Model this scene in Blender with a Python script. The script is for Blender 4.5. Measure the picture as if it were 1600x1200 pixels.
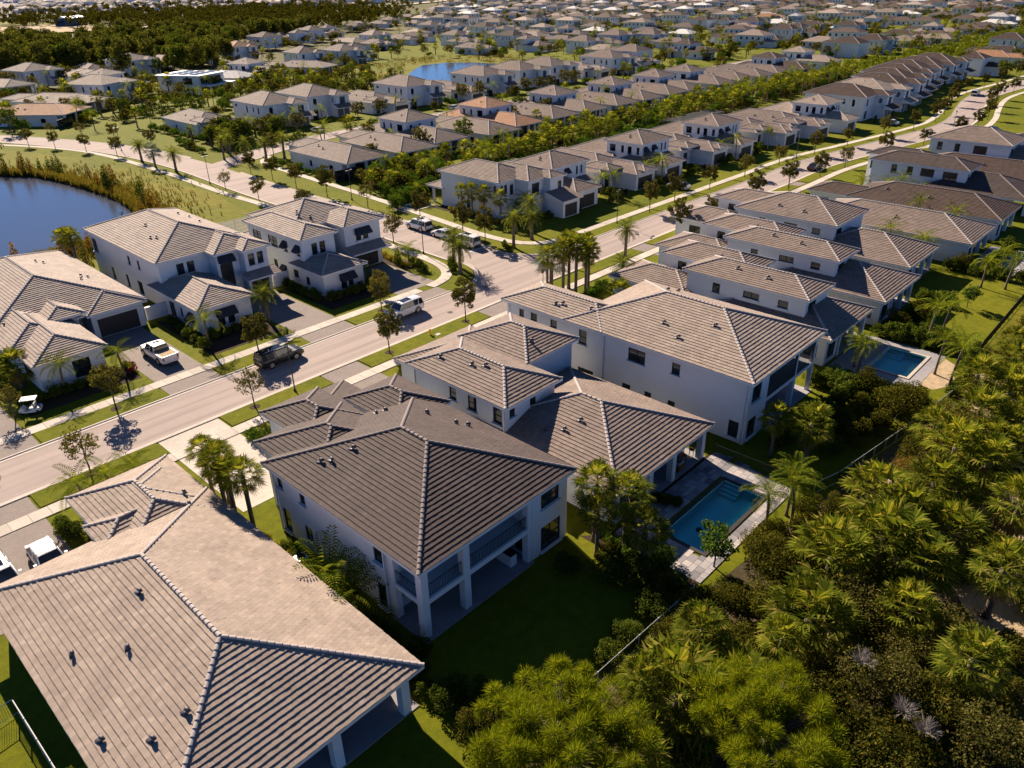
import bpy, math, random
import numpy as np
from mathutils import Matrix, Vector

random.seed(7)
rng = np.random.default_rng(7)
SC = bpy.context.scene
for o in list(bpy.data.objects):
    bpy.data.objects.remove(o)

# ------------------------------------------------------------------ camera
CAM_H = 38.0
FPX = 1184.5
_p, _y, _r = math.radians(28.28), math.radians(46.36), math.radians(-0.97)
_fw = Vector((math.sin(_y) * math.cos(_p), math.cos(_y) * math.cos(_p), -math.sin(_p)))
_rt = Vector((math.cos(_y), -math.sin(_y), 0))
_up = _rt.cross(_fw)
_rt, _up = _rt * math.cos(_r) + _up * math.sin(_r), _up * math.cos(_r) - _rt * math.sin(_r)
cam = bpy.data.cameras.new('camera')
cam.sensor_width = 36.0
cam.lens = FPX / 1600 * 36.0
cam.clip_start = 0.5
cam.clip_end = 9000
camo = bpy.data.objects.new('camera', cam)
SC.collection.objects.link(camo)
_m = Matrix((_rt, _up, -_fw)).transposed().to_4x4()
_m.translation = (0, 0, CAM_H)
camo.matrix_world = _m
SC.camera = camo

# ------------------------------------------------------------------ sky, sun, exposure
SUN_EL = math.radians(31.5)
SUN_AZ = math.radians(15.5)          # from +Y towards +X
world = bpy.data.worlds.new('World')
SC.world = world
world.use_nodes = True
nt = world.node_tree
bg = nt.nodes['Background']
sky = nt.nodes.new('ShaderNodeTexSky')
sky.sky_type = 'NISHITA'
sky.sun_disc = False
sky.sun_elevation = SUN_EL
sky.sun_rotation = SUN_AZ
sky.air_density = 0.7
sky.altitude = 800
sky.dust_density = 0.0
sky.ozone_density = 10.0
nt.links.new(sky.outputs[0], bg.inputs[0])
bg.inputs[1].default_value = 0.05
sl = bpy.data.lights.new('sun', 'SUN')
sl.energy = 5.0
sl.angle = math.radians(0.53)
sl.color = (1.0, 0.85, 0.68)
so = bpy.data.objects.new('sun', sl)
SC.collection.objects.link(so)
sd = Vector((math.sin(SUN_AZ) * math.cos(SUN_EL), math.cos(SUN_AZ) * math.cos(SUN_EL), math.sin(SUN_EL)))
so.rotation_euler = (-sd).to_track_quat('-Z', 'Y').to_euler()
so.location = sd * 300
vs = SC.view_settings
vs.view_transform = 'Standard'
vs.look = 'None'
vs.exposure = 1.1
vs.gamma = 1.0
SC.cycles.max_bounces = 5
SC.cycles.diffuse_bounces = 1
SC.cycles.glossy_bounces = 2
SC.cycles.transmission_bounces = 3
SC.cycles.transparent_max_bounces = 6
SC.cycles.caustics_reflective = False
SC.cycles.caustics_refractive = False
SC.cycles.use_denoising = True

# ------------------------------------------------------------------ materials
MATS = {}


def nmat(name):
    m = bpy.data.materials.new(name)
    m.use_nodes = True
    MATS[name] = m
    t = m.node_tree
    return m, t, t.nodes['Principled BSDF']


def N(t, kind, **kw):
    n = t.nodes.new(kind)
    for k, v in kw.items():
        setattr(n, k, v)
    return n


def mixc(t, fac, a, b, blend='MIX'):
    n = t.nodes.new('ShaderNodeMix')
    n.data_type = 'RGBA'
    n.blend_type = blend
    for s, v in ((0, fac), (6, a), (7, b)):
        if hasattr(v, 'links'):
            t.links.new(v, n.inputs[s])
        elif s == 0:
            n.inputs[0].default_value = v
        else:
            n.inputs[s].default_value = (*v, 1)
    return n.outputs[2]


def noise(t, scale, detail=4, rough=0.6, coord='Object', dist=0.0):
    c = t.nodes.new('ShaderNodeTexCoord')
    n = t.nodes.new('ShaderNodeTexNoise')
    n.inputs['Scale'].default_value = scale
    n.inputs['Detail'].default_value = detail
    n.inputs['Roughness'].default_value = rough
    n.inputs['Distortion'].default_value = dist
    if coord == 'World':
        g = t.nodes.new('ShaderNodeNewGeometry')
        t.links.new(g.outputs['Position'], n.inputs['Vector'])
    else:
        t.links.new(c.outputs[coord], n.inputs['Vector'])
    return n.outputs['Fac']


def ramp(t, fac, stops):
    r = t.nodes.new('ShaderNodeValToRGB')
    e = r.color_ramp.elements
    while len(e) < len(stops):
        e.new(0.5)
    for q, (p, c) in zip(e, stops):
        q.position = p
        q.color = (*c, 1)
    t.links.new(fac, r.inputs[0])
    return r.outputs[0]


def bump(t, b, h, strength=0.3, dist=0.05):
    n = t.nodes.new('ShaderNodeBump')
    n.inputs['Strength'].default_value = strength
    n.inputs['Distance'].default_value = dist
    t.links.new(h, n.inputs['Height'])
    t.links.new(n.outputs[0], b.inputs['Normal'])


def sc3(c, k):
    return tuple(min(1, v * k) for v in c)


def simple(name, col, rough=0.8, var=0.12, scale=3.0, metal=0.0, coord='Object', bumpk=0.0, spec=0.3):
    m, t, b = nmat(name)
    f = noise(t, scale, 5, 0.65, coord)
    c = ramp(t, f, [(0.25, sc3(col, 1 - var)), (0.5, col), (0.78, sc3(col, 1 + var))])
    t.links.new(c, b.inputs['Base Color'])
    b.inputs['Roughness'].default_value = rough
    b.inputs['Metallic'].default_value = metal
    b.inputs['Specular IOR Level'].default_value = spec
    if bumpk:
        bump(t, b, f, bumpk, 0.03)
    return m


def tile_mat(name, col, var=0.10):
    m, t, b = nmat(name)
    g = t.nodes.new('ShaderNodeNewGeometry')
    c1 = ramp(t, g.outputs['Random Per Island'], [(0, sc3(col, 1 - var)), (0.55, col), (0.9, sc3(col, 1 + var * 0.7)), (1.0, sc3(col, 1 + var * 1.6))])
    f = noise(t, 0.5, 5, 0.7)
    f2 = noise(t, 5.0, 4, 0.7)
    c2 = mixc(t, 0.85, c1, ramp(t, f, [(0.3, (0.76, 0.74, 0.72)), (0.7, (1.15, 1.13, 1.09))]), 'MULTIPLY')
    c3 = mixc(t, 0.4, c2, ramp(t, f2, [(0.3, (0.82, 0.82, 0.82)), (0.7, (1.1, 1.1, 1.1))]), 'MULTIPLY')
    t.links.new(c3, b.inputs['Base Color'])
    b.inputs['Roughness'].default_value = 0.82
    b.inputs['Specular IOR Level'].default_value = 0.22
    bump(t, b, f2, 0.25, 0.02)
    return m


ROOF = {'t': (0.42, 0.335, 0.275), 'd': (0.105, 0.072, 0.06), 'g': (0.265, 0.205, 0.175), 'w': (0.66, 0.64, 0.62), 'o': (0.46, 0.25, 0.145),
        'b': (0.105, 0.079, 0.073), 'p': (0.37, 0.295, 0.245), 's': (0.36, 0.29, 0.25)}
for k, c in ROOF.items():
    tile_mat('tile_' + k, c)
simple('cap_mat', (0.40, 0.35, 0.33), 0.8, 0.15, 4)
simple('cap_dark', (0.22, 0.185, 0.175), 0.8, 0.15, 4)


def stucco(name, col):
    m, t, b = nmat(name)
    f = noise(t, 0.35, 6, 0.7)
    f2 = noise(t, 26, 3, 0.6)
    c = ramp(t, f, [(0.3, sc3(col, 0.93)), (0.7, sc3(col, 1.03))])
    t.links.new(c, b.inputs['Base Color'])
    b.inputs['Roughness'].default_value = 0.9
    b.inputs['Specular IOR Level'].default_value = 0.15
    bump(t, b, f2, 0.15, 0.02)
    return m


stucco('stucco', (0.80, 0.80, 0.81))
stucco('stucco_cream', (0.74, 0.70, 0.64))
simple('trim', (0.80, 0.80, 0.80), 0.6, 0.04, 2)
simple('frame_dark', (0.028, 0.025, 0.024), 0.5, 0.1, 4)
simple('garage_dark', (0.045, 0.040, 0.042), 0.55, 0.15, 2)
simple('garage_blue', (0.13, 0.16, 0.20), 0.55, 0.1, 2)
simple('awning', (0.03, 0.034, 0.05), 0.75, 0.15, 5)
simple('black_metal', (0.02, 0.02, 0.022), 0.5, 0.1, 5, 0.3)
simple('dark_metal', (0.055, 0.045, 0.042), 0.55, 0.15, 5, 0.2)
simple('vent_metal', (0.10, 0.095, 0.11), 0.45, 0.2, 8, 0.4)
simple('alum', (0.62, 0.63, 0.66), 0.4, 0.08, 5, 0.5)


def glass_mat(name, tint=(0.02, 0.026, 0.03), rough=0.06):
    m, t, b = nmat(name)
    f = noise(t, 0.7, 2, 0.5, 'World')
    c = ramp(t, f, [(0.35, sc3(tint, 0.6)), (0.65, sc3(tint, 1.9))])
    t.links.new(c, b.inputs['Base Color'])
    b.inputs['Roughness'].default_value = rough
    b.inputs['Specular IOR Level'].default_value = 0.7
    return m


glass_mat('glass')
glass_mat('car_glass', (0.018, 0.02, 0.026), 0.04)


def concrete_mat(name, col, jit=0.12, fine=30.0):
    m, t, b = nmat(name)
    oi = t.nodes.new('ShaderNodeObjectInfo')
    f = noise(t, 0.25, 6, 0.7, 'World')
    f2 = noise(t, fine, 3, 0.7, 'World')
    f3 = noise(t, 2.2, 5, 0.75, 'World')
    c = ramp(t, f, [(0.3, sc3(col, 1 - jit)), (0.7, sc3(col, 1 + jit))])
    c = mixc(t, 0.5, c, ramp(t, f3, [(0.35, (0.82, 0.81, 0.80)), (0.6, (1.06, 1.06, 1.06))]), 'MULTIPLY')
    c = mixc(t, 0.35, c, ramp(t, f2, [(0.3, (0.8, 0.8, 0.8)), (0.7, (1.12, 1.12, 1.12))]), 'MULTIPLY')
    c = mixc(t, 0.6, c, ramp(t, oi.outputs['Random'], [(0, (0.84, 0.83, 0.82)), (1, (1.08, 1.07, 1.06))]), 'MULTIPLY')
    t.links.new(c, b.inputs['Base Color'])
    b.inputs['Roughness'].default_value = 0.9
    b.inputs['Specular IOR Level'].default_value = 0.15
    bump(t, b, f2, 0.2, 0.01)
    return m


concrete_mat('concrete', (0.56, 0.50, 0.43))
concrete_mat('kerb_mat', (0.55, 0.48, 0.42))
concrete_mat('paver_patio', (0.33, 0.31, 0.32), 0.15)


def road_mat():
    m, t, b = nmat('road_mat')
    g = t.nodes.new('ShaderNodeNewGeometry')
    mp = t.nodes.new('ShaderNodeMapping')
    mp.inputs['Scale'].default_value = (0.03, 1.1, 1)
    t.links.new(g.outputs['Position'], mp.inputs[0])
    n = t.nodes.new('ShaderNodeTexNoise')
    n.inputs['Scale'].default_value = 1.0
    n.inputs['Detail'].default_value = 5
    t.links.new(mp.outputs[0], n.inputs['Vector'])
    col = (0.40, 0.325, 0.29)
    c = ramp(t, n.outputs['Fac'], [(0.3, sc3(col, 0.78)), (0.52, col), (0.75, sc3(col, 1.1))])
    f = noise(t, 0.12, 6, 0.7, 'World')
    f2 = noise(t, 40, 3, 0.7, 'World')
    f3 = noise(t, 0.9, 6, 0.8, 'World', 1.0)
    c = mixc(t, 0.6, c, ramp(t, f, [(0.3, (0.84, 0.84, 0.86)), (0.7, (1.09, 1.07, 1.05))]), 'MULTIPLY')
    c = mixc(t, 0.5, c, ramp(t, f3, [(0.28, (0.72, 0.70, 0.70)), (0.42, (1, 1, 1))]), 'MULTIPLY')
    c = mixc(t, 0.5, c, ramp(t, f2, [(0.3, (0.75, 0.75, 0.75)), (0.7, (1.15, 1.15, 1.15))]), 'MULTIPLY')
    t.links.new(c, b.inputs['Base Color'])
    b.inputs['Roughness'].default_value = 0.9
    b.inputs['Specular IOR Level'].default_value = 0.15
    bump(t, b, f2, 0.3, 0.01)


road_mat()


def paver_mat():
    m, t, b = nmat('paver_drive')
    g = t.nodes.new('ShaderNodeNewGeometry')
    br = t.nodes.new('ShaderNodeTexBrick')
    br.inputs['Scale'].default_value = 4.0
    br.inputs['Mortar Size'].default_value = 0.03
    br.inputs['Color1'].default_value = (0.35, 0.285, 0.25, 1)
    br.inputs['Color2'].default_value = (0.26, 0.22, 0.20, 1)
    br.inputs['Mortar'].default_value = (0.16, 0.14, 0.13, 1)
    t.links.new(g.outputs['Position'], br.inputs['Vector'])
    f = noise(t, 0.5, 6, 0.7, 'World')
    c = mixc(t, 0.6, br.outputs['Color'], ramp(t, f, [(0.3, (0.8, 0.8, 0.8)), (0.7, (1.15, 1.12, 1.1))]), 'MULTIPLY')
    t.links.new(c, b.inputs['Base Color'])
    b.inputs['Roughness'].default_value = 0.9
    b.inputs['Specular IOR Level'].default_value = 0.15


paver_mat()


def ground_mat(name, stops, s1=0.08, s2=1.2, fine=14.0):
    m, t, b = nmat(name)
    f = noise(t, s1, 6, 0.65, 'World', 0.6)
    f2 = noise(t, s2, 6, 0.75, 'World', 0.4)
    f3 = noise(t, fine, 4, 0.8, 'World')
    c = ramp(t, f, stops)
    c = mixc(t, 0.85, c, ramp(t, f2, [(0.3, (0.60, 0.66, 0.55)), (0.7, (1.32, 1.2, 1.15))]), 'MULTIPLY')
    c = mixc(t, 0.7, c, ramp(t, f3, [(0.3, (0.55, 0.58, 0.5)), (0.7, (1.35, 1.3, 1.25))]), 'MULTIPLY')
    t.links.new(c, b.inputs['Base Color'])
    b.inputs['Roughness'].default_value = 0.95
    b.inputs['Specular IOR Level'].default_value = 0.1
    bump(t, b, f3, 0.8, 0.06)


ground_mat('lawn', [(0.25, (0.10, 0.125, 0.006)), (0.5, (0.14, 0.155, 0.007)), (0.75, (0.185, 0.175, 0.010))])
ground_mat('meadow', [(0.25, (0.085, 0.10, 0.016)), (0.45, (0.16, 0.165, 0.014)), (0.7, (0.215, 0.185, 0.02))], 0.05, 0.6, 8.0)
ground_mat('terrain', [(0.25, (0.07, 0.085, 0.03)), (0.5, (0.13, 0.125, 0.05)), (0.75, (0.22, 0.18, 0.11))], 0.012, 0.15, 3.0)
ground_mat('litter', [(0.25, (0.045, 0.038, 0.024)), (0.5, (0.085, 0.07, 0.04)), (0.72, (0.26, 0.195, 0.125))], 0.13, 1.0, 9.0)
ground_mat('sand', [(0.25, (0.40, 0.30, 0.20)), (0.6, (0.50, 0.39, 0.28))], 0.1, 1.0, 12.0)
ground_mat('mulch', [(0.25, (0.035, 0.025, 0.018)), (0.6, (0.07, 0.05, 0.035))], 0.4, 3.0, 14.0)


def water_mat(name, col, rough, bs, bstr):
    m, t, b = nmat(name)
    b.inputs['Base Color'].default_value = (*col, 1)
    b.inputs['Roughness'].default_value = rough
    b.inputs['Specular IOR Level'].default_value = 0.75
    f = noise(t, bs, 5, 0.7, 'World', 0.5)
    bump(t, b, f, bstr, 0.1)


water_mat('pond_water', (0.055, 0.065, 0.095), 0.06, 1.8, 0.2)


def pool_water():
    m, t, b = nmat('pool_water')
    b.inputs['Base Color'].default_value = (0.55, 0.9, 0.95, 1)
    b.inputs['Roughness'].default_value = 0.03
    b.inputs['IOR'].default_value = 1.33
    tr = t.nodes.new('ShaderNodeBsdfTransparent')
    tr.inputs[0].default_value = (0.55, 0.97, 0.97, 1)
    gl = t.nodes.new('ShaderNodeBsdfGlossy')
    gl.inputs['Roughness'].default_value = 0.04
    fr = t.nodes.new('ShaderNodeFresnel')
    fr.inputs['IOR'].default_value = 1.33
    mx = t.nodes.new('ShaderNodeMixShader')
    t.links.new(fr.outputs[0], mx.inputs[0])
    t.links.new(tr.outputs[0], mx.inputs[1])
    t.links.new(gl.outputs[0], mx.inputs[2])
    f = noise(t, 3.0, 3, 0.6, 'World')
    bn = t.nodes.new('ShaderNodeBump')
    bn.inputs['Strength'].default_value = 0.12
    t.links.new(f, bn.inputs['Height'])
    t.links.new(bn.outputs[0], gl.inputs['Normal'])
    t.links.new(mx.outputs[0], t.nodes['Material Output'].inputs[0])


pool_water()
simple('pool_plaster', (0.42, 0.90, 0.86), 0.7, 0.06, 1.0)


def leaf_mat(name, stops, transl=0.45, objvar=0.25):
    m, t, b = nmat(name)
    t.nodes.remove(b)
    g = t.nodes.new('ShaderNodeNewGeometry')
    oi = t.nodes.new('ShaderNodeObjectInfo')
    c = ramp(t, g.outputs['Random Per Island'], stops)
    c = mixc(t, 1.0, c, ramp(t, oi.outputs['Random'], [(0, (1 - objvar, 1 - objvar, 1 - objvar)), (0.5, (1, 1, 1)), (1, (1 + objvar, 1 + objvar * 0.8, 1 + objvar * 0.3))]), 'MULTIPLY')
    d = t.nodes.new('ShaderNodeBsdfDiffuse')
    tl = t.nodes.new('ShaderNodeBsdfTranslucent')
    mx = t.nodes.new('ShaderNodeMixShader')
    mx.inputs[0].default_value = transl
    t.links.new(c, d.inputs[0])
    c2 = mixc(t, 1.0, c, (1.25, 1.15, 0.6), 'MULTIPLY')
    t.links.new(c2, tl.inputs[0])
    t.links.new(d.outputs[0], mx.inputs[1])
    t.links.new(tl.outputs[0], mx.inputs[2])
    t.links.new(mx.outputs[0], t.nodes['Material Output'].inputs[0])


leaf_mat('leaf_sabal', [(0, (0.055, 0.08, 0.009)), (0.5, (0.12, 0.15, 0.015)), (0.82, (0.225, 0.24, 0.026)), (1, (0.38, 0.30, 0.07))], 0.5)
leaf_mat('leaf_dead', [(0, (0.16, 0.10, 0.045)), (1, (0.28, 0.19, 0.09))], 0.3)
leaf_mat('leaf_coco', [(0, (0.08, 0.13, 0.012)), (0.6, (0.17, 0.22, 0.02)), (1, (0.30, 0.29, 0.03))], 0.5)
leaf_mat('leaf_date', [(0, (0.075, 0.11, 0.022)), (0.6, (0.14, 0.175, 0.03)), (1, (0.24, 0.24, 0.05))])
leaf_mat('leaf_silver', [(0, (0.12, 0.15, 0.14)), (1, (0.24, 0.28, 0.27))])
leaf_mat('leaf_oak', [(0, (0.055, 0.06, 0.014)), (0.6, (0.11, 0.11, 0.026)), (1, (0.21, 0.165, 0.05))], 0.4)
leaf_mat('leaf_shrub', [(0, (0.04, 0.072, 0.012)), (0.6, (0.085, 0.12, 0.018)), (1, (0.17, 0.18, 0.03))], 0.4)
leaf_mat('leaf_wood', [(0, (0.03, 0.04, 0.007)), (0.6, (0.075, 0.08, 0.012)), (1, (0.19, 0.15, 0.025))], 0.35)
leaf_mat('leaf_dark', [(0, (0.045, 0.058, 0.014)), (0.6, (0.095, 0.108, 0.022)), (1, (0.17, 0.16, 0.035))], 0.42)
leaf_mat('leaf_hedge', [(0, (0.04, 0.085, 0.012)), (0.6, (0.075, 0.135, 0.018)), (1, (0.13, 0.19, 0.03))], 0.35)
leaf_mat('leaf_yellow', [(0, (0.20, 0.20, 0.02)), (0.6, (0.33, 0.28, 0.03)), (1, (0.42, 0.32, 0.04))], 0.35)
leaf_mat('leaf_red', [(0, (0.10, 0.012, 0.02)), (1, (0.24, 0.03, 0.05))], 0.35)
leaf_mat('leaf_rust', [(0, (0.16, 0.10, 0.02)), (1, (0.26, 0.16, 0.03))], 0.35)
leaf_mat('leaf_pine', [(0, (0.085, 0.125, 0.008)), (0.6, (0.18, 0.22, 0.012)), (1, (0.32, 0.32, 0.02))], 0.5, 0.1)
leaf_mat('leaf_reed', [(0, (0.10, 0.09, 0.02)), (0.6, (0.19, 0.16, 0.028)), (1, (0.27, 0.20, 0.05))], 0.4)
simple('bark', (0.13, 0.105, 0.085), 0.95, 0.3, 9, bumpk=0.6)
simple('palm_bark', (0.16, 0.125, 0.095), 0.95, 0.35, 7, bumpk=0.7)
simple('grey_twig', (0.33, 0.28, 0.25), 0.95, 0.2, 9)


def paint(name, col, coat=0.7, rough=0.35, metal=0.0):
    m, t, b = nmat(name)
    f = noise(t, 2.5, 3, 0.6)
    c = ramp(t, f, [(0.3, sc3(col, 0.94)), (0.7, col)])
    t.links.new(c, b.inputs['Base Color'])
    b.inputs['Roughness'].default_value = rough
    b.inputs['Metallic'].default_value = metal
    b.inputs['Coat Weight'].default_value = coat
    b.inputs['Coat Roughness'].default_value = 0.05


paint('paint_white', (0.78, 0.77, 0.77))
paint('paint_green', (0.004, 0.011, 0.010), 0.35, 0.3)
paint('paint_dark', (0.008, 0.009, 0.014), 0.4, 0.3)
paint('paint_grey', (0.16, 0.16, 0.17), metal=0.4)
simple('tyre', (0.02, 0.02, 0.02), 0.85, 0.2, 6)
simple('rim', (0.45, 0.45, 0.46), 0.35, 0.1, 6, 0.8)
simple('red_lens', (0.30, 0.01, 0.015), 0.25, 0.1, 6)
simple('clear_lens', (0.6, 0.6, 0.62), 0.15, 0.05, 6)
simple('yellow_paint', (0.65, 0.40, 0.03), 0.5, 0.1, 6)
simple('red_paint', (0.45, 0.02, 0.02), 0.5, 0.1, 6)
simple('white_paint', (0.78, 0.76, 0.72), 0.6, 0.08, 6)
simple('fabric_white', (0.66, 0.64, 0.62), 0.9, 0.08, 4)
simple('wood_brown', (0.22, 0.11, 0.05), 0.7, 0.25, 5)
simple('fabric_purple', (0.16, 0.04, 0.15), 0.9, 0.1, 4)
simple('fabric_orange', (0.50, 0.12, 0.04), 0.9, 0.1, 4)
simple('skin', (0.45, 0.27, 0.19), 0.6, 0.06, 6)
simple('hair', (0.05, 0.035, 0.025), 0.7, 0.2, 10)
simple('solar_panel', (0.03, 0.035, 0.06), 0.2, 0.1, 4)
simple('tan_earth', (0.22, 0.17, 0.155), 0.95, 0.15, 0.05, coord='Object')
simple('blue_steel', (0.06, 0.13, 0.30), 0.6, 0.15, 0.2)


def screen_mat():
    m, t, b = nmat('pool_screen')
    b.inputs['Base Color'].default_value = (0.03, 0.03, 0.03, 1)
    b.inputs['Roughness'].default_value = 0.8
    b.inputs['Alpha'].default_value = 0.55


screen_mat()

# ------------------------------------------------------------------ object helpers
COL = SC.collection


class MB:
    """collects faces (with a material slot each) and builds one mesh"""

    def __init__(s):
        s.v, s.f, s.m = [], [], []
        s.np = []

    def add(s, vs, fs, m=0):
        o = len(s.v)
        s.v.extend(vs)
        s.f.extend([tuple(i + o for i in q) for q in fs])
        s.m.extend([m] * len(fs))
        return s

    def box(s, x0, y0, z0, x1, y1, z1, m=0, bottom=True):
        vs = [(x0, y0, z0), (x1, y0, z0), (x1, y1, z0), (x0, y1, z0), (x0, y0, z1), (x1, y0, z1), (x1, y1, z1), (x0, y1, z1)]
        fs = [(4, 5, 6, 7), (0, 1, 5, 4), (1, 2, 6, 5), (2, 3, 7, 6), (3, 0, 4, 7)]
        if bottom:
            fs.append((3, 2, 1, 0))
        return s.add(vs, fs, m)

    def tube(s, pts, rad, n=6, m=0, cap=True):
        pts = [Vector(p) for p in pts]
        rings = []
        for i, p in enumerate(pts):
            d = (pts[min(i + 1, len(pts) - 1)] - pts[max(i - 1, 0)]).normalized()
            a = d.cross(Vector((0, 0, 1)))
            if a.length < 1e-3:
                a = Vector((1, 0, 0))
            a.normalize()
            b = d.cross(a)
            r = rad[i] if isinstance(rad, (list, tuple)) else rad
            rings.append([tuple(p + (a * math.cos(2 * math.pi * k / n) + b * math.sin(2 * math.pi * k / n)) * r) for k in range(n)])
        vs = [v for q in rings for v in q]
        fs = [(i * n + k, i * n + (k + 1) % n, (i + 1) * n + (k + 1) % n, (i + 1) * n + k) for i in range(len(pts) - 1) for k in range(n)]
        if cap:
            fs += [tuple(range(n - 1, -1, -1)), tuple(range((len(pts) - 1) * n, len(pts) * n))]
        return s.add(vs, fs, m)

    def mesh(s, name, mats, smooth=False):
        me = bpy.data.meshes.new(name)
        me.from_pydata(s.v, [], s.f)
        for q in ([mats] if isinstance(mats, str) else mats):
            me.materials.append(MATS[q])
        if len(me.polygons):
            me.polygons.foreach_set('material_index', s.m)
            if smooth:
                me.polygons.foreach_set('use_smooth', [True] * len(me.polygons))
        me.update()
        return me


def npmesh(name, V, F, mat):
    """V (n,3) array, F (m,4) or (m,3) array"""
    me = bpy.data.meshes.new(name)
    V = np.ascontiguousarray(V, dtype=np.float32)
    F = np.ascontiguousarray(F, dtype=np.int32)
    k = F.shape[1]
    me.vertices.add(len(V))
    me.vertices.foreach_set('co', V.ravel())
    me.loops.add(F.size)
    me.loops.foreach_set('vertex_index', F.ravel())
    me.polygons.add(len(F))
    me.polygons.foreach_set('loop_start', np.arange(0, F.size, k, dtype=np.int32))
    me.polygons.foreach_set('loop_total', np.full(len(F), k, dtype=np.int32))
    me.materials.append(MATS[mat])
    me.polygons.foreach_set('use_smooth', np.zeros(len(F), dtype=bool))
    me.update(calc_edges=True)
    return me


def mo(name, mesh, parent=None, loc=None, rz=None, matrix=None):
    o = bpy.data.objects.new(name, mesh)
    COL.objects.link(o)
    if parent is not None:
        o.parent = parent
    if matrix is not None:
        o.matrix_local = matrix
    if loc is not None:
        o.location = loc
    if rz is not None:
        o.rotation_euler = (0, 0, rz)
    return o


def tag(o, label=None, cat=None, group=None, kind=None):
    if label:
        o['label'] = label
    if cat:
        o['category'] = cat
    if group:
        o['group'] = group
    if kind:
        o['kind'] = kind
    return o


def thing(name, label, cat, loc=(0, 0, 0), rz=0.0, group=None):
    o = bpy.data.objects.new(name, None)
    COL.objects.link(o)
    o.location = loc
    o.rotation_euler = (0, 0, rz)
    o.empty_display_size = 0.5
    return tag(o, label, cat, group)


def dup(root, loc, rz=0.0, scale=1.0, label=None, group=None):
    r = root.copy()
    COL.objects.link(r)
    r.location = loc
    r.rotation_euler = (0, 0, rz)
    r.scale = (scale, scale, scale) if not isinstance(scale, tuple) else scale
    if label:
        r['label'] = label
    if group:
        r['group'] = group
    for ch in root.children:
        c = ch.copy()
        COL.objects.link(c)
        c.parent = r
        for g in ch.children:
            d = g.copy()
            COL.objects.link(d)
            d.parent = c
    return r


def recolor(root, old, new):
    """give a copied thing its own roof colour (material on the object, not on the shared mesh)"""
    for ch in list(root.children) + [g for c in root.children for g in c.children]:
        if ch.type != 'MESH':
            continue
        for sl_ in ch.material_slots:
            if sl_.material and sl_.material.name == old:
                sl_.link = 'OBJECT'
                sl_.material = MATS[new]


def structure(name, mb_or_mesh, mats=None, parent=None):
    me = mb_or_mesh if mats is None else mb_or_mesh.mesh(name, mats)
    o = mo(name, me, parent)
    if parent is None:
        o['kind'] = 'structure'
    return o

# ------------------------------------------------------------------ the setting: ground, roads, pavements, water
def poly(name, pts, z, mat, kind='structure', parent=None):
    m = MB()
    m.add([(x, y, z) for x, y in pts], [tuple(range(len(pts)))])
    o = mo(name, m.mesh(name, mat), parent)
    if parent is None:
        o['kind'] = kind
    return o


def cr(pts, step=2.5):
    """Catmull-Rom through the points, resampled"""
    P = [np.array(p, float) for p in pts]
    P = [2 * P[0] - P[1]] + P + [2 * P[-1] - P[-2]]
    out = []
    for i in range(1, len(P) - 2):
        a, b, c, d = P[i - 1:i + 3]
        n = max(2, int(np.linalg.norm(c - b) / step))
        for k in range(n):
            t = k / n
            out.append(0.5 * ((2 * b) + (c - a) * t + (2 * a - 5 * b + 4 * c - d) * t * t + (3 * b - a - 3 * c + d) * t ** 3))
    out.append(P[-2])
    return np.array(out)


def offset(L, d):
    T = np.gradient(L, axis=0)
    T /= np.linalg.norm(T, axis=1)[:, None]
    return L + np.stack([-T[:, 1], T[:, 0]], 1) * d


def strip(L, d0, d1, z0, z1=None, m=None):
    """strip along a centre line between the offsets d0 and d1 (positive = to the left of travel)"""
    m = m or MB()
    a, b = offset(L, d0), offset(L, d1)
    z1 = z0 if z1 is None else z1
    n = len(L)
    vs = [(x, y, z0) for x, y in a] + [(x, y, z1) for x, y in b]
    m.add(vs, [(i, i + 1, n + i + 1, n + i) for i in range(n - 1)])
    return m


structure('ground', MB().add([(-6000, -3000, -0.35), (6000, -3000, -0.35), (6000, 9000, -0.35), (-6000, 9000, -0.35)], [(0, 1, 2, 3)]), 'terrain')
poly('lawn', [(-120, 18.6), (36.5, 17.9), (56.4, 15.8), (77.6, 13.4), (92.4, 14.4), (620, 14.6), (1200, 60), (1200, 420), (430, 470), (150, 350), (-120, 350)], 0.0, 'lawn')
poly('woodland_floor', [(-120, -60), (620, -60), (620, 14.6), (92.4, 14.4), (77.6, 13.4), (56.4, 15.8), (36.5, 17.9), (-120, 18.6)], 0.0, 'litter')
poly('sand_patch', [(44, 1), (50, 5.5), (56, 4.5), (63, 5.5), (70, 3.5), (66, 1), (55, 0), (49, -2)], 0.012, 'sand')
poly('sand_patch', [(57, 13.2), (66, 13.4), (74, 12.9), (86, 13.2), (86, 11.2), (72, 10.8), (60, 11)], 0.012, 'sand')
poly('sand_patch', [(79.6, 18.4), (88.0, 18.0), (86.0, 15.2), (82.3, 13.8), (78.8, 15.6)], 0.012, 'sand')
poly('meadow', [(82, 13.5), (92.4, 14.35), (150, 14.5), (150, 9), (120, 6), (98, 8), (86, 10.5)], 0.008, 'meadow')
poly('meadow', [(-40, 118), (48, 118), (66, 122), (70.5, 150), (69.5, 180), (66, 210), (56, 238), (30, 262), (-40, 300)], 0.008, 'meadow')
poly('meadow', [(205, 232), (225, 230), (262, 236), (300, 246), (318, 280), (312, 318), (285, 338), (262, 322), (232, 300), (208, 300), (180, 290), (168, 262), (186, 242)], 0.008, 'meadow')
poly('pond', [(-40, 128), (14, 128), (27, 131.5), (36, 133), (46, 136), (51, 141), (54.2, 148), (55.5, 158), (55.5, 170), (54.6, 180), (52.4, 194), (49, 200), (45, 205), (30, 214), (-40, 222)], 0.02, 'pond_water')
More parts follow.
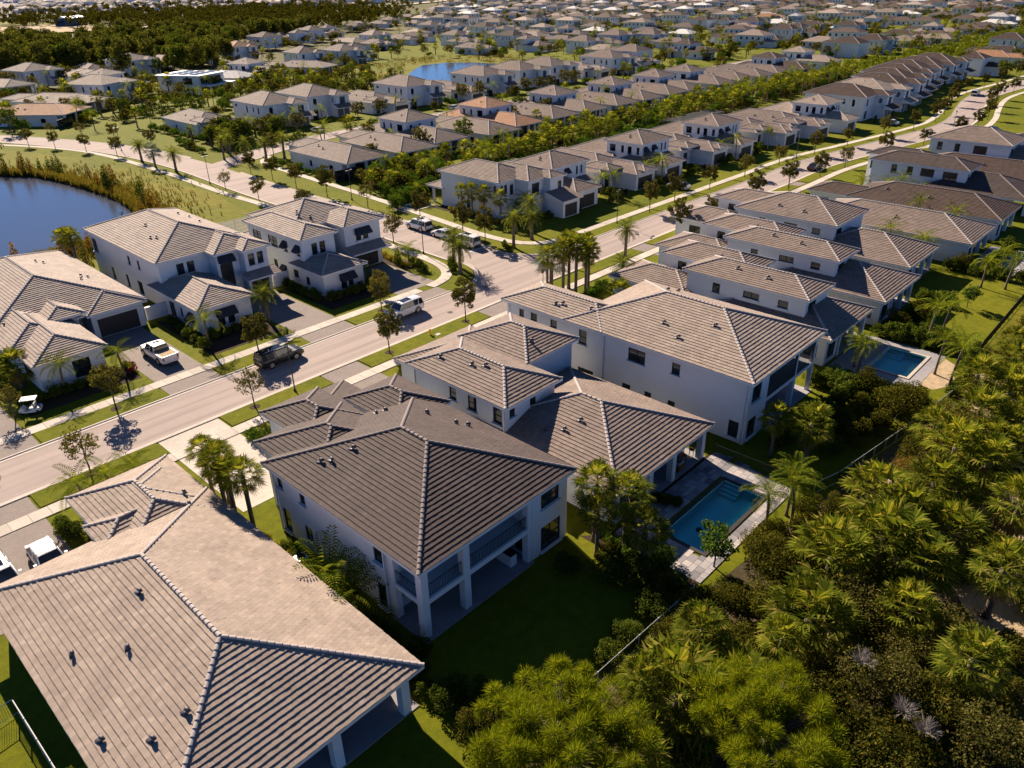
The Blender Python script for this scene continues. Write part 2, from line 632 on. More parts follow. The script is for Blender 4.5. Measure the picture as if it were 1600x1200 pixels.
poly('pond', [(226, 240), (238, 244), (262, 256), (281, 268), (289, 284), (287, 297), (278, 308), (264, 309), (250, 298), (234, 284), (226, 268), (222, 252)], 0.02, 'pond_water')

MAIN = cr([(-70, 69.55), (0, 69.55), (60, 69.55), (120, 69.4), (150, 69.1), (172, 69.1), (197, 65.7), (222, 62), (240, 60.5), (258, 62.2), (275, 65.6), (295, 69), (312, 70), (340, 68), (372, 66), (430, 62), (540, 58), (700, 55)])
CROSS = cr([(78.0, 72.5), (78.0, 85), (78.6, 100), (78.8, 112), (78.2, 130), (78.6, 150), (79.6, 166), (79.9, 182), (78.6, 200), (74.8, 220), (67.5, 241), (58, 262), (42, 288), (15, 320)])
SIDE = cr([(81, 172), (92, 176.5), (106, 181.5), (125, 185.5), (160, 187), (220, 187), (300, 186), (380, 188)])
HW = 3.35
for i, (L, hw) in enumerate(((MAIN, HW), (CROSS, 3.95), (SIDE, 3.3))):
    structure('road', strip(L, -hw, hw, 0.012 + 0.004 * i), 'road_mat')


def arc(cx, cy, r, a0, a1, n=10):
    return [(cx + r * math.cos(math.radians(a0 + (a1 - a0) * k / n)), cy + r * math.sin(math.radians(a0 + (a1 - a0) * k / n))) for k in range(n + 1)]


poly('road_junction', [(65.6, 72.6)] + arc(66.0, 81.1, 8.0, -90, 0) + [(74.1, 85), (81.9, 85)] + arc(90.0, 81.1, 8.0, 180, 270) + [(90.4, 72.6)], 0.024, 'road_mat')
poly('stop_line', [(78.4, 83.4), (81.6, 83.4), (81.6, 83.85), (78.4, 83.85)], 0.030, 'white_paint')


def kerb(L, side, name='kerb'):
    """flat valley kerb of pale concrete that rises towards the verge"""
    m = MB()
    strip(L, side * 0.0, side * 0.30, 0.030, 0.034, m)
    strip(L, side * 0.30, side * 0.42, 0.034, 0.11, m)
    strip(L, side * 0.42, side * 0.60, 0.11, 0.11, m)
    strip(L, side * 0.60, side * 0.605, 0.11, 0.0, m)
    structure(name, m, 'kerb_mat')


def cut(L, x0, x1):
    return L[(L[:, 0] >= x0) & (L[:, 0] <= x1)]


M_ = cut(MAIN, -70, 700)
kerb(offset(M_, -HW), -1)
kerb(offset(cut(MAIN, -70, 66), HW), 1)
kerb(offset(cut(MAIN, 90, 700), HW), 1)
kerb(np.array(arc(66.0, 81.1, 8.1, -90, 0, 14)), -1)
kerb(np.array(arc(90.0, 81.1, 8.1, 180, 270, 14)), -1)
CN = CROSS[CROSS[:, 1] > 82]
kerb(offset(CN, 3.95), 1)
kerb(offset(CN[CN[:, 1] < 166], -3.95), -1)
kerb(offset(CN[CN[:, 1] > 186], -3.95), -1)
kerb(offset(SIDE[3:], 3.3), 1)
kerb(offset(SIDE[3:], -3.3), -1)

# pavements: every slab near enough to be told apart is a piece of its own, the far runs are plain strips
SLAB = MB().box(-0.735, -0.74, 0, 0.735, 0.74, 0.085).mesh('slab', 'concrete')


def pavement(name, L, d, width, far=None):
    o = structure(name, strip(L, d - width / 2, d + width / 2, 0.045), 'concrete')
    C_ = offset(L, d)
    seg = np.linalg.norm(np.diff(C_, axis=0), axis=1)
    S_ = np.concatenate([[0], np.cumsum(seg)])
    n = int(S_[-1] / 1.5)
    for k in range(n):
        s = (k + 0.5) * 1.5
        x, y = np.interp(s, S_, C_[:, 0]), np.interp(s, S_, C_[:, 1])
        if far is not None and not far(x, y):
            continue
        x2, y2 = np.interp(s + 0.3, S_, C_[:, 0]), np.interp(s + 0.3, S_, C_[:, 1])
        p = mo('slab', SLAB, o, (x, y, random.uniform(-0.004, 0.004)), math.atan2(y2 - y, x2 - x))
        p.scale = (1, width / 1.5, 1)
    return o


pavement('pavement', cut(MAIN, -10, 700), -7.5, 1.5, lambda x, y: x < 190)
pavement('pavement', cut(MAIN, -10, 64.5), 7.35, 1.5, lambda x, y: True)
pavement('pavement', cut(MAIN, 95, 700), 7.3, 1.5, lambda x, y: x < 190)
corner = cr([(64.4, 76.9), (67.5, 77.6), (69.8, 79.3), (71.2, 82), (71.9, 86), (72.3, 95), (72.8, 112), (72.4, 130), (72.0, 152), (72.6, 180), (71.2, 210), (65.5, 231), (52, 256), (36, 280)])
pavement('pavement', corner, 0, 1.6, lambda x, y: y < 140)
corner2 = cr([(95.2, 76.7), (91, 77.2), (88, 79.2), (86.4, 83), (86.2, 90), (87.2, 100), (88.6, 115), (89.8, 130), (91.0, 150), (92.6, 168), (98, 174)])
pavement('pavement', corner2, 0, 1.6, lambda x, y: y < 140)


# raised grass verges between kerb and pavement, cut by the driveways
def verge(x0, x1, side):
    L = cut(MAIN, x0 - 1, x1 + 1)
    L = np.stack([np.linspace(x0, x1, max(4, int((x1 - x0) / 1.5))), np.interp(np.linspace(x0, x1, max(4, int((x1 - x0) / 1.5))), MAIN[:, 0], MAIN[:, 1])], 1)
    m = MB()
    a, b = side * (HW + 0.62), side * 6.55
    m2 = strip(L, a, b, 0.10)
    # chamfered ends like the real strips
    strip(L, a, a - side * 0.001, 0.10, 0.0, m2)
    strip(L, b, b + side * 0.001, 0.10, 0.0, m2)
    structure('grass_verge', m2, 'lawn')


for a, b in ((-12, 1.5), (9.6, 20.4), (26.8, 38.4), (43.6, 62.3), (83, 96), (100, 109.5), (113, 121.5), (125, 136), (140, 150), (154, 163.5), (168, 178), (184, 196), (202, 214), (220, 232)):
    verge(a, b, -1)
for a, b in ((-6, 6.5), (13.2, 25.4), (31.6, 42.6), (49.5, 58.5), (97, 109.8), (117.2, 125.8), (132.8, 139.8), (146.6, 154.0), (161.0, 169.6), (176.6, 185.0), (192, 198), (205, 218.8), (226, 238)):
    verge(a, b, 1)

# driveways of pavers
DRIVES = [(6.2, 77.8, 12.8, 92), (25.8, 77.7, 31.3, 94.0), (43.2, 77.7, 49.2, 92), (59.4, 77.7, 66.3, 89.6),
          (2.5, 50, 9.4, 61.3), (20.6, 50, 26.6, 61.3), (38.6, 56, 43.4, 61.3), (63.0, 54, 69.5, 61.3),
          (96.2, 50, 99.8, 61.3), (109.8, 50, 112.8, 61.3), (121.8, 52, 124.8, 61.3), (136.3, 52, 139.7, 61.3), (150.4, 50, 153.7, 61.3)]
for x0, y0, x1, y1 in DRIVES:
    poly('driveway', [(x0, y0), (x1, y0), (x1, y1), (x0, y1)], 0.030, 'paver_drive' if not (20 < x0 < 21) else 'concrete')
for x0, x1, s in ((1.7, 9.4, -1), (20.6, 26.6, -1), (38.6, 43.4, -1), (62.5, 69.5, -1), (96.2, 99.8, -1), (109.8, 112.8, -1), (121.8, 124.8, -1), (136.3, 139.7, -1), (150.4, 153.7, -1),
                  (6.7, 13.0, 1), (25.6, 31.4, 1), (42.8, 49.3, 1), (58.7, 65.0, 1)):
    a, b = (62.9, 65.5) if s < 0 else (73.5, 76.1)
    poly('driveway_apron', [(x0, a), (x1, a), (x1, b), (x0, b)], 0.034, 'paver_drive' if not (20 < x0 < 21) else 'concrete')
# planting beds
for pts in ([(33.2, 79.3), (42.6, 79.3), (42.6, 85), (33.4, 94), (33.2, 94)], [(50.4, 80.2), (58.8, 80.2), (58.8, 85), (50.4, 92)], [(66.5, 84.5), (69.5, 84.5), (69.5, 95), (66.5, 95)],
            [(14.2, 80), (25.4, 80), (25.4, 84.5), (14.2, 84.5)], [(36.6, 18.2), (38.5, 18.6), (38.5, 26), (36.6, 28)], [(92.2, 86), (99, 86), (99, 93), (94, 108), (92.2, 108)]):
    poly('planting_bed', pts, 0.016, 'mulch')
# far clearing, highway and buildings land beyond the woods
poly('clearing', [(215, 830), (256, 812), (300, 800), (335, 891), (321, 960), (266, 985), (240, 930)], -0.30, 'sand')
poly('far_field', [(262, 1000), (321, 962), (350, 1030), (310, 1120)], -0.28, 'meadow')
poly('highway', [(310, 790), (381, 832), (442, 842), (518, 838), (660, 935), (870, 1055), (1300, 1300), (1290, 1320), (862, 1074), (650, 955), (512, 856), (440, 860), (376, 850), (304, 806)], -0.27, 'concrete')
poly('sand_patch', [(268, 640), (300, 700), (312, 750), (298, 752), (286, 705), (262, 648)], -0.26, 'sand')
poly('far_town_ground', [(300, 1190), (660, 1120), (1000, 1240), (2400, 2600), (2400, 6000), (200, 6000)], -0.27, 'tan_earth')

# ------------------------------------------------------------------ houses
CT = 0.36     # tile course
PITCH = 0.365


def roof_faces(x0, y0, x1, y1, z, pitch):
    """the four slopes of a hip roof: (eave start, along, up-slope, normal, eave length, plan depth)"""
    W, L = x1 - x0, y1 - y0
    D = min(W, L) / 2
    c = 1 / math.sqrt(1 + pitch * pitch)
    s = pitch * c
    out = []
    for O, U, I, n in (((x0, y0, z), (1, 0, 0), (0, 1, 0), W), ((x1, y0, z), (0, 1, 0), (-1, 0, 0), L),
                       ((x1, y1, z), (-1, 0, 0), (0, -1, 0), W), ((x0, y1, z), (0, -1, 0), (1, 0, 0), L)):
        U = np.array(U, float)
        V = np.array(I, float) * c + np.array((0, 0, s))
        out.append((np.array(O, float), U, V, np.cross(U, V), n, D, c))
    return out


def tiles_np(faces, tw, c_len=CT, gap=0.010, h1=0.074, h0=0.022, skip=None):
    """overlapping flat tiles in running bond as one vertex / face array; skip(face index, course, k) leaves a tile out"""
    VV, FF, base, singles = [], [], 0, []
    for fi, (O, U, V, Nn, Ln, D, c) in enumerate(faces):
        smax = D / c
        n = int(math.ceil(smax / c_len))
        for k in range(n):
            s0, s1 = k * c_len, min((k + 1) * c_len, smax)
            d0, d1 = s0 * c, s1 * c
            ua = np.arange(-tw * (0.5 if k % 2 else 0.0), Ln, tw)
            ub = ua + tw
            a0, b0 = np.clip(ua, d0, Ln - d0), np.clip(ub, d0, Ln - d0)
            a1, b1 = np.clip(ua, d1, Ln - d1), np.clip(ub, d1, Ln - d1)
            keep = (b0 - a0) > 0.05
            if skip is not None:
                full = (a0 == ua) & (b0 == ub) & (a1 == ua) & (b1 == ub)
                for i in np.nonzero(keep & full)[0]:
                    p = O + U * (ua[i] + tw / 2) + V * (s0 + c_len / 2)
                    if skip(p):
                        singles.append((O + U * ua[i] + V * s0, U, V, Nn))
                        keep[i] = False
            a0, b0, a1, b1 = a0[keep] + gap / 2, b0[keep] - gap / 2, a1[keep] + gap / 2, b1[keep] - gap / 2
            b1 = np.maximum(b1, a1)
            m = len(a0)
            if not m:
                continue
            hj = h1 + rng.uniform(-0.008, 0.008, m)
            sj = s0 + rng.uniform(-0.012, 0.012, m)

            def P(u, s, h):
                return O + np.outer(u, U) + np.outer(s * np.ones(m), V) + np.outer(h * np.ones(m), Nn)
            vs = np.stack([P(a0, sj, hj), P(b0, sj, hj), P(b1, s1, h0), P(a1, s1, h0), P(a0, sj, 0.0), P(b0, sj, 0.0)], 1).reshape(-1, 3)
            i0 = base + np.arange(m) * 6
            FF.append(np.stack([i0, i0 + 1, i0 + 2, i0 + 3], 1))
            FF.append(np.stack([i0 + 4, i0 + 5, i0 + 1, i0], 1))
            VV.append(vs)
            base += 6 * m
    return (np.concatenate(VV), np.concatenate(FF), singles)


_capcache = {}


def cap_mesh(mat):
    if mat not in _capcache:
        m = MB()
        n = 5
        vs = []
        for (x, r, zz) in ((0, 0.145, 0.03), (0.46, 0.115, 0.0)):
            vs += [(x, r * math.cos(math.pi * k / n), r * 0.75 * math.sin(math.pi * k / n) + zz) for k in range(n + 1)]
        fs = [(k, k + 1, n + 2 + k, n + 1 + k) for k in range(n)] + [tuple(range(n, -1, -1))]
        m.add(vs, fs)
        _capcache[mat] = m.mesh('ridge_tile', mat)
    return _capcache[mat]


def ridge_lines(x0, y0, x1, y1, z, pitch):
    W, L = x1 - x0, y1 - y0
    D = min(W, L) / 2
    t = z + D * pitch
    if L >= W:
        a, b = ((x0 + x1) / 2, y0 + D, t), ((x0 + x1) / 2, y1 - D, t)
        out = [((x0, y0, z), a), ((x1, y0, z), a), ((x0, y1, z), b), ((x1, y1, z), b)]
    else:
        a, b = (x0 + D, (y0 + y1) / 2, t), (x1 - D, (y0 + y1) / 2, t)
        out = [((x0, y0, z), a), ((x0, y1, z), a), ((x1, y0, z), b), ((x1, y1, z), b)]
    if abs(L - W) > 0.4:
        out.append((a, b))
    return out


def cap_matrices(p, q):
    p, q = Vector(p), Vector(q)
    d = q - p
    L = d.length
    x = d.normalized()
    y = Vector((0, 0, 1)).cross(x).normalized()
    zz = x.cross(y)
    n = max(1, int(L / 0.42))
    out = []
    for k in range(n):
        c = p + x * (k * L / n) + zz * 0.03
        M = Matrix((x, y, zz)).transposed().to_4x4()
        M.translation = c
        out.append(M)
    return out


_wincache = {}


def win_mesh(w, h, kind):
    key = (round(w, 2), round(h, 2), kind)
    if key in _wincache:
        return _wincache[key]
    p, f, s = MB(), MB(), MB()
    p.box(-w / 2, 0.0, 0, w / 2, 0.02, h)
    b = 0.07
    for x0, z0, x1, z1 in ((-w / 2, 0, -w / 2 + b, h), (w / 2 - b, 0, w / 2, h), (-w / 2 + b, 0, w / 2 - b, b), (-w / 2 + b, h - b, w / 2 - b, h)):
        f.box(x0, -0.05, z0, x1, 0.03, z1)
    if w > 1.3:
        nm = 1 if w < 2.6 else 2
        for i in range(nm):
            x = -w / 2 + w * (i + 1) / (nm + 1)
            f.box(x - 0.035, -0.045, b, x + 0.035, 0.03, h - b)
    if h > 1.1:
        zc = h * 0.5
        xs = [-w / 2 + b, w / 2 - b]
        f.box(xs[0], -0.04, zc - 0.025, xs[1], 0.025, zc + 0.025)
    s.box(-w / 2 - 0.10, -0.19, -0.10, w / 2 + 0.10, 0.03, -0.003)
    r = (p.mesh('pane', 'glass'), f.mesh('frame', 'frame_dark'), s.mesh('sill', 'trim'))
    _wincache[key] = r
    return r


def garage_mesh(w, h, mat):
    key = (round(w, 2), round(h, 2), mat)
    if key in _wincache:
        return _wincache[key]
    m = MB()
    m.box(-w / 2, 0.03, 0, w / 2, 0.06, h)
    nr, nc = 4, max(2, int(w / 1.2))
    for r in range(nr):
        for c in range(nc):
            x0, x1 = -w / 2 + w * c / nc + 0.05, -w / 2 + w * (c + 1) / nc - 0.05
            m.box(x0, -0.01, h * r / nr + 0.05, x1, 0.029, h * (r + 1) / nr - 0.04)
    me = m.mesh('garage_door', mat)
    _wincache[key] = me
    return me


class House:
    def __init__(s, name, label, ox, oy, tile='g', level=1, group=None, rz=0.0, wall='stucco', garage='garage_dark', simple_windows=False):
        s.o = (ox, oy)
        s.root = thing(name, label, 'house', (ox, oy, 0), rz, group)
        s.tile, s.level, s.wallm, s.garage, s.sw = 'tile_' + tile, level, wall, garage, simple_windows
        s.cap = 'cap_dark' if tile in 'db' else 'cap_mat'

    def L(s, x0, y0, x1, y1):
        return x0 - s.o[0], y0 - s.o[1], x1 - s.o[0], y1 - s.o[1]

    def roof(s, x0, y0, x1, y1, z, pitch=PITCH, tw=None, single=None, ov=0.5):
        x0, y0, x1, y1 = s.L(x0, y0, x1, y1)
        W, Ln = x1 - x0, y1 - y0
        D = min(W, Ln) / 2
        faces = roof_faces(x0, y0, x1, y1, z, pitch)
        m = MB()
        if Ln >= W:
            r0, r1 = ((x0 + x1) / 2, y0 + D, z + D * pitch), ((x0 + x1) / 2, y1 - D, z + D * pitch)
            fs = [(0, 1, 4), (1, 2, 5, 4), (2, 3, 5), (3, 0, 4, 5)]
        else:
            r0, r1 = (x0 + D, (y0 + y1) / 2, z + D * pitch), (x1 - D, (y0 + y1) / 2, z + D * pitch)
            fs = [(0, 1, 5, 4), (1, 2, 5), (2, 3, 4, 5), (3, 0, 4)]
        m.add([(x0, y0, z), (x1, y0, z), (x1, y1, z), (x0, y1, z), r0, r1], fs, 0)
        # soffit and fascia
        zf = z - 0.22
        m.add([(x0, y0, zf), (x1, y0, zf), (x1, y1, zf), (x0, y1, zf)], [(3, 2, 1, 0)], 1)
        e = 0.02
        m.add([(x0 - e, y0 - e, zf), (x1 + e, y0 - e, zf), (x1 + e, y1 + e, zf), (x0 - e, y1 + e, zf),
               (x0 - e, y0 - e, z + 0.01), (x1 + e, y0 - e, z + 0.01), (x1 + e, y1 + e, z + 0.01), (x0 - e, y1 + e, z + 0.01)],
              [(0, 1, 5, 4), (1, 2, 6, 5), (2, 3, 7, 6), (3, 0, 4, 7)], 1)
        ro = mo('roof', m.mesh('roof', [s.tile, 'trim']), s.root)
        tw = tw or (0.34 if s.level == 0 else 0.68)
        ox, oy = s.o
        sk = (lambda p: single(p[0] + ox, p[1] + oy, p[2])) if single else None
        V, F, S_ = tiles_np(faces, tw, skip=sk, gap=0.010 if s.level == 0 else 0.0)
        to = mo('tile_field', npmesh('tile_field', V, F, s.tile), ro)
        to['kind'] = 'stuff'
        if S_:
            key = ('tile', s.tile)
            if key not in _wincache:
                tm = MB()
                g = 0.005
                tm.add([(g, 0, 0.074), (tw - g, 0, 0.074), (tw - g, CT, 0.022), (g, CT, 0.022), (g, 0, 0), (tw - g, 0, 0)], [(0, 1, 2, 3), (4, 5, 1, 0)])
                _wincache[key] = [tm.mesh('tile', q) for q in (s.tile, s.tile + '_l', s.tile + '_k')]
            for (p, U, V_, Nn) in S_:
                M = Matrix((Vector(U), Vector(V_), Vector(Nn))).transposed().to_4x4()
                M.translation = Vector(p) + Vector(Nn) * random.uniform(-0.006, 0.006) + Vector(V_) * random.uniform(-0.012, 0.012)
                mo('tile', random.choices(_wincache[key], (4, 1, 1.3))[0], ro, matrix=M)
        # caps on hips and ridge
        lines = ridge_lines(x0, y0, x1, y1, z, pitch)
        if s.level == 0:
            cm = cap_mesh(s.cap)
            for p, q in lines:
                for M in cap_matrices(p, q):
                    mo('ridge_tile', cm, ro, matrix=M)
        else:
            mm = MB()
            src = cap_mesh(s.cap)
            sv = [v.co.copy() for v in src.vertices]
            sf = [tuple(q.vertices) for q in src.polygons]
            for p, q in lines:
                for M in cap_matrices(p, q):
                    mm.add([tuple(M @ v) for v in sv], sf)
            mo('ridge_cap', mm.mesh('ridge_cap', s.cap), ro)['kind'] = 'stuff'
        return ro

    def wall(s, x0, y0, x1, y1, z0, z1, ops=(), sides='SWNE', mat=None):
        """ops: (side, u0, u1, za, zb, kind) with u in world coordinates along the wall"""
        gx0, gy0, gx1, gy1 = x0, y0, x1, y1
        x0, y0, x1, y1 = s.L(x0, y0, x1, y1)
        m = MB()
        dep = 0.14
        for side in sides:
            so = [(q[1] - (gx0 if side in 'SN' else gy0), q[2] - (gx0 if side in 'SN' else gy0), q[3], q[4], q[5]) for q in ops if q[0] == side]
            ln = (x1 - x0) if side in 'SN' else (y1 - y0)

            def P(u, z, d=0.0):
                if side == 'S':
                    return (x0 + u, y0 + d, z)
                if side == 'N':
                    return (x0 + u, y1 - d, z)
                if side == 'W':
                    return (x0 + d, y0 + u, z)
                return (x1 - d, y0 + u, z)
            us = sorted({0.0, ln} | {min(max(q[0], 0), ln) for q in so} | {min(max(q[1], 0), ln) for q in so})
            zs = sorted({z0, z1} | {q[2] for q in so} | {q[3] for q in so})
            for i in range(len(us) - 1):
                for j in range(len(zs) - 1):
                    uc, zc = (us[i] + us[i + 1]) / 2, (zs[j] + zs[j + 1]) / 2
                    if any(q[0] < uc < q[1] and q[2] < zc < q[3] for q in so):
                        continue
                    m.add([P(us[i], zs[j]), P(us[i + 1], zs[j]), P(us[i + 1], zs[j + 1]), P(us[i], zs[j + 1])], [(0, 1, 2, 3)])
            for a, b, c, d, k in so:
                m.add([P(a, c), P(b, c), P(b, d), P(a, d), P(a, c, dep), P(b, c, dep), P(b, d, dep), P(a, d, dep)],
                      [(0, 1, 5, 4), (1, 2, 6, 5), (2, 3, 7, 6), (3, 0, 4, 7)])
                if k == 'o':
                    continue
                uc = (a + b) / 2
                rz = {'S': 0, 'N': math.pi, 'W': -math.pi / 2, 'E': math.pi / 2}[side]
                loc = P(uc, c, dep - 0.03)
                if k == 'g':
                    mo('garage_door', garage_mesh(b - a, d - c, s.garage), s.root, loc, rz)
                elif k == 'd':
                    mo('door', garage_mesh(b - a, d - c, 'frame_dark'), s.root, loc, rz)
                else:
                    pm, fm, sm = win_mesh(b - a, d - c, k)
                    w = mo('window', pm, s.root, loc, rz)
                    mo('frame', fm, w)
                    if not s.sw:
                        mo('sill', sm, w, (0, -dep + 0.03, 0))
                    if k == 'a':
                        s.awning(loc, rz, b - a, d - c)
        return mo('wall', m.mesh('wall', mat or s.wallm), s.root)

    def awning(s, loc, rz, w, h):
        m = MB()
        w2, t, dp = w / 2 + 0.15, h + 0.25, 0.9
        zb = t - 0.75
        vs = [(-w2, -0.12, t), (w2, -0.12, t), (w2, -dp, zb), (-w2, -dp, zb), (-w2, -dp, zb - 0.18), (w2, -dp, zb - 0.18), (-w2, -0.12, zb - 0.18), (w2, -0.12, zb - 0.18)]
        m.add(vs, [(0, 1, 2, 3), (3, 2, 5, 4), (0, 3, 4, 6), (1, 7, 5, 2)])
        mo('awning', m.mesh('awning', 'awning'), s.root, loc, rz)

    def box(s, name, x0, y0, z0, x1, y1, z1, mat='stucco'):
        x0, y0, x1, y1 = s.L(x0, y0, x1, y1)
        return mo(name, MB().box(x0, y0, z0, x1, y1, z1).mesh(name, mat), s.root)

    def lean(s, x0, y0, x1, y1, z0, z1):
        """lean-to roof: low edge at y0, high edge at y1"""
        x0, y0, x1, y1 = s.L(x0, y0, x1, y1)
        m = MB()
        m.add([(x0, y0, z0), (x1, y0, z0), (x1, y1, z1), (x0, y1, z1), (x0, y0, z0 - 0.2), (x1, y0, z0 - 0.2), (x1, y1, z0 - 0.2), (x0, y1, z0 - 0.2)],
              [(0, 1, 2, 3)], 0)
        m.add([(x0, y0, z0), (x1, y0, z0), (x1, y1, z1), (x0, y1, z1), (x0, y0, z0 - 0.2), (x1, y0, z0 - 0.2), (x1, y1, z0 - 0.2), (x0, y1, z0 - 0.2)],
              [(4, 5, 1, 0), (5, 6, 2, 1), (7, 4, 0, 3), (7, 6, 5, 4)], 1)
        ro = mo('roof', m.mesh('roof', [s.tile, 'trim']), s.root)
        c = math.hypot(y1 - y0, z1 - z0)
        V = np.array((0, y1 - y0, z1 - z0)) / c
        U = np.array((1.0, 0, 0))
        VV, FF, b = [], [], 0
        n = int(c / CT) + 1
        Nn = np.cross(U, V)
        for k in range(n):
            s0, s1 = k * CT, min((k + 1) * CT, c)
            for u in np.arange(0, x1 - x0 - 0.05, 0.68):
                u1 = min(u + 0.68, x1 - x0)
                O = np.array((x0, y0, z0))
                q = [O + U * u + V * s0 + Nn * 0.06, O + U * u1 + V * s0 + Nn * 0.06, O + U * u1 + V * s1 + Nn * 0.02, O + U * u + V * s1 + Nn * 0.02, O + U * u + V * s0, O + U * u1 + V * s0]
                VV += q
                FF += [(b, b + 1, b + 2, b + 3), (b + 4, b + 5, b + 1, b)]
                b += 6
        mo('tile_field', npmesh('tile_field', np.array(VV), np.array(FF), s.tile), ro)['kind'] = 'stuff'

    def vents(s, pts):
        for x, y, z in pts:
            mo('roof_vent', VENT, s.root, (x - s.o[0], y - s.o[1], z), random.uniform(-0.3, 0.3)).scale = (0.8, 0.8, 0.8)


for k in list(ROOF):
    tile_mat('tile_' + k + '_l', sc3(ROOF[k], 1.07), 0.04)
    tile_mat('tile_' + k + '_k', sc3(ROOF[k], 0.92), 0.04)
_v = MB()
_v.tube([(0, 0, -0.1), (0, 0, 0.24), (0, -0.07, 0.36), (0, -0.2, 0.40), (0, -0.33, 0.34), (0, -0.37, 0.26)], [0.12, 0.12, 0.13, 0.14, 0.15, 0.15], 8)
_v.box(-0.26, -0.3, -0.02, 0.26, 0.3, 0.06)
VENT = _v.mesh('roof_vent', 'vent_metal', True)


def roof_z(x, y, x0, y0, x1, y1, z, pitch=PITCH):
    return z + pitch * min(x - x0, x1 - x, y - y0, y1 - y)


def near_of(n, x0, y0, x1, y1, z):
    """distance limit that leaves about n whole tiles nearest to the camera as pieces of their own"""
    fs = roof_faces(x0, y0, x1, y1, z, PITCH)
    ds = []
    for (O, U, V, Nn, Ln, D, c) in fs[:1] + fs[3:]:
        for k in range(int(D / c / CT)):
            s0 = k * CT
            for u in np.arange(-0.17 * (k % 2), Ln, 0.34):
                if u > s0 * c + 0.2 and u + 0.34 < Ln - (s0 + CT) * c:
                    p = O + U * (u + 0.17) + V * (s0 + CT / 2)
                    ds.append(float(np.linalg.norm(p - np.array((0, 0, CAM_H)))))
    ds.sort()
    lim = ds[min(n, len(ds) - 1)]
    return lambda X, Y, Z: (X * X + Y * Y + (Z - CAM_H) ** 2) < lim * lim


def railing(h, x0, y0, x1, y1, z, hgt=1.05):
    """black balcony railing: top rail, foot rail and balusters"""
    x0, y0, x1, y1 = h.L(x0, y0, x1, y1)
    m, b = MB(), MB()
    L = math.hypot(x1 - x0, y1 - y0)
    n = int(L / 0.13)
    m.tube([(x0, y0, z + hgt), (x1, y1, z + hgt)], 0.035, 4)
    m.tube([(x0, y0, z + 0.1), (x1, y1, z + 0.1)], 0.03, 4)
    for k in range(n + 1):
        t = k / n
        x, y = x0 + (x1 - x0) * t, y0 + (y1 - y0) * t
        b.box(x - 0.012, y - 0.012, z + 0.1, x + 0.012, y + 0.012, z + hgt)
    r = mo('railing', m.mesh('railing', 'black_metal'), h.root)
    mo('balusters', b.mesh('balusters', 'black_metal'), r)['kind'] = 'stuff'
    return r

# ---------------------------------------------------------------- near side of the street (backs towards the camera)
# A: one-storey house with the pale tan roof
A = House('house', 'one-storey house with big pale tan tiled roof, two white vehicles in its drive', 2.9, 25.0, 'p', 0)
A.roof(2.9, 25.0, 18.5, 50.6, 3.3, single=near_of(290, 2.9, 25.0, 18.5, 50.6, 3.3))
A.roof(10.5, 46.2, 18.4, 57.5, 3.26)
A.roof(10.0, 48.6, 15.2, 52.4, 3.55)
A.roof(12.2, 49.6, 17.0, 55.2, 3.75)
A.wall(3.4, 29.2, 18.0, 50.1, 0, 3.1, [('W', 31, 33, 0.4, 2.4, 'w'), ('W', 37, 38, 0.9, 2.3, 'w'), ('S', 5, 8, 0.1, 2.5, 'w'), ('S', 11, 15, 0.1, 2.5, 'w')])
A.wall(11.0, 49.5, 17.9, 57.0, 0, 3.1, [('W', 54, 56, 0.4, 2.4, 'w')])
A.wall(10.5, 49.0, 14.8, 51.9, 0, 3.4)
for x in (3.5, 12.6, 17.3):
    A.box('column', x - 0.28, 25.35, 0, x + 0.28, 25.9, 3.1)
A.box('lanai_floor', 3.3, 25.3, -0.02, 18.1, 29.2, 0.06, 'paver_patio')
A.box('beam', 3.4, 25.4, 2.75, 18.0, 25.8, 3.09)
for x, y in ((5.0, 40.0), (7.2, 37.2), (7.4, 30.6), (5.6, 30.9), (9.3, 40.2), (3.9, 33.4), (16.6, 50.3), (16.2, 48.6)):
    A.vents([(x, y, roof_z(x, y, 2.9, 25.0, 18.5, 50.6, 3.3) if y < 49 else 4.0)])

# B: two-storey house with the dark roof and the rear balcony
B = House('house', 'two-storey white house with dark brown roof and balcony with black railing over the lanai', 21.2, 28.3, 'b', 0)
B.roof(21.2, 28.3, 36.35, 46.3, 6.2, single=near_of(290, 21.2, 28.3, 36.35, 46.3, 6.2))
B.roof(22.4, 40.5, 30.7, 49.4, 6.15)
B.roof(31.2, 42.5, 37.0, 49.8, 6.25)
B.roof(27.7, 44.5, 36.2, 57.4, 3.3)
B.roof(25.2, 46.0, 31.0, 53.4, 6.05)
B.wall(21.7, 32.2, 35.85, 45.8, 0, 6.0, [('W', 44.6, 45.3, 4.3, 5.3, 'w'), ('W', 41.6, 42.3, 4.3, 5.3, 'w'), ('W', 44.3, 45.3, 0.3, 2.4, 'w'), ('W', 41.3, 42.3, 0.9, 2.3, 'w'),
                                         ('W', 32.6, 33.6, 4.0, 5.3, 'w'), ('W', 32.6, 33.6, 0.1, 2.2, 'w'), ('S', 24.2, 25.2, 3.55, 5.7, 'd'), ('S', 27, 31, 3.5, 5.6, 'w'), ('S', 22.6, 24.4, 1.1, 1.7, 'w'), ('S', 24.9, 25.8, 0.1, 2.3, 'd'), ('S', 27, 31.4, 0.1, 2.5, 'w')])
B.wall(32.0, 28.8, 35.85, 32.2, 0, 6.0, [('S', 33.0, 35.0, 4.1, 5.5, 'w'), ('S', 33.0, 35.2, 0.2, 2.4, 'w'), ('W', 29.5, 30.6, 0.2, 2.3, 'd')], 'SWE')
B.wall(22.9, 45.8, 30.2, 48.9, 0, 5.95, (), 'WNE')
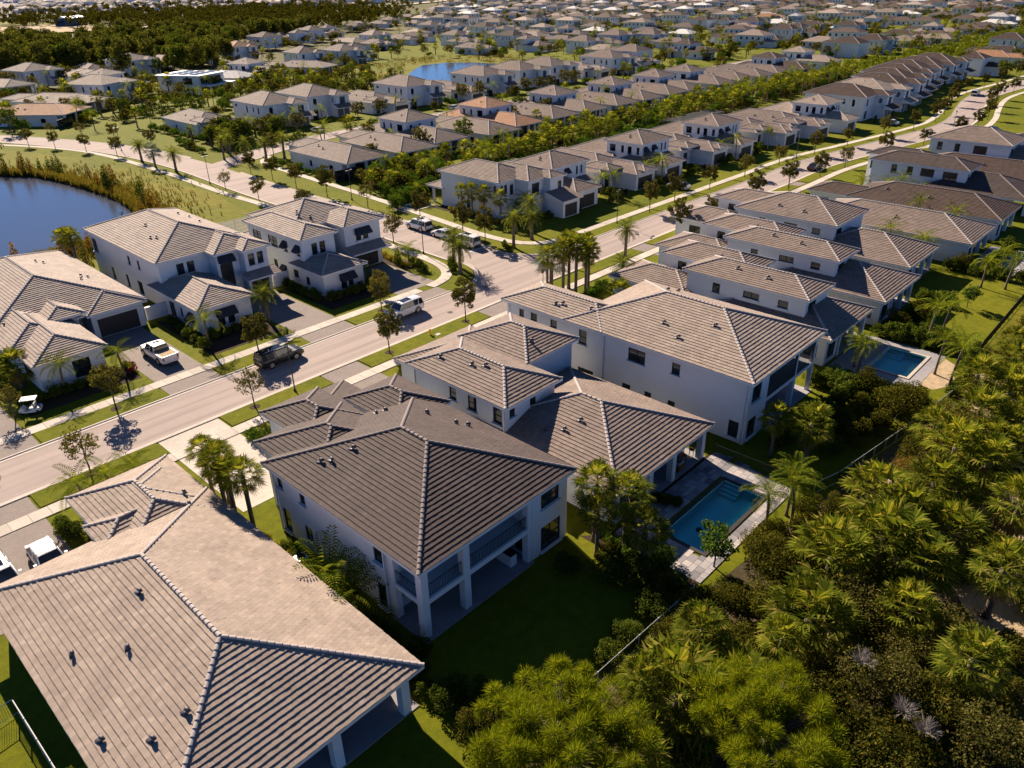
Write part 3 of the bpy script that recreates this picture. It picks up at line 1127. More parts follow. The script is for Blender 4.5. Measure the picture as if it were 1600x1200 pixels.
B.wall(31.7, 45.8, 36.5, 49.3, 0, 6.05, [('W', 46.6, 47.6, 4.4, 5.3, 'w')], 'WNE')
B.wall(25.7, 48.9, 30.5, 52.9, 0, 5.85, (), 'WNE')
B.wall(28.2, 49.3, 35.7, 56.9, 0, 3.1, [('W', 54.5, 56.4, 0.1, 2.4, 'w')], 'WNE')
for x in (21.98, 25.6):
    B.box('column', x - 0.28, 28.8, 0, x + 0.28, 29.36, 5.98)
B.box('column', 31.6, 28.82, 0, 31.98, 29.38, 5.98)
B.box('balcony_floor', 21.74, 28.84, 2.75, 32.0, 32.2, 3.15)
B.box('lanai_floor', 21.5, 28.5, -0.02, 32.0, 32.2, 0.06, 'paver_patio')
B.box('beam', 21.76, 28.85, 5.6, 32.0, 29.3, 5.97)
B.box('side_post', 21.72, 31.6, 0, 22.2, 32.18, 5.97)
B.box('counter', 30.4, 29.4, 0.06, 31.0, 31.6, 1.05)
B.box('counter_top', 30.35, 29.35, 1.06, 31.05, 31.65, 1.12, 'frame_dark')
railing(B, 22.3, 29.0, 25.3, 29.0, 3.15)
railing(B, 25.9, 29.0, 31.6, 29.0, 3.15)
railing(B, 21.85, 29.4, 21.85, 31.6, 3.15)
for x, y in ((23.6, 41.9), (24.1, 41.2), (25.6, 40.6), (31.0, 45.0), (31.6, 44.6), (33.0, 41.0), (33.8, 38.5), (34.4, 37.8)):
    B.vents([(x, y, roof_z(x, y, 21.2, 28.3, 36.35, 46.3, 6.2))])

# C: house with the pool, two-storey front and one-storey back
Ch = House('house', 'taupe-roofed white house with one-storey lanai opening on a paved pool deck', 38.8, 26.2, 'g', 0)
Ch.roof(38.8, 26.2, 53.0, 42.5, 3.35)
Ch.roof(39.0, 38.0, 46.4, 51.0, 6.3)
Ch.roof(46.3, 42.2, 54.0, 51.6, 6.35)
Ch.roof(42.6, 48.0, 53.6, 57.5, 3.3)
Ch.wall(39.5, 38.5, 45.9, 50.5, 0, 6.1, [('W', 44.6, 45.5, 4.4, 5.7, 'w'), ('W', 42.0, 43.1, 4.2, 5.7, 'w'), ('W', 38.9, 40.0, 4.1, 5.7, 'w'), ('S', 40.0, 40.7, 4.8, 5.6, 'w'), ('S', 42.6, 43.4, 4.8, 5.6, 'w')])
Ch.wall(46.4, 42.7, 53.5, 51.1, 0, 6.15, [('W', 48, 49, 4.5, 5.5, 'w')])
Ch.wall(39.3, 30.6, 52.5, 38.5, 0, 3.15, [('S', 44.2, 51.8, 0.1, 2.6, 'w')], 'SWE')
Ch.wall(39.3, 26.8, 43.6, 30.6, 0, 3.15, [('S', 40.0, 43.2, 0.35, 2.6, 'w')], 'SWE')
Ch.wall(43.1, 50.5, 53.1, 57.0, 0, 3.1, [('W', 53, 55, 0.4, 2.4, 'w')], 'WNE')
for x in (43.95, 47.4, 52.1):
    Ch.box('column', x - 0.28, 26.55, 0, x + 0.28, 27.1, 3.14)
Ch.box('lanai_floor', 43.6, 26.5, -0.02, 52.6, 30.6, 0.066, 'paver_patio')
for x, y in ((41.0, 48.3), (41.6, 44.7), (42.0, 43.4), (49.0, 44.2)):
    Ch.vents([(x, y, roof_z(x, y, 39.0, 38.0, 46.4, 51.0, 6.3) if x < 46 else roof_z(x, y, 46.3, 42.2, 54.0, 51.6, 6.35))])
for x, y in ((41.3, 35.6), (42.0, 34.2), (43.4, 33.6)):
    Ch.vents([(x, y, roof_z(x, y, 38.8, 26.2, 53.0, 42.5, 3.35))])

# D: long two-storey house with the screened upper lanai
Dh = House('house', 'long two-storey white house with light tan roof and dark screened upper porch', 56.0, 24.5, 'p', 0)
Dh.roof(56.0, 24.5, 71.0, 46.0, 6.6)
Dh.roof(56.05, 41.0, 62.8, 54.9, 6.57)
Dh.roof(61.5, 45.0, 68.0, 57.5, 3.5)
Dh.wall(56.5, 25.0, 60.2, 54.4, 0, 6.4, [('W', 36.0, 38.0, 4.4, 5.8, 'w'), ('W', 32.1, 33.0, 4.6, 5.8, 'w'), ('W', 42.2, 44.2, 1.0, 1.6, 'w'), ('W', 37.5, 38.5, 0.9, 1.7, 'w'), ('W', 35.0, 35.8, 0.9, 1.7, 'w'),
                                         ('W', 32.3, 33.1, 0.9, 1.7, 'w'), ('W', 25.6, 26.6, 0.4, 2.1, 'w'), ('W', 51.9, 52.6, 4.9, 5.9, 'w'), ('W', 50.0, 50.9, 4.9, 5.9, 'w'), ('W', 47.2, 48.1, 4.9, 5.9, 'w'), ('W', 43.2, 44.2, 4.3, 5.9, 'w'),
                                         ('S', 57.1, 58.8, 4.0, 5.7, 'w'), ('S', 57.0, 58.6, 0.3, 2.3, 'w')])
Dh.wall(60.2, 29.0, 70.5, 45.5, 0, 6.4, [('S', 61, 69, 3.7, 5.8, 'w'), ('S', 61, 69, 0.1, 2.5, 'w')], 'SNE')
Dh.wall(60.2, 45.5, 62.3, 54.4, 0, 6.35, (), 'NE')
Dh.wall(62.3, 45.5, 67.5, 57.0, 0, 3.3, (), 'NE')
Dh.box('balcony_floor', 60.21, 25.05, 2.9, 70.5, 29.0, 3.3)
Dh.box('lanai_floor', 60.2, 24.7, -0.02, 70.6, 29.0, 0.06, 'paver_patio')
Dh.box('column', 66.2, 25.02, 3.3, 66.4, 25.3, 6.4)
Dh.box('column', 66.0, 25.02, 0.06, 66.5, 25.5, 2.9)
Dh.box('column', 70.2, 25.02, 0, 70.5, 25.4, 6.4)
Dh.box('porch_screen', 60.25, 25.06, 3.3, 70.2, 25.09, 6.38, 'pool_screen')
for x, y in ((57.6, 48.4), (57.9, 47.7), (58.4, 44.3), (59.5, 36.2), (58.3, 33.8), (61.0, 31.5), (66.0, 40.0), (67.2, 39.5)):
    Dh.vents([(x, y, roof_z(x, y, 56.0, 24.5, 71.0, 46.0, 6.6) if y < 44 else roof_z(x, y, 56.0, 41, 62.8, 54.9, 6.57))])


for h_, pts in ((A, ((3.3, 29.15, 3.1), (18.1, 40.0, 3.1))), (B, ((21.6, 45.6, 6.0), (21.6, 32.4, 6.0), (35.95, 28.9, 6.0))), (Ch, ((39.4, 38.6, 6.1), (39.4, 50.2, 6.1), (39.2, 30.0, 3.1))), (Dh, ((56.4, 25.3, 6.4), (56.4, 54.0, 6.4), (56.4, 41.0, 6.4)))):
    for x, y, z in pts:
        h_.box('downspout', x - 0.05, y - 0.05, 0.1, x + 0.05, y + 0.05, z, 'trim')


# E, F, G: the three similar houses beyond D
def house_efg(x, label, tile, wide=6.8, y2=29.3, rear=25.6):
    h = House('house', label, x, rear, tile, 1)
    h.roof(x - 0.3, rear, x + 11.7, rear + 15, 3.35)
    h.roof(x + 1.4, y2, x + 1.4 + wide, y2 + 16, 6.4)
    h.roof(x + 5.2, y2 + 9.0, x + 11.8, y2 + 21.5, 6.3)
    h.roof(x + 0.2, y2 + 14.5, x + 8.0, y2 + 26.0, 3.5)
    h.wall(x + 1.9, y2 + 0.5, x + 0.9 + wide, y2 + 15.5, 0, 6.2, [('S', x + 2.6, x + 4.6, 4.2, 5.6, 'w'), ('W', y2 + 2.5, y2 + 3.7, 4.6, 5.5, 'w'), ('W', y2 + 6, y2 + 8, 4.7, 5.5, 'w'), ('W', y2 + 11, y2 + 12, 4.3, 5.5, 'w')])
    h.wall(x + 5.7, y2 + 9.5, x + 11.3, y2 + 21.0, 0, 6.1, [('W', y2 + 18, y2 + 19.2, 4.0, 5.6, 'w'), ('S', x + 9.2, x + 10.4, 4.4, 5.5, 'w')])
    h.wall(x + 0.2, rear + 4.5, x + 11.2, rear + 9, 0, 3.15, [('S', x + 4.2, x + 10.6, 0.1, 2.6, 'w')], 'SWE')
    h.wall(x + 0.2, rear + 0.6, x + 3.4, rear + 4.5, 0, 3.15, [('S', x + 0.8, x + 2.8, 0.5, 2.4, 'w'), ('W', rear + 1.5, rear + 3, 0.8, 2.3, 'w')], 'SWE')
    h.wall(x + 0.7, y2 + 15.5, x + 7.5, y2 + 25.5, 0, 3.3, [('W', y2 + 21, y2 + 23, 0.5, 2.5, 'w'), ('W', y2 + 17, y2 + 18, 1.2, 2.2, 'w')], 'WNE')
    for cx in (x + 3.8, x + 7.6, x + 10.9):
        h.box('column', cx - 0.24, rear + 0.5, 0, cx + 0.24, rear + 0.98, 3.14)
    h.box('lanai_floor', x + 3.4, rear + 0.4, -0.02, x + 11.2, rear + 4.5, 0.06, 'paver_patio')
    h.vents([(x + 3.2, y2 + 6, roof_z(x + 3.2, y2 + 6, x + 1.4, y2, x + 1.4 + wide, y2 + 16, 6.4)), (x + 3.6, y2 + 10, roof_z(x + 3.6, y2 + 10, x + 1.4, y2, x + 1.4 + wide, y2 + 16, 6.4)),
             (x + 6.9, y2 + 14, roof_z(x + 6.9, y2 + 14, x + 5.2, y2 + 9, x + 11.8, y2 + 21.5, 6.3))])
    return h


house_efg(76.4, 'taupe-roofed two-storey house with the turquoise pool behind its shaded lanai', 'g')
house_efg(91.0, 'taupe-roofed two-storey house, low rear roof half in shadow, beside the open lawn', 'g', 6.4, 32.0, 25.2)
house_efg(105.3, 'taupe two-storey house between the open lawn and the long one-storey house', 'g', 11.4, 38.2, 27.2)


def house_long(x, label, tile, rear=24.0, front=55.5, x1=None):
    x1 = x1 or x + 12
    h = House('house', label, x, rear, tile, 1)
    h.roof(x, rear, x1, front - 7, 3.35)
    h.roof(x + 0.3, front - 13, x + 7.0, front, 3.3)
    h.wall(x + 0.5, rear + 4, x1 - 0.5, front - 7.5, 0, 3.15, [('S', x + 3.5, x + 8.8, 0.1, 2.6, 'w'), ('W', rear + 9, rear + 10.5, 1, 2.3, 'w'), ('W', rear + 15, rear + 16, 1, 2.3, 'w')])
    h.wall(x + 0.8, front - 7.5, x + 6.5, front - 0.5, 0, 3.1, [('W', front - 4, front - 2, 0.6, 2.3, 'w')], 'WNE')
    h.wall(x + 0.5, rear + 0.5, x + 3.0, rear + 4, 0, 3.15, [('S', x + 1.0, x + 2.6, 0.5, 2.4, 'w')], 'SWE')
    for cx in (x + 3.3, x + 7.4, x1 - 0.8):
        h.box('column', cx - 0.24, rear + 0.5, 0, cx + 0.24, rear + 0.98, 3.14)
    h.vents([(x + 3, rear + 12, roof_z(x + 3, rear + 12, x, rear, x1, front - 7, 3.35)), (x + 3.5, rear + 19, roof_z(x + 3.5, rear + 19, x, rear, x1, front - 7, 3.35))])
    return h


house_long(120.6, 'long one-storey taupe-roofed house, fourth beyond the house with screened porch', 'g')
house_long(136.0, 'long one-storey house with dark brown roof beside the brown-roofed two-storey house', 'd')
J = House('house', 'two-storey white house with brown roof and row of tall side windows', 151.5, 24.0, 'b', 1)
J.roof(153.5, 34.0, 161.0, 51.5, 6.45)
J.roof(158.5, 42.0, 165.0, 54.0, 6.4)
J.roof(151.5, 23.8, 164.5, 41.0, 3.35)
J.wall(154.0, 34.5, 160.5, 51.0, 0, 6.25, [('W', 46.4, 47.4, 4.4, 5.9, 'w'), ('W', 43.6, 44.6, 4.4, 5.9, 'w'), ('W', 39.9, 42.2, 4.5, 5.9, 'w'), ('W', 36.0, 38.4, 4.2, 5.8, 'w'), ('W', 46.6, 47.6, 1.0, 2.4, 'w'),
                                          ('S', 155.0, 155.8, 4.4, 5.6, 'w'), ('S', 156.8, 157.6, 4.4, 5.6, 'w'), ('S', 158.6, 159.4, 4.4, 5.6, 'w')])
J.wall(159.0, 42.5, 164.5, 53.5, 0, 6.2, [('W', 51.5, 53, 3.6, 5.4, 'w')])
J.wall(152.0, 28, 164.0, 34.5, 0, 3.15, [('S', 156, 163, 0.1, 2.6, 'w')], 'SWE')
for cx in (155.0, 159.4, 163.6):
    J.box('column', cx - 0.24, 24.3, 0, cx + 0.24, 24.8, 3.14)
house_long(167.5, 'one-storey dark-roofed house behind the white two-storey house by the road bend', 'd')
K = House('house', 'white two-storey house with tan roof on the inside of the road bend', 181.5, 26.0, 'g', 1)
K.roof(182.0, 34.0, 194.0, 50.0, 6.5)
K.roof(181.5, 25.0, 195.0, 40.0, 3.35)
K.wall(182.5, 34.5, 193.5, 49.5, 0, 6.3, [('W', 47, 48, 4.2, 5.8, 'w'), ('W', 43.6, 44.6, 4.2, 5.8, 'w'), ('W', 38.5, 41, 4.2, 5.8, 'w'), ('S', 184, 186, 4.3, 5.6, 'w'), ('S', 189, 191, 4.3, 5.6, 'w')])
K.wall(182.0, 29, 194.5, 34.5, 0, 3.15, (), 'SWE')
house_long(198.0, 'one-storey dark-roofed house beyond the bend with drive to the curved pavement', 'd', 22.0, 50.0, 211)

# ---------------------------------------------------------------- far side, left of the cross street (fronts towards the camera)
L1 = House('house', 'one-storey taupe-roofed house with three small hip gables and the pickup on its drive', 15.0, 83.6, 's', 1)
L1.roof(14.6, 93.9, 32.7, 122.5, 3.4)
L1.roof(25.5, 93.5, 32.65, 103, 3.3)
L1.roof(16.4, 83.6, 24.0, 100, 3.3)
L1.roof(21.0, 93.0, 25.4, 102, 4.1)
L1.roof(15.6, 88.6, 23.2, 103, 3.5)
L1.wall(15.1, 97.5, 32.2, 122, 0, 3.2, [('W', 102, 104, 0.8, 2.3, 'w')])
L1.wall(26.0, 94.0, 32.15, 98, 0, 3.1, [('S', 26.6, 31.4, 0.05, 2.4, 'g')])
L1.wall(16.9, 84.1, 23.5, 98, 0, 3.1, [('S', 20.2, 22.0, 0.5, 2.5, 'w'), ('W', 88, 89.4, 0.6, 2.2, 'w')])
L1.wall(21.4, 95.5, 25.1, 99, 0, 3.9, [('S', 22.6, 24.2, 0.1, 2.7, 'd')])
L1.box('garage_surround', 25.98, 93.93, 2.5, 32.17, 93.99, 2.62, 'trim')
for x, y in ((17.0, 96.6), (17.7, 95.9), (26.5, 112), (27.2, 111.4), (29.2, 104.6), (29.8, 104), (28.6, 102.6)):
    L1.vents([(x, y, roof_z(x, y, 14.6, 93.9, 32.7, 122.5, 3.4))])

L2 = House('house', 'two-storey white house with dark awnings and one-storey wing, drive shaded beside date palm', 35.5, 85.0, 's', 1)
L2.roof(35.5, 95.9, 49.6, 119.5, 6.6)
L2.roof(42.2, 93.6, 49.55, 104, 6.55)
L2.roof(45.4, 91.9, 49.7, 100, 6.62)
L2.roof(34.9, 85.0, 42.6, 98.5, 3.3)
L2.lean(45.0, 90.7, 49.9, 92.4, 2.95, 3.6)
L2.wall(36.0, 96.4, 49.1, 119, 0, 6.4, [('W', 105.5, 106.3, 4.2, 5.4, 'w'), ('W', 102.5, 103.2, 4.2, 5.4, 'w'), ('W', 112.6, 113.6, 0.3, 2.2, 'w'), ('W', 107.7, 108.6, 0.3, 2.2, 'w'), ('W', 103.3, 104.8, 0.3, 2.2, 'w'), ('W', 117.0, 118.6, 3.4, 5.4, 'w'),
                                       ('S', 38.3, 39.3, 4.0, 5.7, 'w'), ('S', 39.7, 40.7, 4.0, 5.7, 'w')])
L2.wall(42.6, 94.0, 45.9, 97, 0, 6.4, [('S', 43.0, 44.8, 0.1, 4.9, 'd')])
L2.wall(45.8, 92.4, 49.15, 97, 0, 6.42, [('S', 46.3, 47.2, 4.3, 5.9, 'w'), ('S', 47.6, 48.5, 4.3, 5.9, 'w'), ('S', 46.2, 48.8, 0.05, 2.4, 'g')])
L2.wall(35.4, 85.5, 42.1, 97, 0, 3.1, [('S', 37.5, 38.4, 0.4, 2.1, 'w'), ('S', 38.8, 39.7, 0.4, 2.1, 'w'), ('W', 92.5, 94, 0.2, 2.3, 'w'), ('W', 90.4, 91, 0.9, 2.2, 'w'), ('W', 87.4, 88.4, 0.6, 2.0, 'a')])
L2.awning((43.9 - 35.5, 94.0 - 85.0, 4.9), 0, 1.9, 1.0)
L2.awning((38.6 - 35.5, 85.5 - 85.0, 0.9), 0, 2.3, 1.5)
for x, y in ((40.0, 108), (38.6, 103.5), (39.0, 102.5), (46.5, 112), (47.2, 110), (46.8, 106)):
    L2.vents([(x, y, roof_z(x, y, 35.5, 95.9, 49.6, 119.5, 6.6))])

L3 = House('house', 'two-storey white corner house with dark awnings and garage facing the palm-lined junction', 52.4, 84.5, 's', 1)
L3.roof(52.5, 89.3, 58.8, 104.5, 6.85)
L3.roof(54.5, 94.0, 66.8, 106.5, 6.95)
L3.roof(60.0, 89.8, 67.3, 99, 6.9)
L3.roof(51.9, 84.0, 59.4, 92, 3.3)
L3.lean(60.2, 88.4, 67.2, 90.4, 3.0, 3.8)
L3.roof(49.9 + 2.4, 104, 64, 110, 3.2)
L3.wall(53.0, 89.8, 58.3, 104, 0, 6.65, [('S', 54.5, 55.4, 4.2, 5.9, 'w'), ('S', 55.8, 56.7, 4.2, 5.9, 'w'), ('W', 100.5, 102.8, 4.6, 5.9, 'w'), ('W', 96.2, 98.6, 4.4, 5.9, 'w'), ('W', 93.7, 94.5, 4.3, 5.6, 'a'), ('W', 90.5, 91.3, 4.3, 5.6, 'a'),
                                        ('W', 97.0, 98.0, 0.4, 2.4, 'w'), ('W', 94.8, 95.8, 0.8, 1.8, 'a'), ('W', 91.7, 92.9, 0.8, 2.0, 'w')])
L3.wall(55.0, 94.5, 66.3, 106, 0, 6.75, (), 'SNE')
L3.wall(60.5, 90.4, 66.8, 98, 0, 6.7, [('S', 62.4, 63.3, 4.3, 5.5, 'w'), ('S', 63.7, 64.6, 4.3, 5.5, 'w'), ('S', 61.4, 66.0, 0.05, 2.4, 'g')])
L3.awning((63.5 - 52.4, 90.4 - 84.5, 4.5), 0, 2.4, 1.4)
L3.wall(52.4, 84.5, 58.9, 90, 0, 3.1, [('S', 55.1, 56.0, 0.4, 2.2, 'w'), ('S', 56.3, 57.1, 0.4, 2.2, 'w'), ('W', 88.0, 88.9, 0.8, 2.0, 'w')])
L3.awning((56.1 - 52.4, 84.5 - 84.5, 0.9), 0, 2.2, 1.5)
L3.vents([(57.5, 97.5, 8.3), (58.6, 95.9, 7.7), (64.5, 98.5, 8.3), (65.2, 98.0, 8.0)])

R1 = House('house', 'two-storey white corner house with taupe roof behind the date palms', 94.2, 84.0, 'g', 1)
R1.roof(94.2, 92.3, 104.5, 108.2, 6.45)
R1.roof(98.6, 89.2, 106.9, 103, 6.42)
R1.roof(102.6, 87.6, 107.2, 98, 6.47)
R1.lean(101.8, 83.9, 107.4, 88.2, 3.1, 4.2)
R1.roof(94.5, 107, 101, 112, 3.2)
R1.wall(94.7, 92.8, 104, 107.7, 0, 6.25, [('W', 93.3, 94.0, 4.1, 5.7, 'w'), ('S', 95.2, 95.9, 4.1, 5.7, 'w'), ('S', 96.2, 96.9, 4.1, 5.7, 'w'), ('S', 97.6, 98.5, 3.7, 5.5, 'w'), ('W', 100, 101, 0.6, 2.2, 'w')])
R1.wall(99.1, 89.7, 106.4, 102.5, 0, 6.2, [('S', 100.0, 102.0, 3.6, 5.7, 'w')])
R1.wall(103.1, 88.1, 106.7, 97, 0, 6.25, [('S', 105.2, 106.2, 3.7, 5.5, 'w')])
R1.wall(102.3, 84.4, 106.9, 88.1, 0, 2.9, [('S', 102.9, 106.3, 0.05, 2.3, 'g')], 'SWE')
for x, y in ((95.2, 110.6), (100.4, 110.6)):
    R1.box('column', x, y, 0, x + 0.4, y + 0.4, 3.0)

# ---------------------------------------------------------------- house patterns for the rows behind
TEMPL = {}


def t_front2():
    h = House('house', '-', 0, 0, 'g', 1, simple_windows=True)
    h.roof(1, 7, 12.2, 17.2, 6.5)
    h.roof(-0.2, 0.3, 7.4, 12, 3.35)
    h.roof(0.3, 14, 12.6, 27.5, 3.35)
    h.lean(8.6, 5.6, 12.0, 7.6, 3.0, 3.7)
    h.wall(1.5, 7.5, 11.7, 16.7, 0, 6.3, [('W', 14.4, 15.9, 4.2, 5.7, 'w'), ('W', 12.2, 12.9, 4.2, 5.7, 'w'), ('W', 10.2, 11.2, 4.0, 5.7, 'w'), ('W', 8.2, 8.9, 4.2, 5.7, 'w'), ('S', 2.2, 3.1, 4.3, 5.6, 'a'), ('S', 5.2, 6.3, 4.3, 5.6, 'a'), ('S', 8.6, 9.2, 4.2, 5.7, 'w'), ('S', 10.0, 10.6, 4.2, 5.7, 'w')])
    h.wall(0.3, 0.8, 6.9, 10, 0, 3.15, [('S', 1.2, 6.0, 0.05, 2.4, 'g')], 'SWE')
    h.wall(0.8, 14.5, 12.1, 27, 0, 3.15, [('W', 20, 22, 0.8, 2.2, 'w')])
    h.vents([(3.0, 12, 7.2), (3.6, 12.4, 7.4)])
    return h.root


def t_front1():
    h = House('house', '-', 0, 0, 'g', 1, simple_windows=True)
    h.roof(0, 6.0, 12.4, 27.5, 3.4)
    h.roof(4.2, 0.3, 11.6, 12, 3.3)
    h.roof(1.2, 5.0, 5.6, 12, 4.0)
    h.roof(6.2, -0.1, 9.6, 4.5, 3.75)
    h.wall(0.5, 6.5, 11.9, 27, 0, 3.2, [('W', 12, 13.4, 0.8, 2.2, 'w'), ('W', 19, 20, 0.8, 2.2, 'w'), ('S', 2.0, 3.6, 0.1, 2.6, 'd')])
    h.wall(4.7, 0.8, 11.1, 8, 0, 3.1, [('S', 5.4, 10.4, 0.05, 2.4, 'g')], 'SWE')
    h.vents([(3.0, 18, 4.6), (3.2, 13, 4.7)])
    return h.root


def t_rear1():
    h = House('house', '-', 0, 0, 'g', 1, simple_windows=True)
    h.roof(0, 0, 12.0, 22.5, 3.4)
    h.roof(4.0, 16, 11.6, 30, 3.35)
    h.wall(0.5, 2.5, 11.5, 22, 0, 3.2, [('S', 4.0, 10.5, 0.1, 2.6, 'w'), ('W', 6, 7.4, 0.9, 2.2, 'w'), ('W', 14, 15, 0.9, 2.2, 'w')])
    h.wall(4.5, 22, 11.1, 29.5, 0, 3.15, (), 'WNE')
    for x in (0.9, 5.5, 11.1):
        h.box('column', x - 0.25, 0.4, 0, x + 0.25, 0.9, 3.2)
    h.vents([(3.0, 13, 4.6), (3.6, 15.4, 4.8)])
    return h.root


def t_rear2():
    h = House('house', '-', 0, 0, 'g', 1, simple_windows=True)
    h.roof(0, 0, 11.6, 17, 3.4)
    h.roof(2.6, 13.4, 13.4, 25, 6.5)
    h.roof(1.0, 20, 9, 31, 3.35)
    h.wall(0.5, 3.0, 11.1, 16, 0, 3.2, [('S', 4.0, 10.3, 0.1, 2.6, 'w'), ('W', 7, 8.4, 0.9, 2.2, 'w')])
    h.wall(3.1, 13.9, 12.9, 24.5, 0, 6.3, [('W', 22.4, 23.2, 4.0, 5.6, 'w'), ('W', 19.6, 20.3, 4.0, 5.6, 'w'), ('W', 15.5, 17.5, 3.9, 5.6, 'w'), ('S', 4.2, 5.1, 4.4, 5.6, 'w'), ('S', 7.2, 8.0, 4.4, 5.6, 'w'), ('S', 11.2, 12.0, 4.4, 5.6, 'w')])
    h.wall(1.5, 24.5, 8.5, 30.5, 0, 3.15, (), 'WNE')
    for x in (0.9, 5.5, 10.7):
        h.box('column', x - 0.25, 0.4, 0, x + 0.25, 0.9, 3.2)
    h.vents([(5.0, 18, 7.3)])
    return h.root


def t_north2():
    h = House('house', '-', 0, 0, 'g', 1, simple_windows=True, garage='garage_blue')
    h.roof(0, 3.4, 13.8, 22, 6.5)
    h.roof(7.6, 0, 13.6, 9, 6.45)
    h.lean(7.0, -2.2, 14.0, 0.6, 2.95, 3.9)
    h.wall(0.5, 3.9, 13.3, 21.5, 0, 6.3, [('W', 18.8, 20.2, 5.0, 5.6, 'w'), ('W', 13, 13.8, 3.8, 5.6, 'w'), ('W', 9.4, 10.1, 4.2, 5.6, 'w'), ('W', 6.6, 7.4, 3.8, 5.6, 'w'), ('S', 2.2, 3.4, 3.9, 5.7, 'w'), ('S', 2.0, 3.6, 0.4, 2.5, 'w')])
    h.wall(8.1, 0.5, 13.1, 5, 0, 6.25, [('S', 9.6, 11.6, 3.8, 5.8, 'w'), ('W', 1.8, 2.8, 4.2, 5.6, 'w'), ('S', 8.5, 10.6, 0.05, 2.3, 'g'), ('S', 10.9, 12.8, 0.05, 2.3, 'g')])
    h.vents([(5.0, 12, 8.1), (5.7, 12.3, 8.3)])
    return h.root


for k, fn in (('f2', t_front2), ('f1', t_front1), ('r1', t_rear1), ('r2', t_rear2), ('n2', t_north2)):
    TEMPL[k] = fn()


def merge_template(root, single=False):
    """houses of the rows behind: roofs become one part, walls one part, each window (pane, frame) one part"""
    buckets = {}
    keep = []

    def collect(key, o, M):
        buckets.setdefault(key, []).append((o.data, M))
    for ch in list(root.children):
        M = ch.matrix_local.copy()
        nm = ch.name.split('.')[0]
        if nm == 'roof':
            collect('roof', ch, M)
            for g in list(ch.children):
                collect('roof' if 'cap' not in g.name or single else 'ridge_cap', g, M @ g.matrix_local)
                bpy.data.objects.remove(g)
            bpy.data.objects.remove(ch)
        elif nm in ('wall', 'column'):
            if single:
                collect('wall', ch, M)
                bpy.data.objects.remove(ch)
        elif nm == 'roof_vent':
            if single:
                bpy.data.objects.remove(ch)
        elif nm == 'window':
            key = 'window%d' % len(buckets)
            collect(key if not single else 'wall', ch, M)
            for g in list(ch.children):
                collect(key if not single else 'wall', g, M @ g.matrix_local)
                bpy.data.objects.remove(g)
            bpy.data.objects.remove(ch)
        elif single:
            collect('wall', ch, M)
            bpy.data.objects.remove(ch)
    for key, lst in buckets.items():
        nm = 'window' if key.startswith('window') else key
        V, F, mi, mats = [], [], [], []
        b = 0
        for me, M in lst:
            co = np.empty(len(me.vertices) * 3, np.float32)
            me.vertices.foreach_get('co', co)
            R = np.array(M.to_3x3())
            V.append(co.reshape(-1, 3) @ R.T + np.array(M.translation))
            ids = []
            for m_ in me.materials:
                if m_ not in mats:
                    mats.append(m_)
                ids.append(mats.index(m_))
            for q in me.polygons:
                F.append(tuple(v + b for v in q.vertices))
                mi.append(ids[q.material_index])
            b += len(me.vertices)
        me = bpy.data.meshes.new(nm)
        me.from_pydata(np.concatenate(V).tolist(), [], F)
        for m_ in mats:
            me.materials.append(m_)
        me.polygons.foreach_set('material_index', mi)
        me.update()
        oo = mo(nm, me, root)
        if nm == 'ridge_cap':
            oo['kind'] = 'stuff'


for k in list(TEMPL):
    merge_template(TEMPL[k])
for k, fn in (('f2', t_front2), ('f1', t_front1), ('r1', t_rear1), ('r2', t_rear2), ('n2', t_north2)):
    TEMPL[k + 'x'] = fn()
    merge_template(TEMPL[k + 'x'], True)


def put(k, x, y, tile='g', label='', rz=0.0, group=None, sx=1.0, sy=1.0):
    r = dup(TEMPL[k], (x, y, 0), rz, (sx, sy, 1.0), label, group)
    if tile != 'g':
        recolor(r, 'tile_g', 'tile_' + tile)
    return r


ordn = ['second', 'third', 'fourth', 'fifth', 'sixth', 'seventh', 'eighth', 'ninth', 'tenth', 'eleventh', 'twelfth', 'thirteenth', 'fourteenth', 'fifteenth', 'sixteenth', 'seventeenth']
for i, (k, x, y, t) in enumerate((('f2', 107.2, 85.0, 'g'), ('f1', 121.8, 85.0, 'g'), ('f2', 136.4, 85.0, 'g'), ('f1', 150.4, 84.6, 'g'), ('f2', 165.0, 83.6, 'g'), ('f1', 180.2, 82.0, 'g'), ('f1', 194.0, 79.6, 'g'), ('f2', 211.0, 77.6, 't'),
                                  ('n2', 232.0, 78.5, 'd'), ('n2', 247.6, 79.0, 't'), ('n2', 263.0, 80.0, 'd'), ('n2', 278.5, 83.0, 'd'), ('n2', 294.0, 86.0, 'd'), ('n2', 309.6, 88.0, 'd'), ('n2', 325.0, 88.0, 'd'), ('n2', 341, 88, 'd'))):
    nm = {'f2': 'two-storey house with awnings and garage wing', 'f1': 'one-storey house with gable over garage', 'n2': 'two-storey house with porch over garage'}[k]
    put(k, x, y, t, nm + ', %s along the street from the junction' % ordn[i])
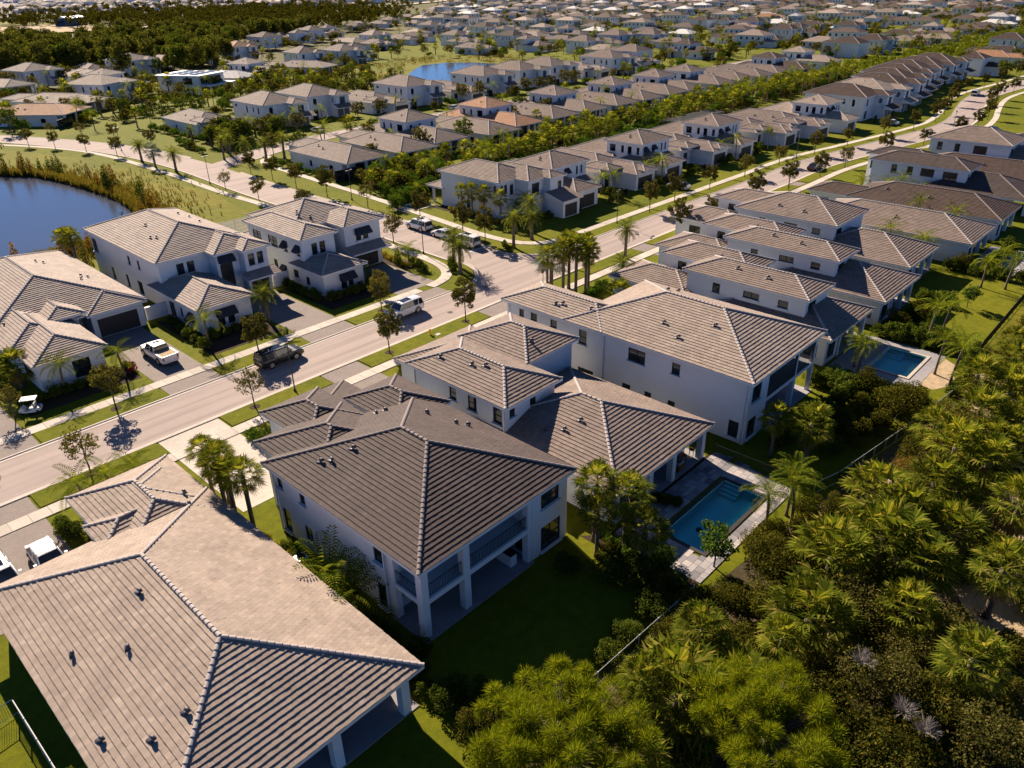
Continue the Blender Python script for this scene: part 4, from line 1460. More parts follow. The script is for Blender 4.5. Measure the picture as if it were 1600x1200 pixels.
for i, (k, x, y, t) in enumerate((('r1', 95.0, 138.0, 'g'), ('r1', 109.2, 137.5, 'g'), ('r2', 121.9, 140.2, 'g'), ('r1', 137.4, 137.4, 'g'), ('r2', 150.4, 140.4, 'o'), ('r1', 166.0, 141.0, 'g'), ('r2', 180.4, 141.0, 'g'), ('r1', 195.6, 141.0, 'g'), ('r2', 209.4, 141.0, 'g'),
                                  ('r1', 224.6, 141.5, 'g'), ('r2', 236.0, 141.5, 'g'), ('r2', 256.0, 141.5, 'g'), ('r1', 271.0, 141.5, 'g'), ('r1', 285.5, 141.0, 'g'), ('r1', 300.0, 141, 'g'), ('r2', 318.0, 139.0, 'd'), ('r2', 350.0, 141.0, 't'))):
    nm = {'r1': 'one-storey house backing onto the palm hedge', 'r2': 'house with two-storey block above low roof'}[k]
    if t == 'o':
        nm = 'house with orange clay roof and two-storey block'
    put(k, x, y, t, nm + ', %s in the row from the cross street' % (['first'] + ordn)[i])
for i, (k, x, y, t) in enumerate((('f1', 98.0, 205.0, 'g'), ('n2', 117.0, 204.5, 'g'), ('n2', 135.2, 209.5, 'g'), ('f1', 153.0, 198.8, 'g'), ('n2', 169.2, 203.5, 'g'), ('f1', 186.5, 198.4, 'g'), ('n2', 205.4, 204.0, 'g'), ('n2', 226.0, 205.0, 'g'), ('n2', 244.6, 205.6, 'g'), ('f1', 265.0, 203.0, 's'), ('n2', 284, 205, 'g'), ('f1', 303, 203, 'g'))):
    nm = {'n2': 'two-storey house with blue-grey double garage', 'f1': 'one-storey house with small gables'}[k]
    put(k, x, y, t, nm +  ' on back street, %s from its corner' % (['first'] + ordn)[i])

# ---------------------------------------------------------------- far houses
FAR = """414.8,397.1,2,g;354.6,320.3,2,g;437.2,354.4,2,g;358.8,284.3,2,g;404.9,296.7,2,g;419.5,282,2,g;323.1,225,2,g;422.8,483.1,2,g;428,454.4,2,g;355.8,384,2,g;226.9,357.9,2,g;245.8,350,2,g;262,364.4,2,g;551.4,545.6,2,g;575.7,458.3,2,g;370,349.4,2,d;424.4,426.6,2,d;540.7,482.3,2,d;580,393.3,2,d;573.1,335.6,2,d;572.1,315.4,2,d;572,294.4,2,d;367.4,219,2,d;555.8,217.2,2,d;416.7,161.3,2,d;440.8,159.2,2,d;280.6,481.2,2,d;500.1,235,2,d;524.1,232.6,2,d;395.7,330.7,1,g;412.6,261.2,1,g;428.6,382.4,1,g;350,366.6,1,g;322.6,329.8,1,g;347.3,425.4,1,g;310.7,402.7,1,g;198.6,417.6,1,g;182.6,413.7,1,g;130,366,1,g;142.3,402,1,g;554,665.7,1,g;579.8,675.7,1,g;606.6,687.8,1,g;438.4,589.1,1,g;455,585.7,1,g;499.9,633,1,g;351.2,260.2,1,t;632.3,452.6,1,t;512.4,150.1,1,t;765,329.2,1,t;311.2,431.9,1,t;857.8,238.6,1,t;694.4,338.5,1,o;417.9,95.9,1,o;551.6,445.9,1,w;831.9,634.6,1,w;918.2,654.2,1,w;933.3,598.8,1,w;922.2,554.6,1,w;671.2,699,1,w;1008.6,495.8,1,w;769,481.8,1,w;655.4,299.7,2,w;701.7,164.6,2,w;620.6,577.8,1,d;677.5,591.6,1,d;673.7,560.1,1,d;550.3,425.8,1,d;614,465,1,d;541.7,361.1,1,d;701.9,528.6,1,d;703.4,485,1,d;689.5,445.9,1,d;460.6,251,1,d;501,264.2,1,d;461.4,228,1,d;602.4,257.9,1,d;701.5,241.1,1,d;535.8,175.6,1,d;585.7,175.8,1,d;928,218.5,1,d;936.4,244.6,1,d;369.3,435.7,1,d;422.5,578.6,1,d;372.6,562.8,1,d;262.1,473.4,1,d;315.2,518.2,1,d;647.5,240.4,2,t;567.3,163.1,2,t;328.8,432.1,2,t;882.2,264.7,2,t;227.8,422.9,2,o;358.2,520.8,2,g;314,497.7,2,g;336.8,513.5,2,g;625,683.2,1,g;736.1,734.6,1,g;819.7,747,1,g;794,459.9,1,g;832.9,449.9,1,g;907.8,456.7,1,g;802.7,389.4,1,g;835.7,343.1,1,g;826.8,368.2,1,g;825.8,326.3,1,g;844,276.3,1,g;1008.2,324.5,1,g;848.3,307.7,1,g;928,390.4,1,g;721.5,402.5,1,g;754.4,393.4,1,g;369.6,95.5,2,d;479.7,105.4,2,d;442.9,100.3,1,d"""
CNAME = {'g': 'taupe', 'd': 'dark brown', 't': 'tan', 'w': 'white', 'o': 'orange', 'b': 'brown', 's': 'pale taupe', 'p': 'tan'}
FARPOS = []


def far_house(x, y, st, col, zone):
    k = random.choice(['n2', 'n2', 'f2', 'r2'] if st == 2 else ['r1', 'f1']) + ('' if math.hypot(x, y) < 480 else 'x')
    rz = 0.0 if random.random() < 0.75 else math.pi
    dx, dy = (6.5, 11) if rz == 0 else (-6.5, -11)
    g = '%s houses with %s roofs %s' % ('two-storey' if st == 2 else 'one-storey', CNAME[col], zone)
    put(k, x - dx, y - dy, col, '%s house with %s hip roof %s' % ('two-storey white' if st == 2 else 'one-storey white', CNAME[col], zone), rz, g, random.uniform(0.95, 1.15), random.uniform(0.8, 0.95))
    FARPOS.append((x, y))


for q in FAR.split(';'):
    a, b, c, d = q.split(',')
    x, y = float(a), float(b)
    dist = math.hypot(x, y)
    far_house(x, y, int(c), d, 'beyond the back street' if dist < 480 else 'in the distant streets')


# the row beyond the pond, turned to follow the bend of its street
R_ = math.radians
for k, x, y, t, rz, sy, l in (('r1', 81.5, 261.3, 'o', R_(41), 1.1, 'one-storey house with orange-tan roof facing the bend of the cross street'), ('r1', 93.7, 281.2, 't', R_(27), 1.3, 'one-storey house with long tan roof behind the orange-tan one'),
                              ('n2', 109.9, 296.7, 't', R_(30), 0.9, 'two-storey white house with tan roof beside the walled pool house'), ('r2', 123.5, 318.0, 's', R_(28), 0.9, 'pale-roofed house with big blank side wall next to the solar house'),
                              ('r1', 163.5, 303.7, 'w', R_(27), 1.0, 'one-storey house with near-white roof beyond the solar house'), ('r2', 180.0, 309.0, 's', R_(22), 1.0, 'pale-roofed two-storey house with low wing above the meadow'),
                              ('r1', 206.9, 310.2, 's', R_(24), 1.2, 'long one-storey pale house at the edge of the golden meadow'), ('n2', 107.0, 371.0, 'g', R_(14), 0.9, 'two-storey house with dark awnings close to the dense wood'),
                              ('n2', 153.2, 381.5, 'g', R_(16), 0.9, 'two-storey house under the wood edge, behind the solar house'), ('r1', 92.0, 352.6, 't', R_(20), 0.8, 'tan one-storey house below the dense wood'), ('r1', 127.0, 362.6, 't', R_(16), 0.9, 'tan one-storey house between two houses under the wood edge')):
    put(k, x, y, t, l, rz, None, 1.35 if t in 'ob' else 1.15, sy)
    c_, s_ = math.cos(rz), math.sin(rz)
    FARPOS.append((x + 7 * c_ - 11 * s_, y + 7 * s_ + 11 * c_))


def inview(x, y, z=0.0, mx=40):
    v = Vector((x, y, z - CAM_H))
    d = v.dot(_fw)
    if d < 1:
        return None
    px, py = 800 + FPX * v.dot(_rt) / d, 600 - FPX * v.dot(_up) / d
    return (px, py) if -mx < px < 1600 + mx and -mx < py < 1200 + mx else None


# the distant streets go on in the same pattern: past counting, one mass
FM = MB()
fill = 0
fmats = ['stucco'] + ['tile_' + c for c in 'gdtwb'] + ['glass']
for yy in np.arange(150, 1200, 34):
    for xx in np.arange(380, 1700, 17.0):
        x, y = xx + random.uniform(-1.5, 1.5) + (yy * 0.37) % 9, yy + random.uniform(-2, 2)
        p = inview(x, y, 5, 5)
        if p is None or p[1] > 62 or p[1] < -6 or (p[0] < 640 and p[1] < 70) or p[0] < 560 + (50 - p[1]) * 3:
            continue
        if 116 < y < 142 or abs(y - 62) < 40:
            continue
        if any(abs(x - a) < 15.5 and abs(y - b) < 24 for a, b in FARPOS) or random.random() < 0.3:
            continue
        w_, d_, h_ = random.uniform(11, 14), random.uniform(15, 20), random.choice((3.2, 3.2, 6.3))
        m_ = random.choice((1, 1, 2, 2, 2, 2, 3, 4, 5, 5))
        FM.box(x, y, 0, x + w_, y + d_, h_, 0, False)
        for u in np.arange(1.5, w_ - 1.5, 3.2):
            FM.box(x + u, y - 0.06, h_ - 2.3, x + u + 1.2, y - 0.002, h_ - 0.9, 6)
        for u in np.arange(2, d_ - 2, 3.6):
            FM.box(x - 0.06, y + u, h_ - 2.3, x - 0.002, y + u + 1.2, h_ - 0.9, 6)
        x0, x1, y0, y1, D = x - 0.6, x + w_ + 0.6, y - 0.6, y + d_ + 0.6, w_ / 2 + 0.6
        FM.add([(x0, y0, h_), (x1, y0, h_), (x1, y1, h_), (x0, y1, h_), ((x0 + x1) / 2, y0 + D, h_ + D * PITCH), ((x0 + x1) / 2, y1 - D, h_ + D * PITCH)], [(0, 1, 4), (1, 2, 5, 4), (2, 3, 5), (3, 0, 4, 5), (3, 2, 1, 0)], m_)
        if random.random() < 0.6:
            q = w_ * 0.55
            FM.box(x + 1, y - 5, 0, x + 1 + q, y, 3.1, 0, False)
            FM.add([(x + .5, y - 5.5, 3.1), (x + 1.5 + q, y - 5.5, 3.1), (x + 1.5 + q, y + 1, 3.1), (x + .5, y + 1, 3.1), (x + 1 + q / 2, y - 5.5 + q / 2 + .5, 3.1 + (q / 2 + .5) * PITCH), (x + 1 + q / 2, y + 1, 3.1 + (q / 2 + .5) * PITCH)], [(0, 1, 4), (1, 2, 5, 4), (3, 0, 4, 5)], m_)
        FARPOS.append((x + w_ / 2, y + d_ / 2))
        fill += 1
tag(mo('distant_houses', FM.mesh('distant_houses', fmats)), 'rooftops of the distant streets that run on to the horizon', 'houses', kind='stuff')
TM = MB()
for _ in range(2600):
    x, y = random.uniform(250, 2600), random.uniform(1150, 3600)
    q = inview(x, y, 4, 5)
    if q is None or q[0] > 700 or q[1] > 18:
        continue
    w_, d_, h_ = random.uniform(12, 24), random.uniform(14, 24), random.choice((3.5, 4, 6.5))
    TM.box(x, y, -0.2, x + w_, y + d_, h_, 0, False)
    D = min(w_, d_) / 2
    TM.add([(x - .6, y - .6, h_), (x + w_ + .6, y - .6, h_), (x + w_ + .6, y + d_ + .6, h_), (x - .6, y + d_ + .6, h_), (x + w_ / 2, y + D, h_ + D * .4), (x + w_ / 2, y + max(D, d_ - D) + .1, h_ + D * .4)], [(0, 1, 4), (1, 2, 5, 4), (2, 3, 5), (3, 0, 4, 5)], random.choice((1, 2, 2, 2, 3, 5)))
tag(mo('distant_town', TM.mesh('distant_town', fmats)), 'low brownish rooftops of the distant town beyond the woods', 'houses', kind='stuff')
print('fill houses', fill, 'far', len(FARPOS))
for k, r in TEMPL.items():
    for ch in list(r.children):
        for g in list(ch.children):
            bpy.data.objects.remove(g)
        bpy.data.objects.remove(ch)
    bpy.data.objects.remove(r)
# white modern house with solar panels
Mh = House('house', 'white flat-roofed modern house with solar panels on top beside the walled pool terrace', 142, 296, 'w', 1, simple_windows=True, rz=R_(28))
Mh.wall(142, 296, 158, 314, 0, 6.4, [('S', 143, 147, 3.6, 5.8, 'w'), ('S', 150, 156, 3.6, 5.8, 'w'), ('S', 143, 156, 0.1, 2.7, 'w'), ('W', 299, 303, 3.6, 5.8, 'w')])
Mh.box('roof_slab', 141.4, 295.0, 6.4, 158.8, 314.8, 6.75, 'trim')
Mh.box('porch_slab', 141.5, 291.0, 3.0, 158.5, 296.0, 3.3, 'trim')
for x in (142, 147.5, 152.5, 158):
    Mh.box('column', x - 0.2, 291.3, 0, x + 0.2, 291.7, 3.0)
for i in range(4):
    for j in range(3):
        Mh.box('solar_panel', 143.6 + i * 3.5, 298 + j * 5, 6.85, 146.4 + i * 3.5, 301.2 + j * 5, 6.95, 'solar_panel')

# ------------------------------------------------------------------ vegetation
def rotv(yaw, pitch):
    return np.array((math.cos(yaw) * math.cos(pitch), math.sin(yaw) * math.cos(pitch), math.sin(pitch)))


def fan_leaf(V, F, base, yaw, pitch, pl, R, seg=15, spread=3.9, droop=0.35):
    """one costapalmate leaf: thin petiole, then a fan of split blades that droop at the tips"""
    d = rotv(yaw, pitch)
    side = np.array((-math.sin(yaw), math.cos(yaw), 0))
    c = base + d * pl + np.array((0, 0, -0.06 * pl))
    up = np.cross(d, side)
    up = up if up[2] > 0 else -up
    w = 0.02
    i = len(V)
    V += [base - side * w, base + side * w, c + side * w, c - side * w]
    F.append((i, i + 1, i + 2, i + 3))
    for k in range(seg):
        a = -spread / 2 + spread * (k + 0.5) / seg
        da = spread / seg * 0.5
        r = R * (0.72 + 0.28 * math.cos(a * 0.75)) * random.uniform(0.9, 1.05)

        def pt(ang, rr, dz):
            return c + d * (math.cos(ang) * rr) + side * (math.sin(ang) * rr) + up * (abs(math.sin(ang)) * rr * 0.22) + np.array((0, 0, dz))
        m1, m2 = pt(a - da * 0.85, r * 0.55, -0.04), pt(a + da * 0.85, r * 0.55, -0.04)
        t = pt(a, r, -droop * R * random.uniform(0.4, 1.2))
        i = len(V)
        V += [c, m1, t, m2]
        F.append((i, i + 1, i + 2, i + 3))


def pinnate(V, F, base, yaw, pitch, L, n=18, leaf=0.55, curve=1.5, vee=0.5, droop=0.35):
    """one feather frond: arching midrib with paired leaflets"""
    d0 = rotv(yaw, pitch)
    side = np.array((-math.sin(yaw), math.cos(yaw), 0))
    P = [base]
    p, pi = base.copy(), pitch
    st = L / n
    dirs = []
    for k in range(n):
        pi2 = pitch - curve * (k / n) ** 1.4
        d = rotv(yaw, pi2)
        dirs.append(d)
        p = p + d * st
        P.append(p)
    for k in range(n):
        w = 0.03 * (1 - k / n) + 0.006
        i = len(V)
        V += [P[k] - side * w, P[k] + side * w, P[k + 1] + side * w * 0.9, P[k + 1] - side * w * 0.9]
        F.append((i, i + 1, i + 2, i + 3))
        if k < 2:
            continue
        d = dirs[k]
        up = np.cross(d, side)
        up = up if up[2] > 0 else -up
        ll = leaf * (math.sin(math.pi * (0.12 + 0.86 * k / n)) ** 0.6) * random.uniform(0.85, 1.1)
        for sgn in (-1, 1):
            q = P[k]
            dirl = side * sgn * 0.85 + d * 0.5 + up * vee
            tip = q + dirl * ll + np.array((0, 0, -droop * ll))
            mid = q + dirl * ll * 0.5
            b = d * 0.045
            i = len(V)
            V += [q - b * 0.5, mid - b, tip, mid + b]
            F.append((i, i + 1, i + 2, i + 3))


def trunk_mesh(h, r0, r1, mat='palm_bark', lean=0.0, n=8, rough=0.06):
    m = MB()
    k = 7
    pts = [(lean * (i / k) ** 2, 0.3 * lean * (i / k), h * i / k) for i in range(k + 1)]
    m.tube(pts, [(r0 + (r1 - r0) * i / k) * (1 + random.uniform(-rough, rough) + (0.35 if i == 0 else 0)) for i in range(k + 1)], n)
    return m.mesh('trunk', mat, True)


def sabal(h, nl=34, pl=1.15, R=1.0, mat='leaf_sabal', dead=7, seg=15, tr=0.19):
    V, F, Vd, Fd = [], [], [], []
    top = np.array((0, 0, h))
    for k in range(nl):
        t = (k + 0.5) / nl
        pitch = math.radians(80 - 115 * t ** 0.9) + random.uniform(-0.12, 0.12)
        fan_leaf(V, F, top + np.array((0, 0, 0.25 * (1 - t))), k * 2.39996 + random.uniform(-0.2, 0.2), pitch, pl * random.uniform(0.85, 1.1), R * random.uniform(0.88, 1.1), seg)
    for k in range(dead):
        fan_leaf(Vd, Fd, top - np.array((0, 0, 0.15)), k * 2.39996 + 1, math.radians(random.uniform(-78, -45)), pl * 0.8, R * 0.8, 10, 3.0, 0.5)
    return (npmesh('fronds', np.array(V), np.array(F), mat), npmesh('dead_fronds', np.array(Vd), np.array(Fd), 'leaf_dead') if dead else None, trunk_mesh(h, tr * 1.1, tr))


def feather(h, nl=15, L=2.6, mat='leaf_coco', lo=-15, hi=75, curve=1.5, leaf=0.6, tr=0.11, lean=0.3, n=18, stiff=0.5, droop=0.35):
    V, F = [], []
    top = np.array((lean, 0.3 * lean, h))
    for k in range(nl):
        t = (k + 0.5) / nl
        pitch = math.radians(hi - (hi - lo) * t) + random.uniform(-0.1, 0.1)
        pinnate(V, F, top, k * 2.39996 + random.uniform(-0.2, 0.2), pitch, L * random.uniform(0.85, 1.08), n, leaf, curve * random.uniform(0.8, 1.15), stiff, droop)
    return (npmesh('fronds', np.array(V), np.array(F), mat), None, trunk_mesh(h, tr * 1.2, tr, lean=lean))


def leaf_cloud(centres, radii, n, size, flat=0.6):
    """leaf faces spread in clumps"""
    C_ = np.array(centres)
    R_ = np.array(radii)
    w = R_ ** 2
    idx = rng.choice(len(C_), n, p=w / w.sum())
    d = rng.normal(size=(n, 3))
    d /= np.linalg.norm(d, axis=1)[:, None]
    rr = rng.uniform(0.45, 1.0, n) ** 0.5
    P = C_[idx] + d * (R_[idx] * rr)[:, None] * np.array((1, 1, 0.8))
    nrm = d * flat + rng.normal(size=(n, 3)) * 0.6 + np.array((0, 0, 0.3))
    nrm /= np.linalg.norm(nrm, axis=1)[:, None]
    a = np.cross(nrm, rng.normal(size=(n, 3)))
    a /= np.linalg.norm(a, axis=1)[:, None]
    b = np.cross(nrm, a)
    s = size * rng.uniform(0.6, 1.3, n)[:, None]
    V = np.stack([P - a * s, P - b * s * 0.55, P + a * s, P + b * s * 0.55], 1).reshape(-1, 3)
    F = np.arange(n * 4).reshape(-1, 4)
    return V, F


def crown_clumps(n, cx, cz, rx, rz_, r0, r1, low=-0.5):
    out, rad = [], []
    while len(out) < n:
        d = rng.normal(size=3)
        d /= np.linalg.norm(d)
        if d[2] < low:
            continue
        q = rng.uniform(0.45, 1.0)
        out.append((cx + d[0] * rx * q, d[1] * rx * q, cz + d[2] * rz_ * q))
        rad.append(rng.uniform(r0, r1))
    return out, rad


def branches(h0, h1, r, n, spread, mat='bark', tw=0.07, lean=0.0):
    m = MB()
    m.tube([(0, 0, 0), (0.03, 0.02, h0 * 0.5), (0.02, -0.03, h0), (0.06, 0.03, (h0 + h1) / 2), (0.02, 0.05, h1 * 0.92)], [tw * 1.3, tw, tw * 0.85, tw * 0.55, tw * 0.15], 7)
    for k in range(n):
        z = h0 * 0.9 + (h1 - h0) * 0.75 * (k / n)
        a = k * 2.4 + random.uniform(-0.3, 0.3)
        L = spread * (1.0 - 0.45 * k / n) * random.uniform(0.8, 1.1)
        dx, dy = math.cos(a), math.sin(a)
        m.tube([(0, 0, z), (dx * L * 0.45, dy * L * 0.45, z + L * 0.42), (dx * L, dy * L, z + L * 0.75)], [tw * 0.5, tw * 0.32, tw * 0.08], 5, cap=False)
        for j in (-1, 1):
            b = a + j * 0.7
            q = (dx * L * 0.5, dy * L * 0.5, z + L * 0.45)
            m.tube([q, (q[0] + math.cos(b) * L * 0.45, q[1] + math.sin(b) * L * 0.45, q[2] + L * 0.3)], [tw * 0.22, tw * 0.05], 4, cap=False)
    return m.mesh('trunk', mat, True)


def oak(h, r, n=1400, size=0.12, mat='leaf_oak', sparse=False):
    c, rad = crown_clumps(64 if not sparse else 46, 0, h * 0.64, r, h * 0.34, 0.22, 0.46, -0.85)
    V, F = leaf_cloud(c, rad, n, size)
    return (npmesh('crown', V, F, mat), None, branches(h * 0.36, h * 0.95, 0, 9, r * 1.0, tw=0.085))


def bush(r, h, n, size, mat, clumps=14):
    c, rad = crown_clumps(clumps, 0, h * 0.5, r * 0.75, h * 0.42, r * 0.25, r * 0.45, -0.6)
    V, F = leaf_cloud(c, rad, n, size)
    m = MB()
    for k in range(5):
        a = k * 1.26
        m.tube([(0, 0, 0), (math.cos(a) * r * 0.3, math.sin(a) * r * 0.3, h * 0.35), (math.cos(a + 0.3) * r * 0.55, math.sin(a + 0.3) * r * 0.55, h * 0.65)], [0.05, 0.03, 0.01], 5, cap=False)
    return (npmesh('foliage', V, F, mat), None, m.mesh('stems', 'bark'))


def pine(h, r, clumps=95, nn=560, ln=0.42):
    """slash pine: fuzzy balls of needles at the branch ends"""
    c, rad = crown_clumps(clumps, 0, h * 0.72, r * 0.95, h * 0.22, 0.42, 0.72, -0.2)
    c, rad = np.array(c), np.array(rad)
    N_ = clumps * nn
    d = rng.normal(size=(N_, 3)) + np.array((0, 0, 0.45))
    d /= np.linalg.norm(d, axis=1)[:, None]
    R_c = np.repeat(rad, nn)[:, None]
    B_ = np.repeat(c, nn, 0) + d * R_c * rng.uniform(0.15, 0.8, N_)[:, None]
    ax = d + rng.normal(size=(N_, 3)) * 0.28
    ax /= np.linalg.norm(ax, axis=1)[:, None]
    sd_ = np.cross(ax, rng.normal(size=(N_, 3)))
    sd_ /= np.linalg.norm(sd_, axis=1)[:, None]
    l_ = ln * rng.uniform(0.6, 1.1, N_)[:, None]
    V = np.stack([B_, B_ + ax * l_ * 0.5 + sd_ * 0.013, B_ + ax * l_, B_ + ax * l_ * 0.5 - sd_ * 0.013], 1).reshape(-1, 3)
    F = np.arange(N_ * 4).reshape(-1, 4)
    m = MB()
    m.tube([(0, 0, 0), (0.1, 0, h * 0.4), (0, 0.1, h * 0.9)], [0.24, 0.17, 0.05], 8)
    for q in c:
        m.tube([(0.05, 0.05, max(h * 0.42, q[2] - 1.6)), (q[0] * 0.55, q[1] * 0.55, q[2] - 0.5), tuple(q)], [0.07, 0.045, 0.02], 5, cap=False)
    return (npmesh('needles', V, F, 'leaf_pine'), None, m.mesh('trunk', 'bark', True))


def plant(kind, parts, label, cat, loc, rz=None, s=1.0, group=None):
    t = thing(kind, label, cat, loc, random.uniform(0, 6.28) if rz is None else rz, group)
    t.scale = (s, s, s * random.uniform(0.94, 1.06))
    for q in parts:
        if q is not None:
            mo(q.name.split('.')[0], q, t)
    return t


def join_far(parts, name):
    """far plants: one mesh, trunk and leaves together"""
    parts = [p for p in parts if p is not None]
    V, F3, mi, mats, b = [], [], [], [], 0
    for p in parts:
        co = np.empty(len(p.vertices) * 3, np.float32)
        p.vertices.foreach_get('co', co)
        V.append(co.reshape(-1, 3))
        mats.append(p.materials[0])
        for q in p.polygons:
            F3.append(tuple(v + b for v in q.vertices))
            mi.append(len(mats) - 1)
        b += len(p.vertices)
    me = bpy.data.meshes.new(name)
    me.from_pydata(np.concatenate(V).tolist(), [], F3)
    for m_ in mats:
        me.materials.append(m_)
    me.polygons.foreach_set('material_index', mi)
    me.update()
    return me


SAB = [sabal(1.6, 38, 1.25, 1.1), sabal(2.4, 36, 1.2, 1.05), sabal(3.4, 36, 1.15, 1.0), sabal(4.6, 32, 1.05, 0.92, dead=4, tr=0.16), sabal(5.4, 30, 1.0, 0.9, dead=3, tr=0.16)]
COC = [feather(2.2, 12, 2.4, leaf=0.62), feather(3.4, 13, 2.5, leaf=0.6), feather(4.4, 13, 2.6, leaf=0.6)]
ARE = feather(1.2, 18, 2.7, lo=5, hi=82, curve=1.3, leaf=0.6, lean=0.05)
DAT = [feather(3.8, 44, 2.5, 'leaf_date', -35, 80, 1.2, 0.42, 0.24, 0.05, 20, 0.35, 0.12), feather(4.8, 44, 2.5, 'leaf_date', -35, 80, 1.2, 0.42, 0.24, 0.05, 20, 0.35, 0.12)]
SIL = sabal(3.2, 26, 1.1, 1.15, 'leaf_silver', 0, 16, 0.2)
OAKS = [oak(5.6, 1.7, 4200, 0.115), oak(5.0, 1.5, 2600, 0.11, sparse=True), oak(6.0, 1.75, 4800, 0.115), oak(4.9, 1.6, 1500, 0.10, sparse=True)]
BSH = {'g': bush(1.0, 1.3, 1300, 0.085, 'leaf_shrub'), 'y': bush(0.7, 0.8, 800, 0.07, 'leaf_yellow'), 'r': bush(0.8, 1.1, 700, 0.09, 'leaf_red'), 'h': bush(0.9, 1.1, 1200, 0.08, 'leaf_hedge')}
CONE = (lambda c: (npmesh('foliage', *c, 'leaf_shrub'), None, trunk_mesh(0.6, 0.06, 0.05, 'bark')))(leaf_cloud([(0, 0, 0.3 + 0.28 * k) for k in range(9)], [0.62 - 0.06 * k for k in range(9)], 1300, 0.07))
WOODB = [bush(2.6, 4.2, 7000, 0.10, 'leaf_wood', 34), bush(2.2, 3.2, 5200, 0.095, 'leaf_wood', 26), bush(3.2, 4.8, 8500, 0.10, 'leaf_oak', 40), bush(1.8, 2.2, 3600, 0.09, 'leaf_shrub', 20)]
RUST = bush(1.8, 2.4, 3800, 0.08, 'leaf_rust', 22)
YTREE = oak(4.6, 1.8, 1500, 0.15, 'leaf_hedge')

# ---- near woods behind the gardens
def scrub_zone(x, y):
    if y > 12.5 and x < 40:
        return 'close behind the rail fence of the shaded lawn'
    if x < 40:
        return 'around the two slash pines'
    if y > 11.5:
        return 'along the back garden fences'
    if 43 < x < 72 and y < 7:
        return 'beside the sandy path'
    return 'in the middle of the scrub' if x < 72 else 'in the far end of the scrub'


WOOD_SABAL = [(31.4, 14.6, 3.4), (34.4, 10.9, 3.0), (47.4, 11.9, 3), (51.8, 9.7, 2.6), (57.1, 7.7, 3), (43.8, 11.8, 2.2), (46.6, 6.9, 2.6), (42.2, 6.4, 2.4), (39.5, 2.1, 3.6), (48.2, 2.8, 4), (62.8, 9.6, 2.8), (25.5, 14.7, 4.2), (71.1, 9.9, 2.6), (76.6, 8.9, 2.6), (67.6, 6.4, 3), (62.3, 7.1, 2.5), (57.2, 9.4, 2.6), (86.2, 10.6, 2.5), (67.4, 8.1, 2.4), (26.9, 13.3, 2.2), (57.9, 3.8, 2.6), (47.5, 9.6, 2.2), (37.6, 10.6, 2.0), (53.5, 12.2, 2.0), (81, 9.8, 2.4), (91, 9.4, 2.4), (72, 6.5, 2.4), (30.2, 11.4, 1.8), (22.0, 13.0, 2.6), (52.5, 6.8, 2.0)]
for i, (x, y, h) in enumerate(WOOD_SABAL):
    k = 0 if h < 2.3 else 1 if h < 3.0 else 2 if h < 4.1 else 3
    hh = [1.6, 2.4, 3.4, 4.6][k]
    plant('sabal_palm', SAB[k], '%s wild fan palm %s' % (['low trunkless', 'short', 'tall', 'very tall'][k], scrub_zone(x, y)), 'palm tree', (x, y, 0), None, h / hh * random.uniform(0.95, 1.1) * (1.12 if k < 2 else 1.0), '%s wild fan palms %s' % (['low', 'short', 'tall', 'very tall'][k], scrub_zone(x, y)))
for x, y, r in ((41.8, 15.0, 0), (41.1, 9.3, 2), (35.8, 5.8, 2), (32.7, 3.5, 0), (36.0, -0.5, 2), (43.9, 16.6, 1), (66.6, 16.9, 1), (69.8, 16.4, 0), (63.5, 17.6, 1), (37.7, 13.6, 1), (46.2, 14.2, 1), (38.5, 0.8, 1), (32.8, 7.6, 1), (36.8, 2.7, 0), (44.4, 0.7, 1), (30.0, 6.5, 1), (49.8, 14.0, 1), (55.0, 11.0, 1), (28.2, 12.6, 1), (74, 7.5, 1), (80, 6.5, 2), (90, 6.0, 2), (96, 9.0, 0), (104, 10, 1), (62, 2, 2), (70, 1, 2), (112, 8, 2), (122, 9, 0), (52, 0.5, 2), (58, 0, 1)):
    plant('scrub_tree', WOODB[r], '%s scrub tree %s' % (['rounded dark', 'small rounded', 'broad olive', 'low bushy'][r], scrub_zone(x, y)), 'tree', (x, y, 0), None, random.uniform(0.72, 0.95), '%s scrub trees %s' % (['rounded dark', 'small rounded', 'broad olive', 'low bushy'][r], scrub_zone(x, y)))
plant('rust_shrub', RUST, 'rust-brown rounded shrub at the edge of the scrub', 'shrub', (60.3, 12.0, 0))
plant('pine_tree', pine(8.0, 4.8, 110), 'slash pine with pale bushy needle tufts beside the shaded back lawn', 'pine tree', (18.6, 15.0, 0), 0.3)
plant('pine_tree', pine(7.2, 4.2, 90), 'slash pine with pale needle tufts among the wild fan palms', 'pine tree', (26.6, 8.2, 0), 1.2)
V, F = leaf_cloud([(rng.uniform(18, 130), rng.uniform(-8, 13.5) if i % 3 else rng.uniform(8, 14), 0.12) for i in range(900)], rng.uniform(0.3, 0.9, 900), 26000, 0.085)
V[:, 2] = np.abs(V[:, 2]) * 0.8
tag(mo('undergrowth', npmesh('undergrowth', V, F, 'leaf_wood')), 'low leafy undergrowth on the woodland floor', 'undergrowth', kind='stuff')
extra = 0
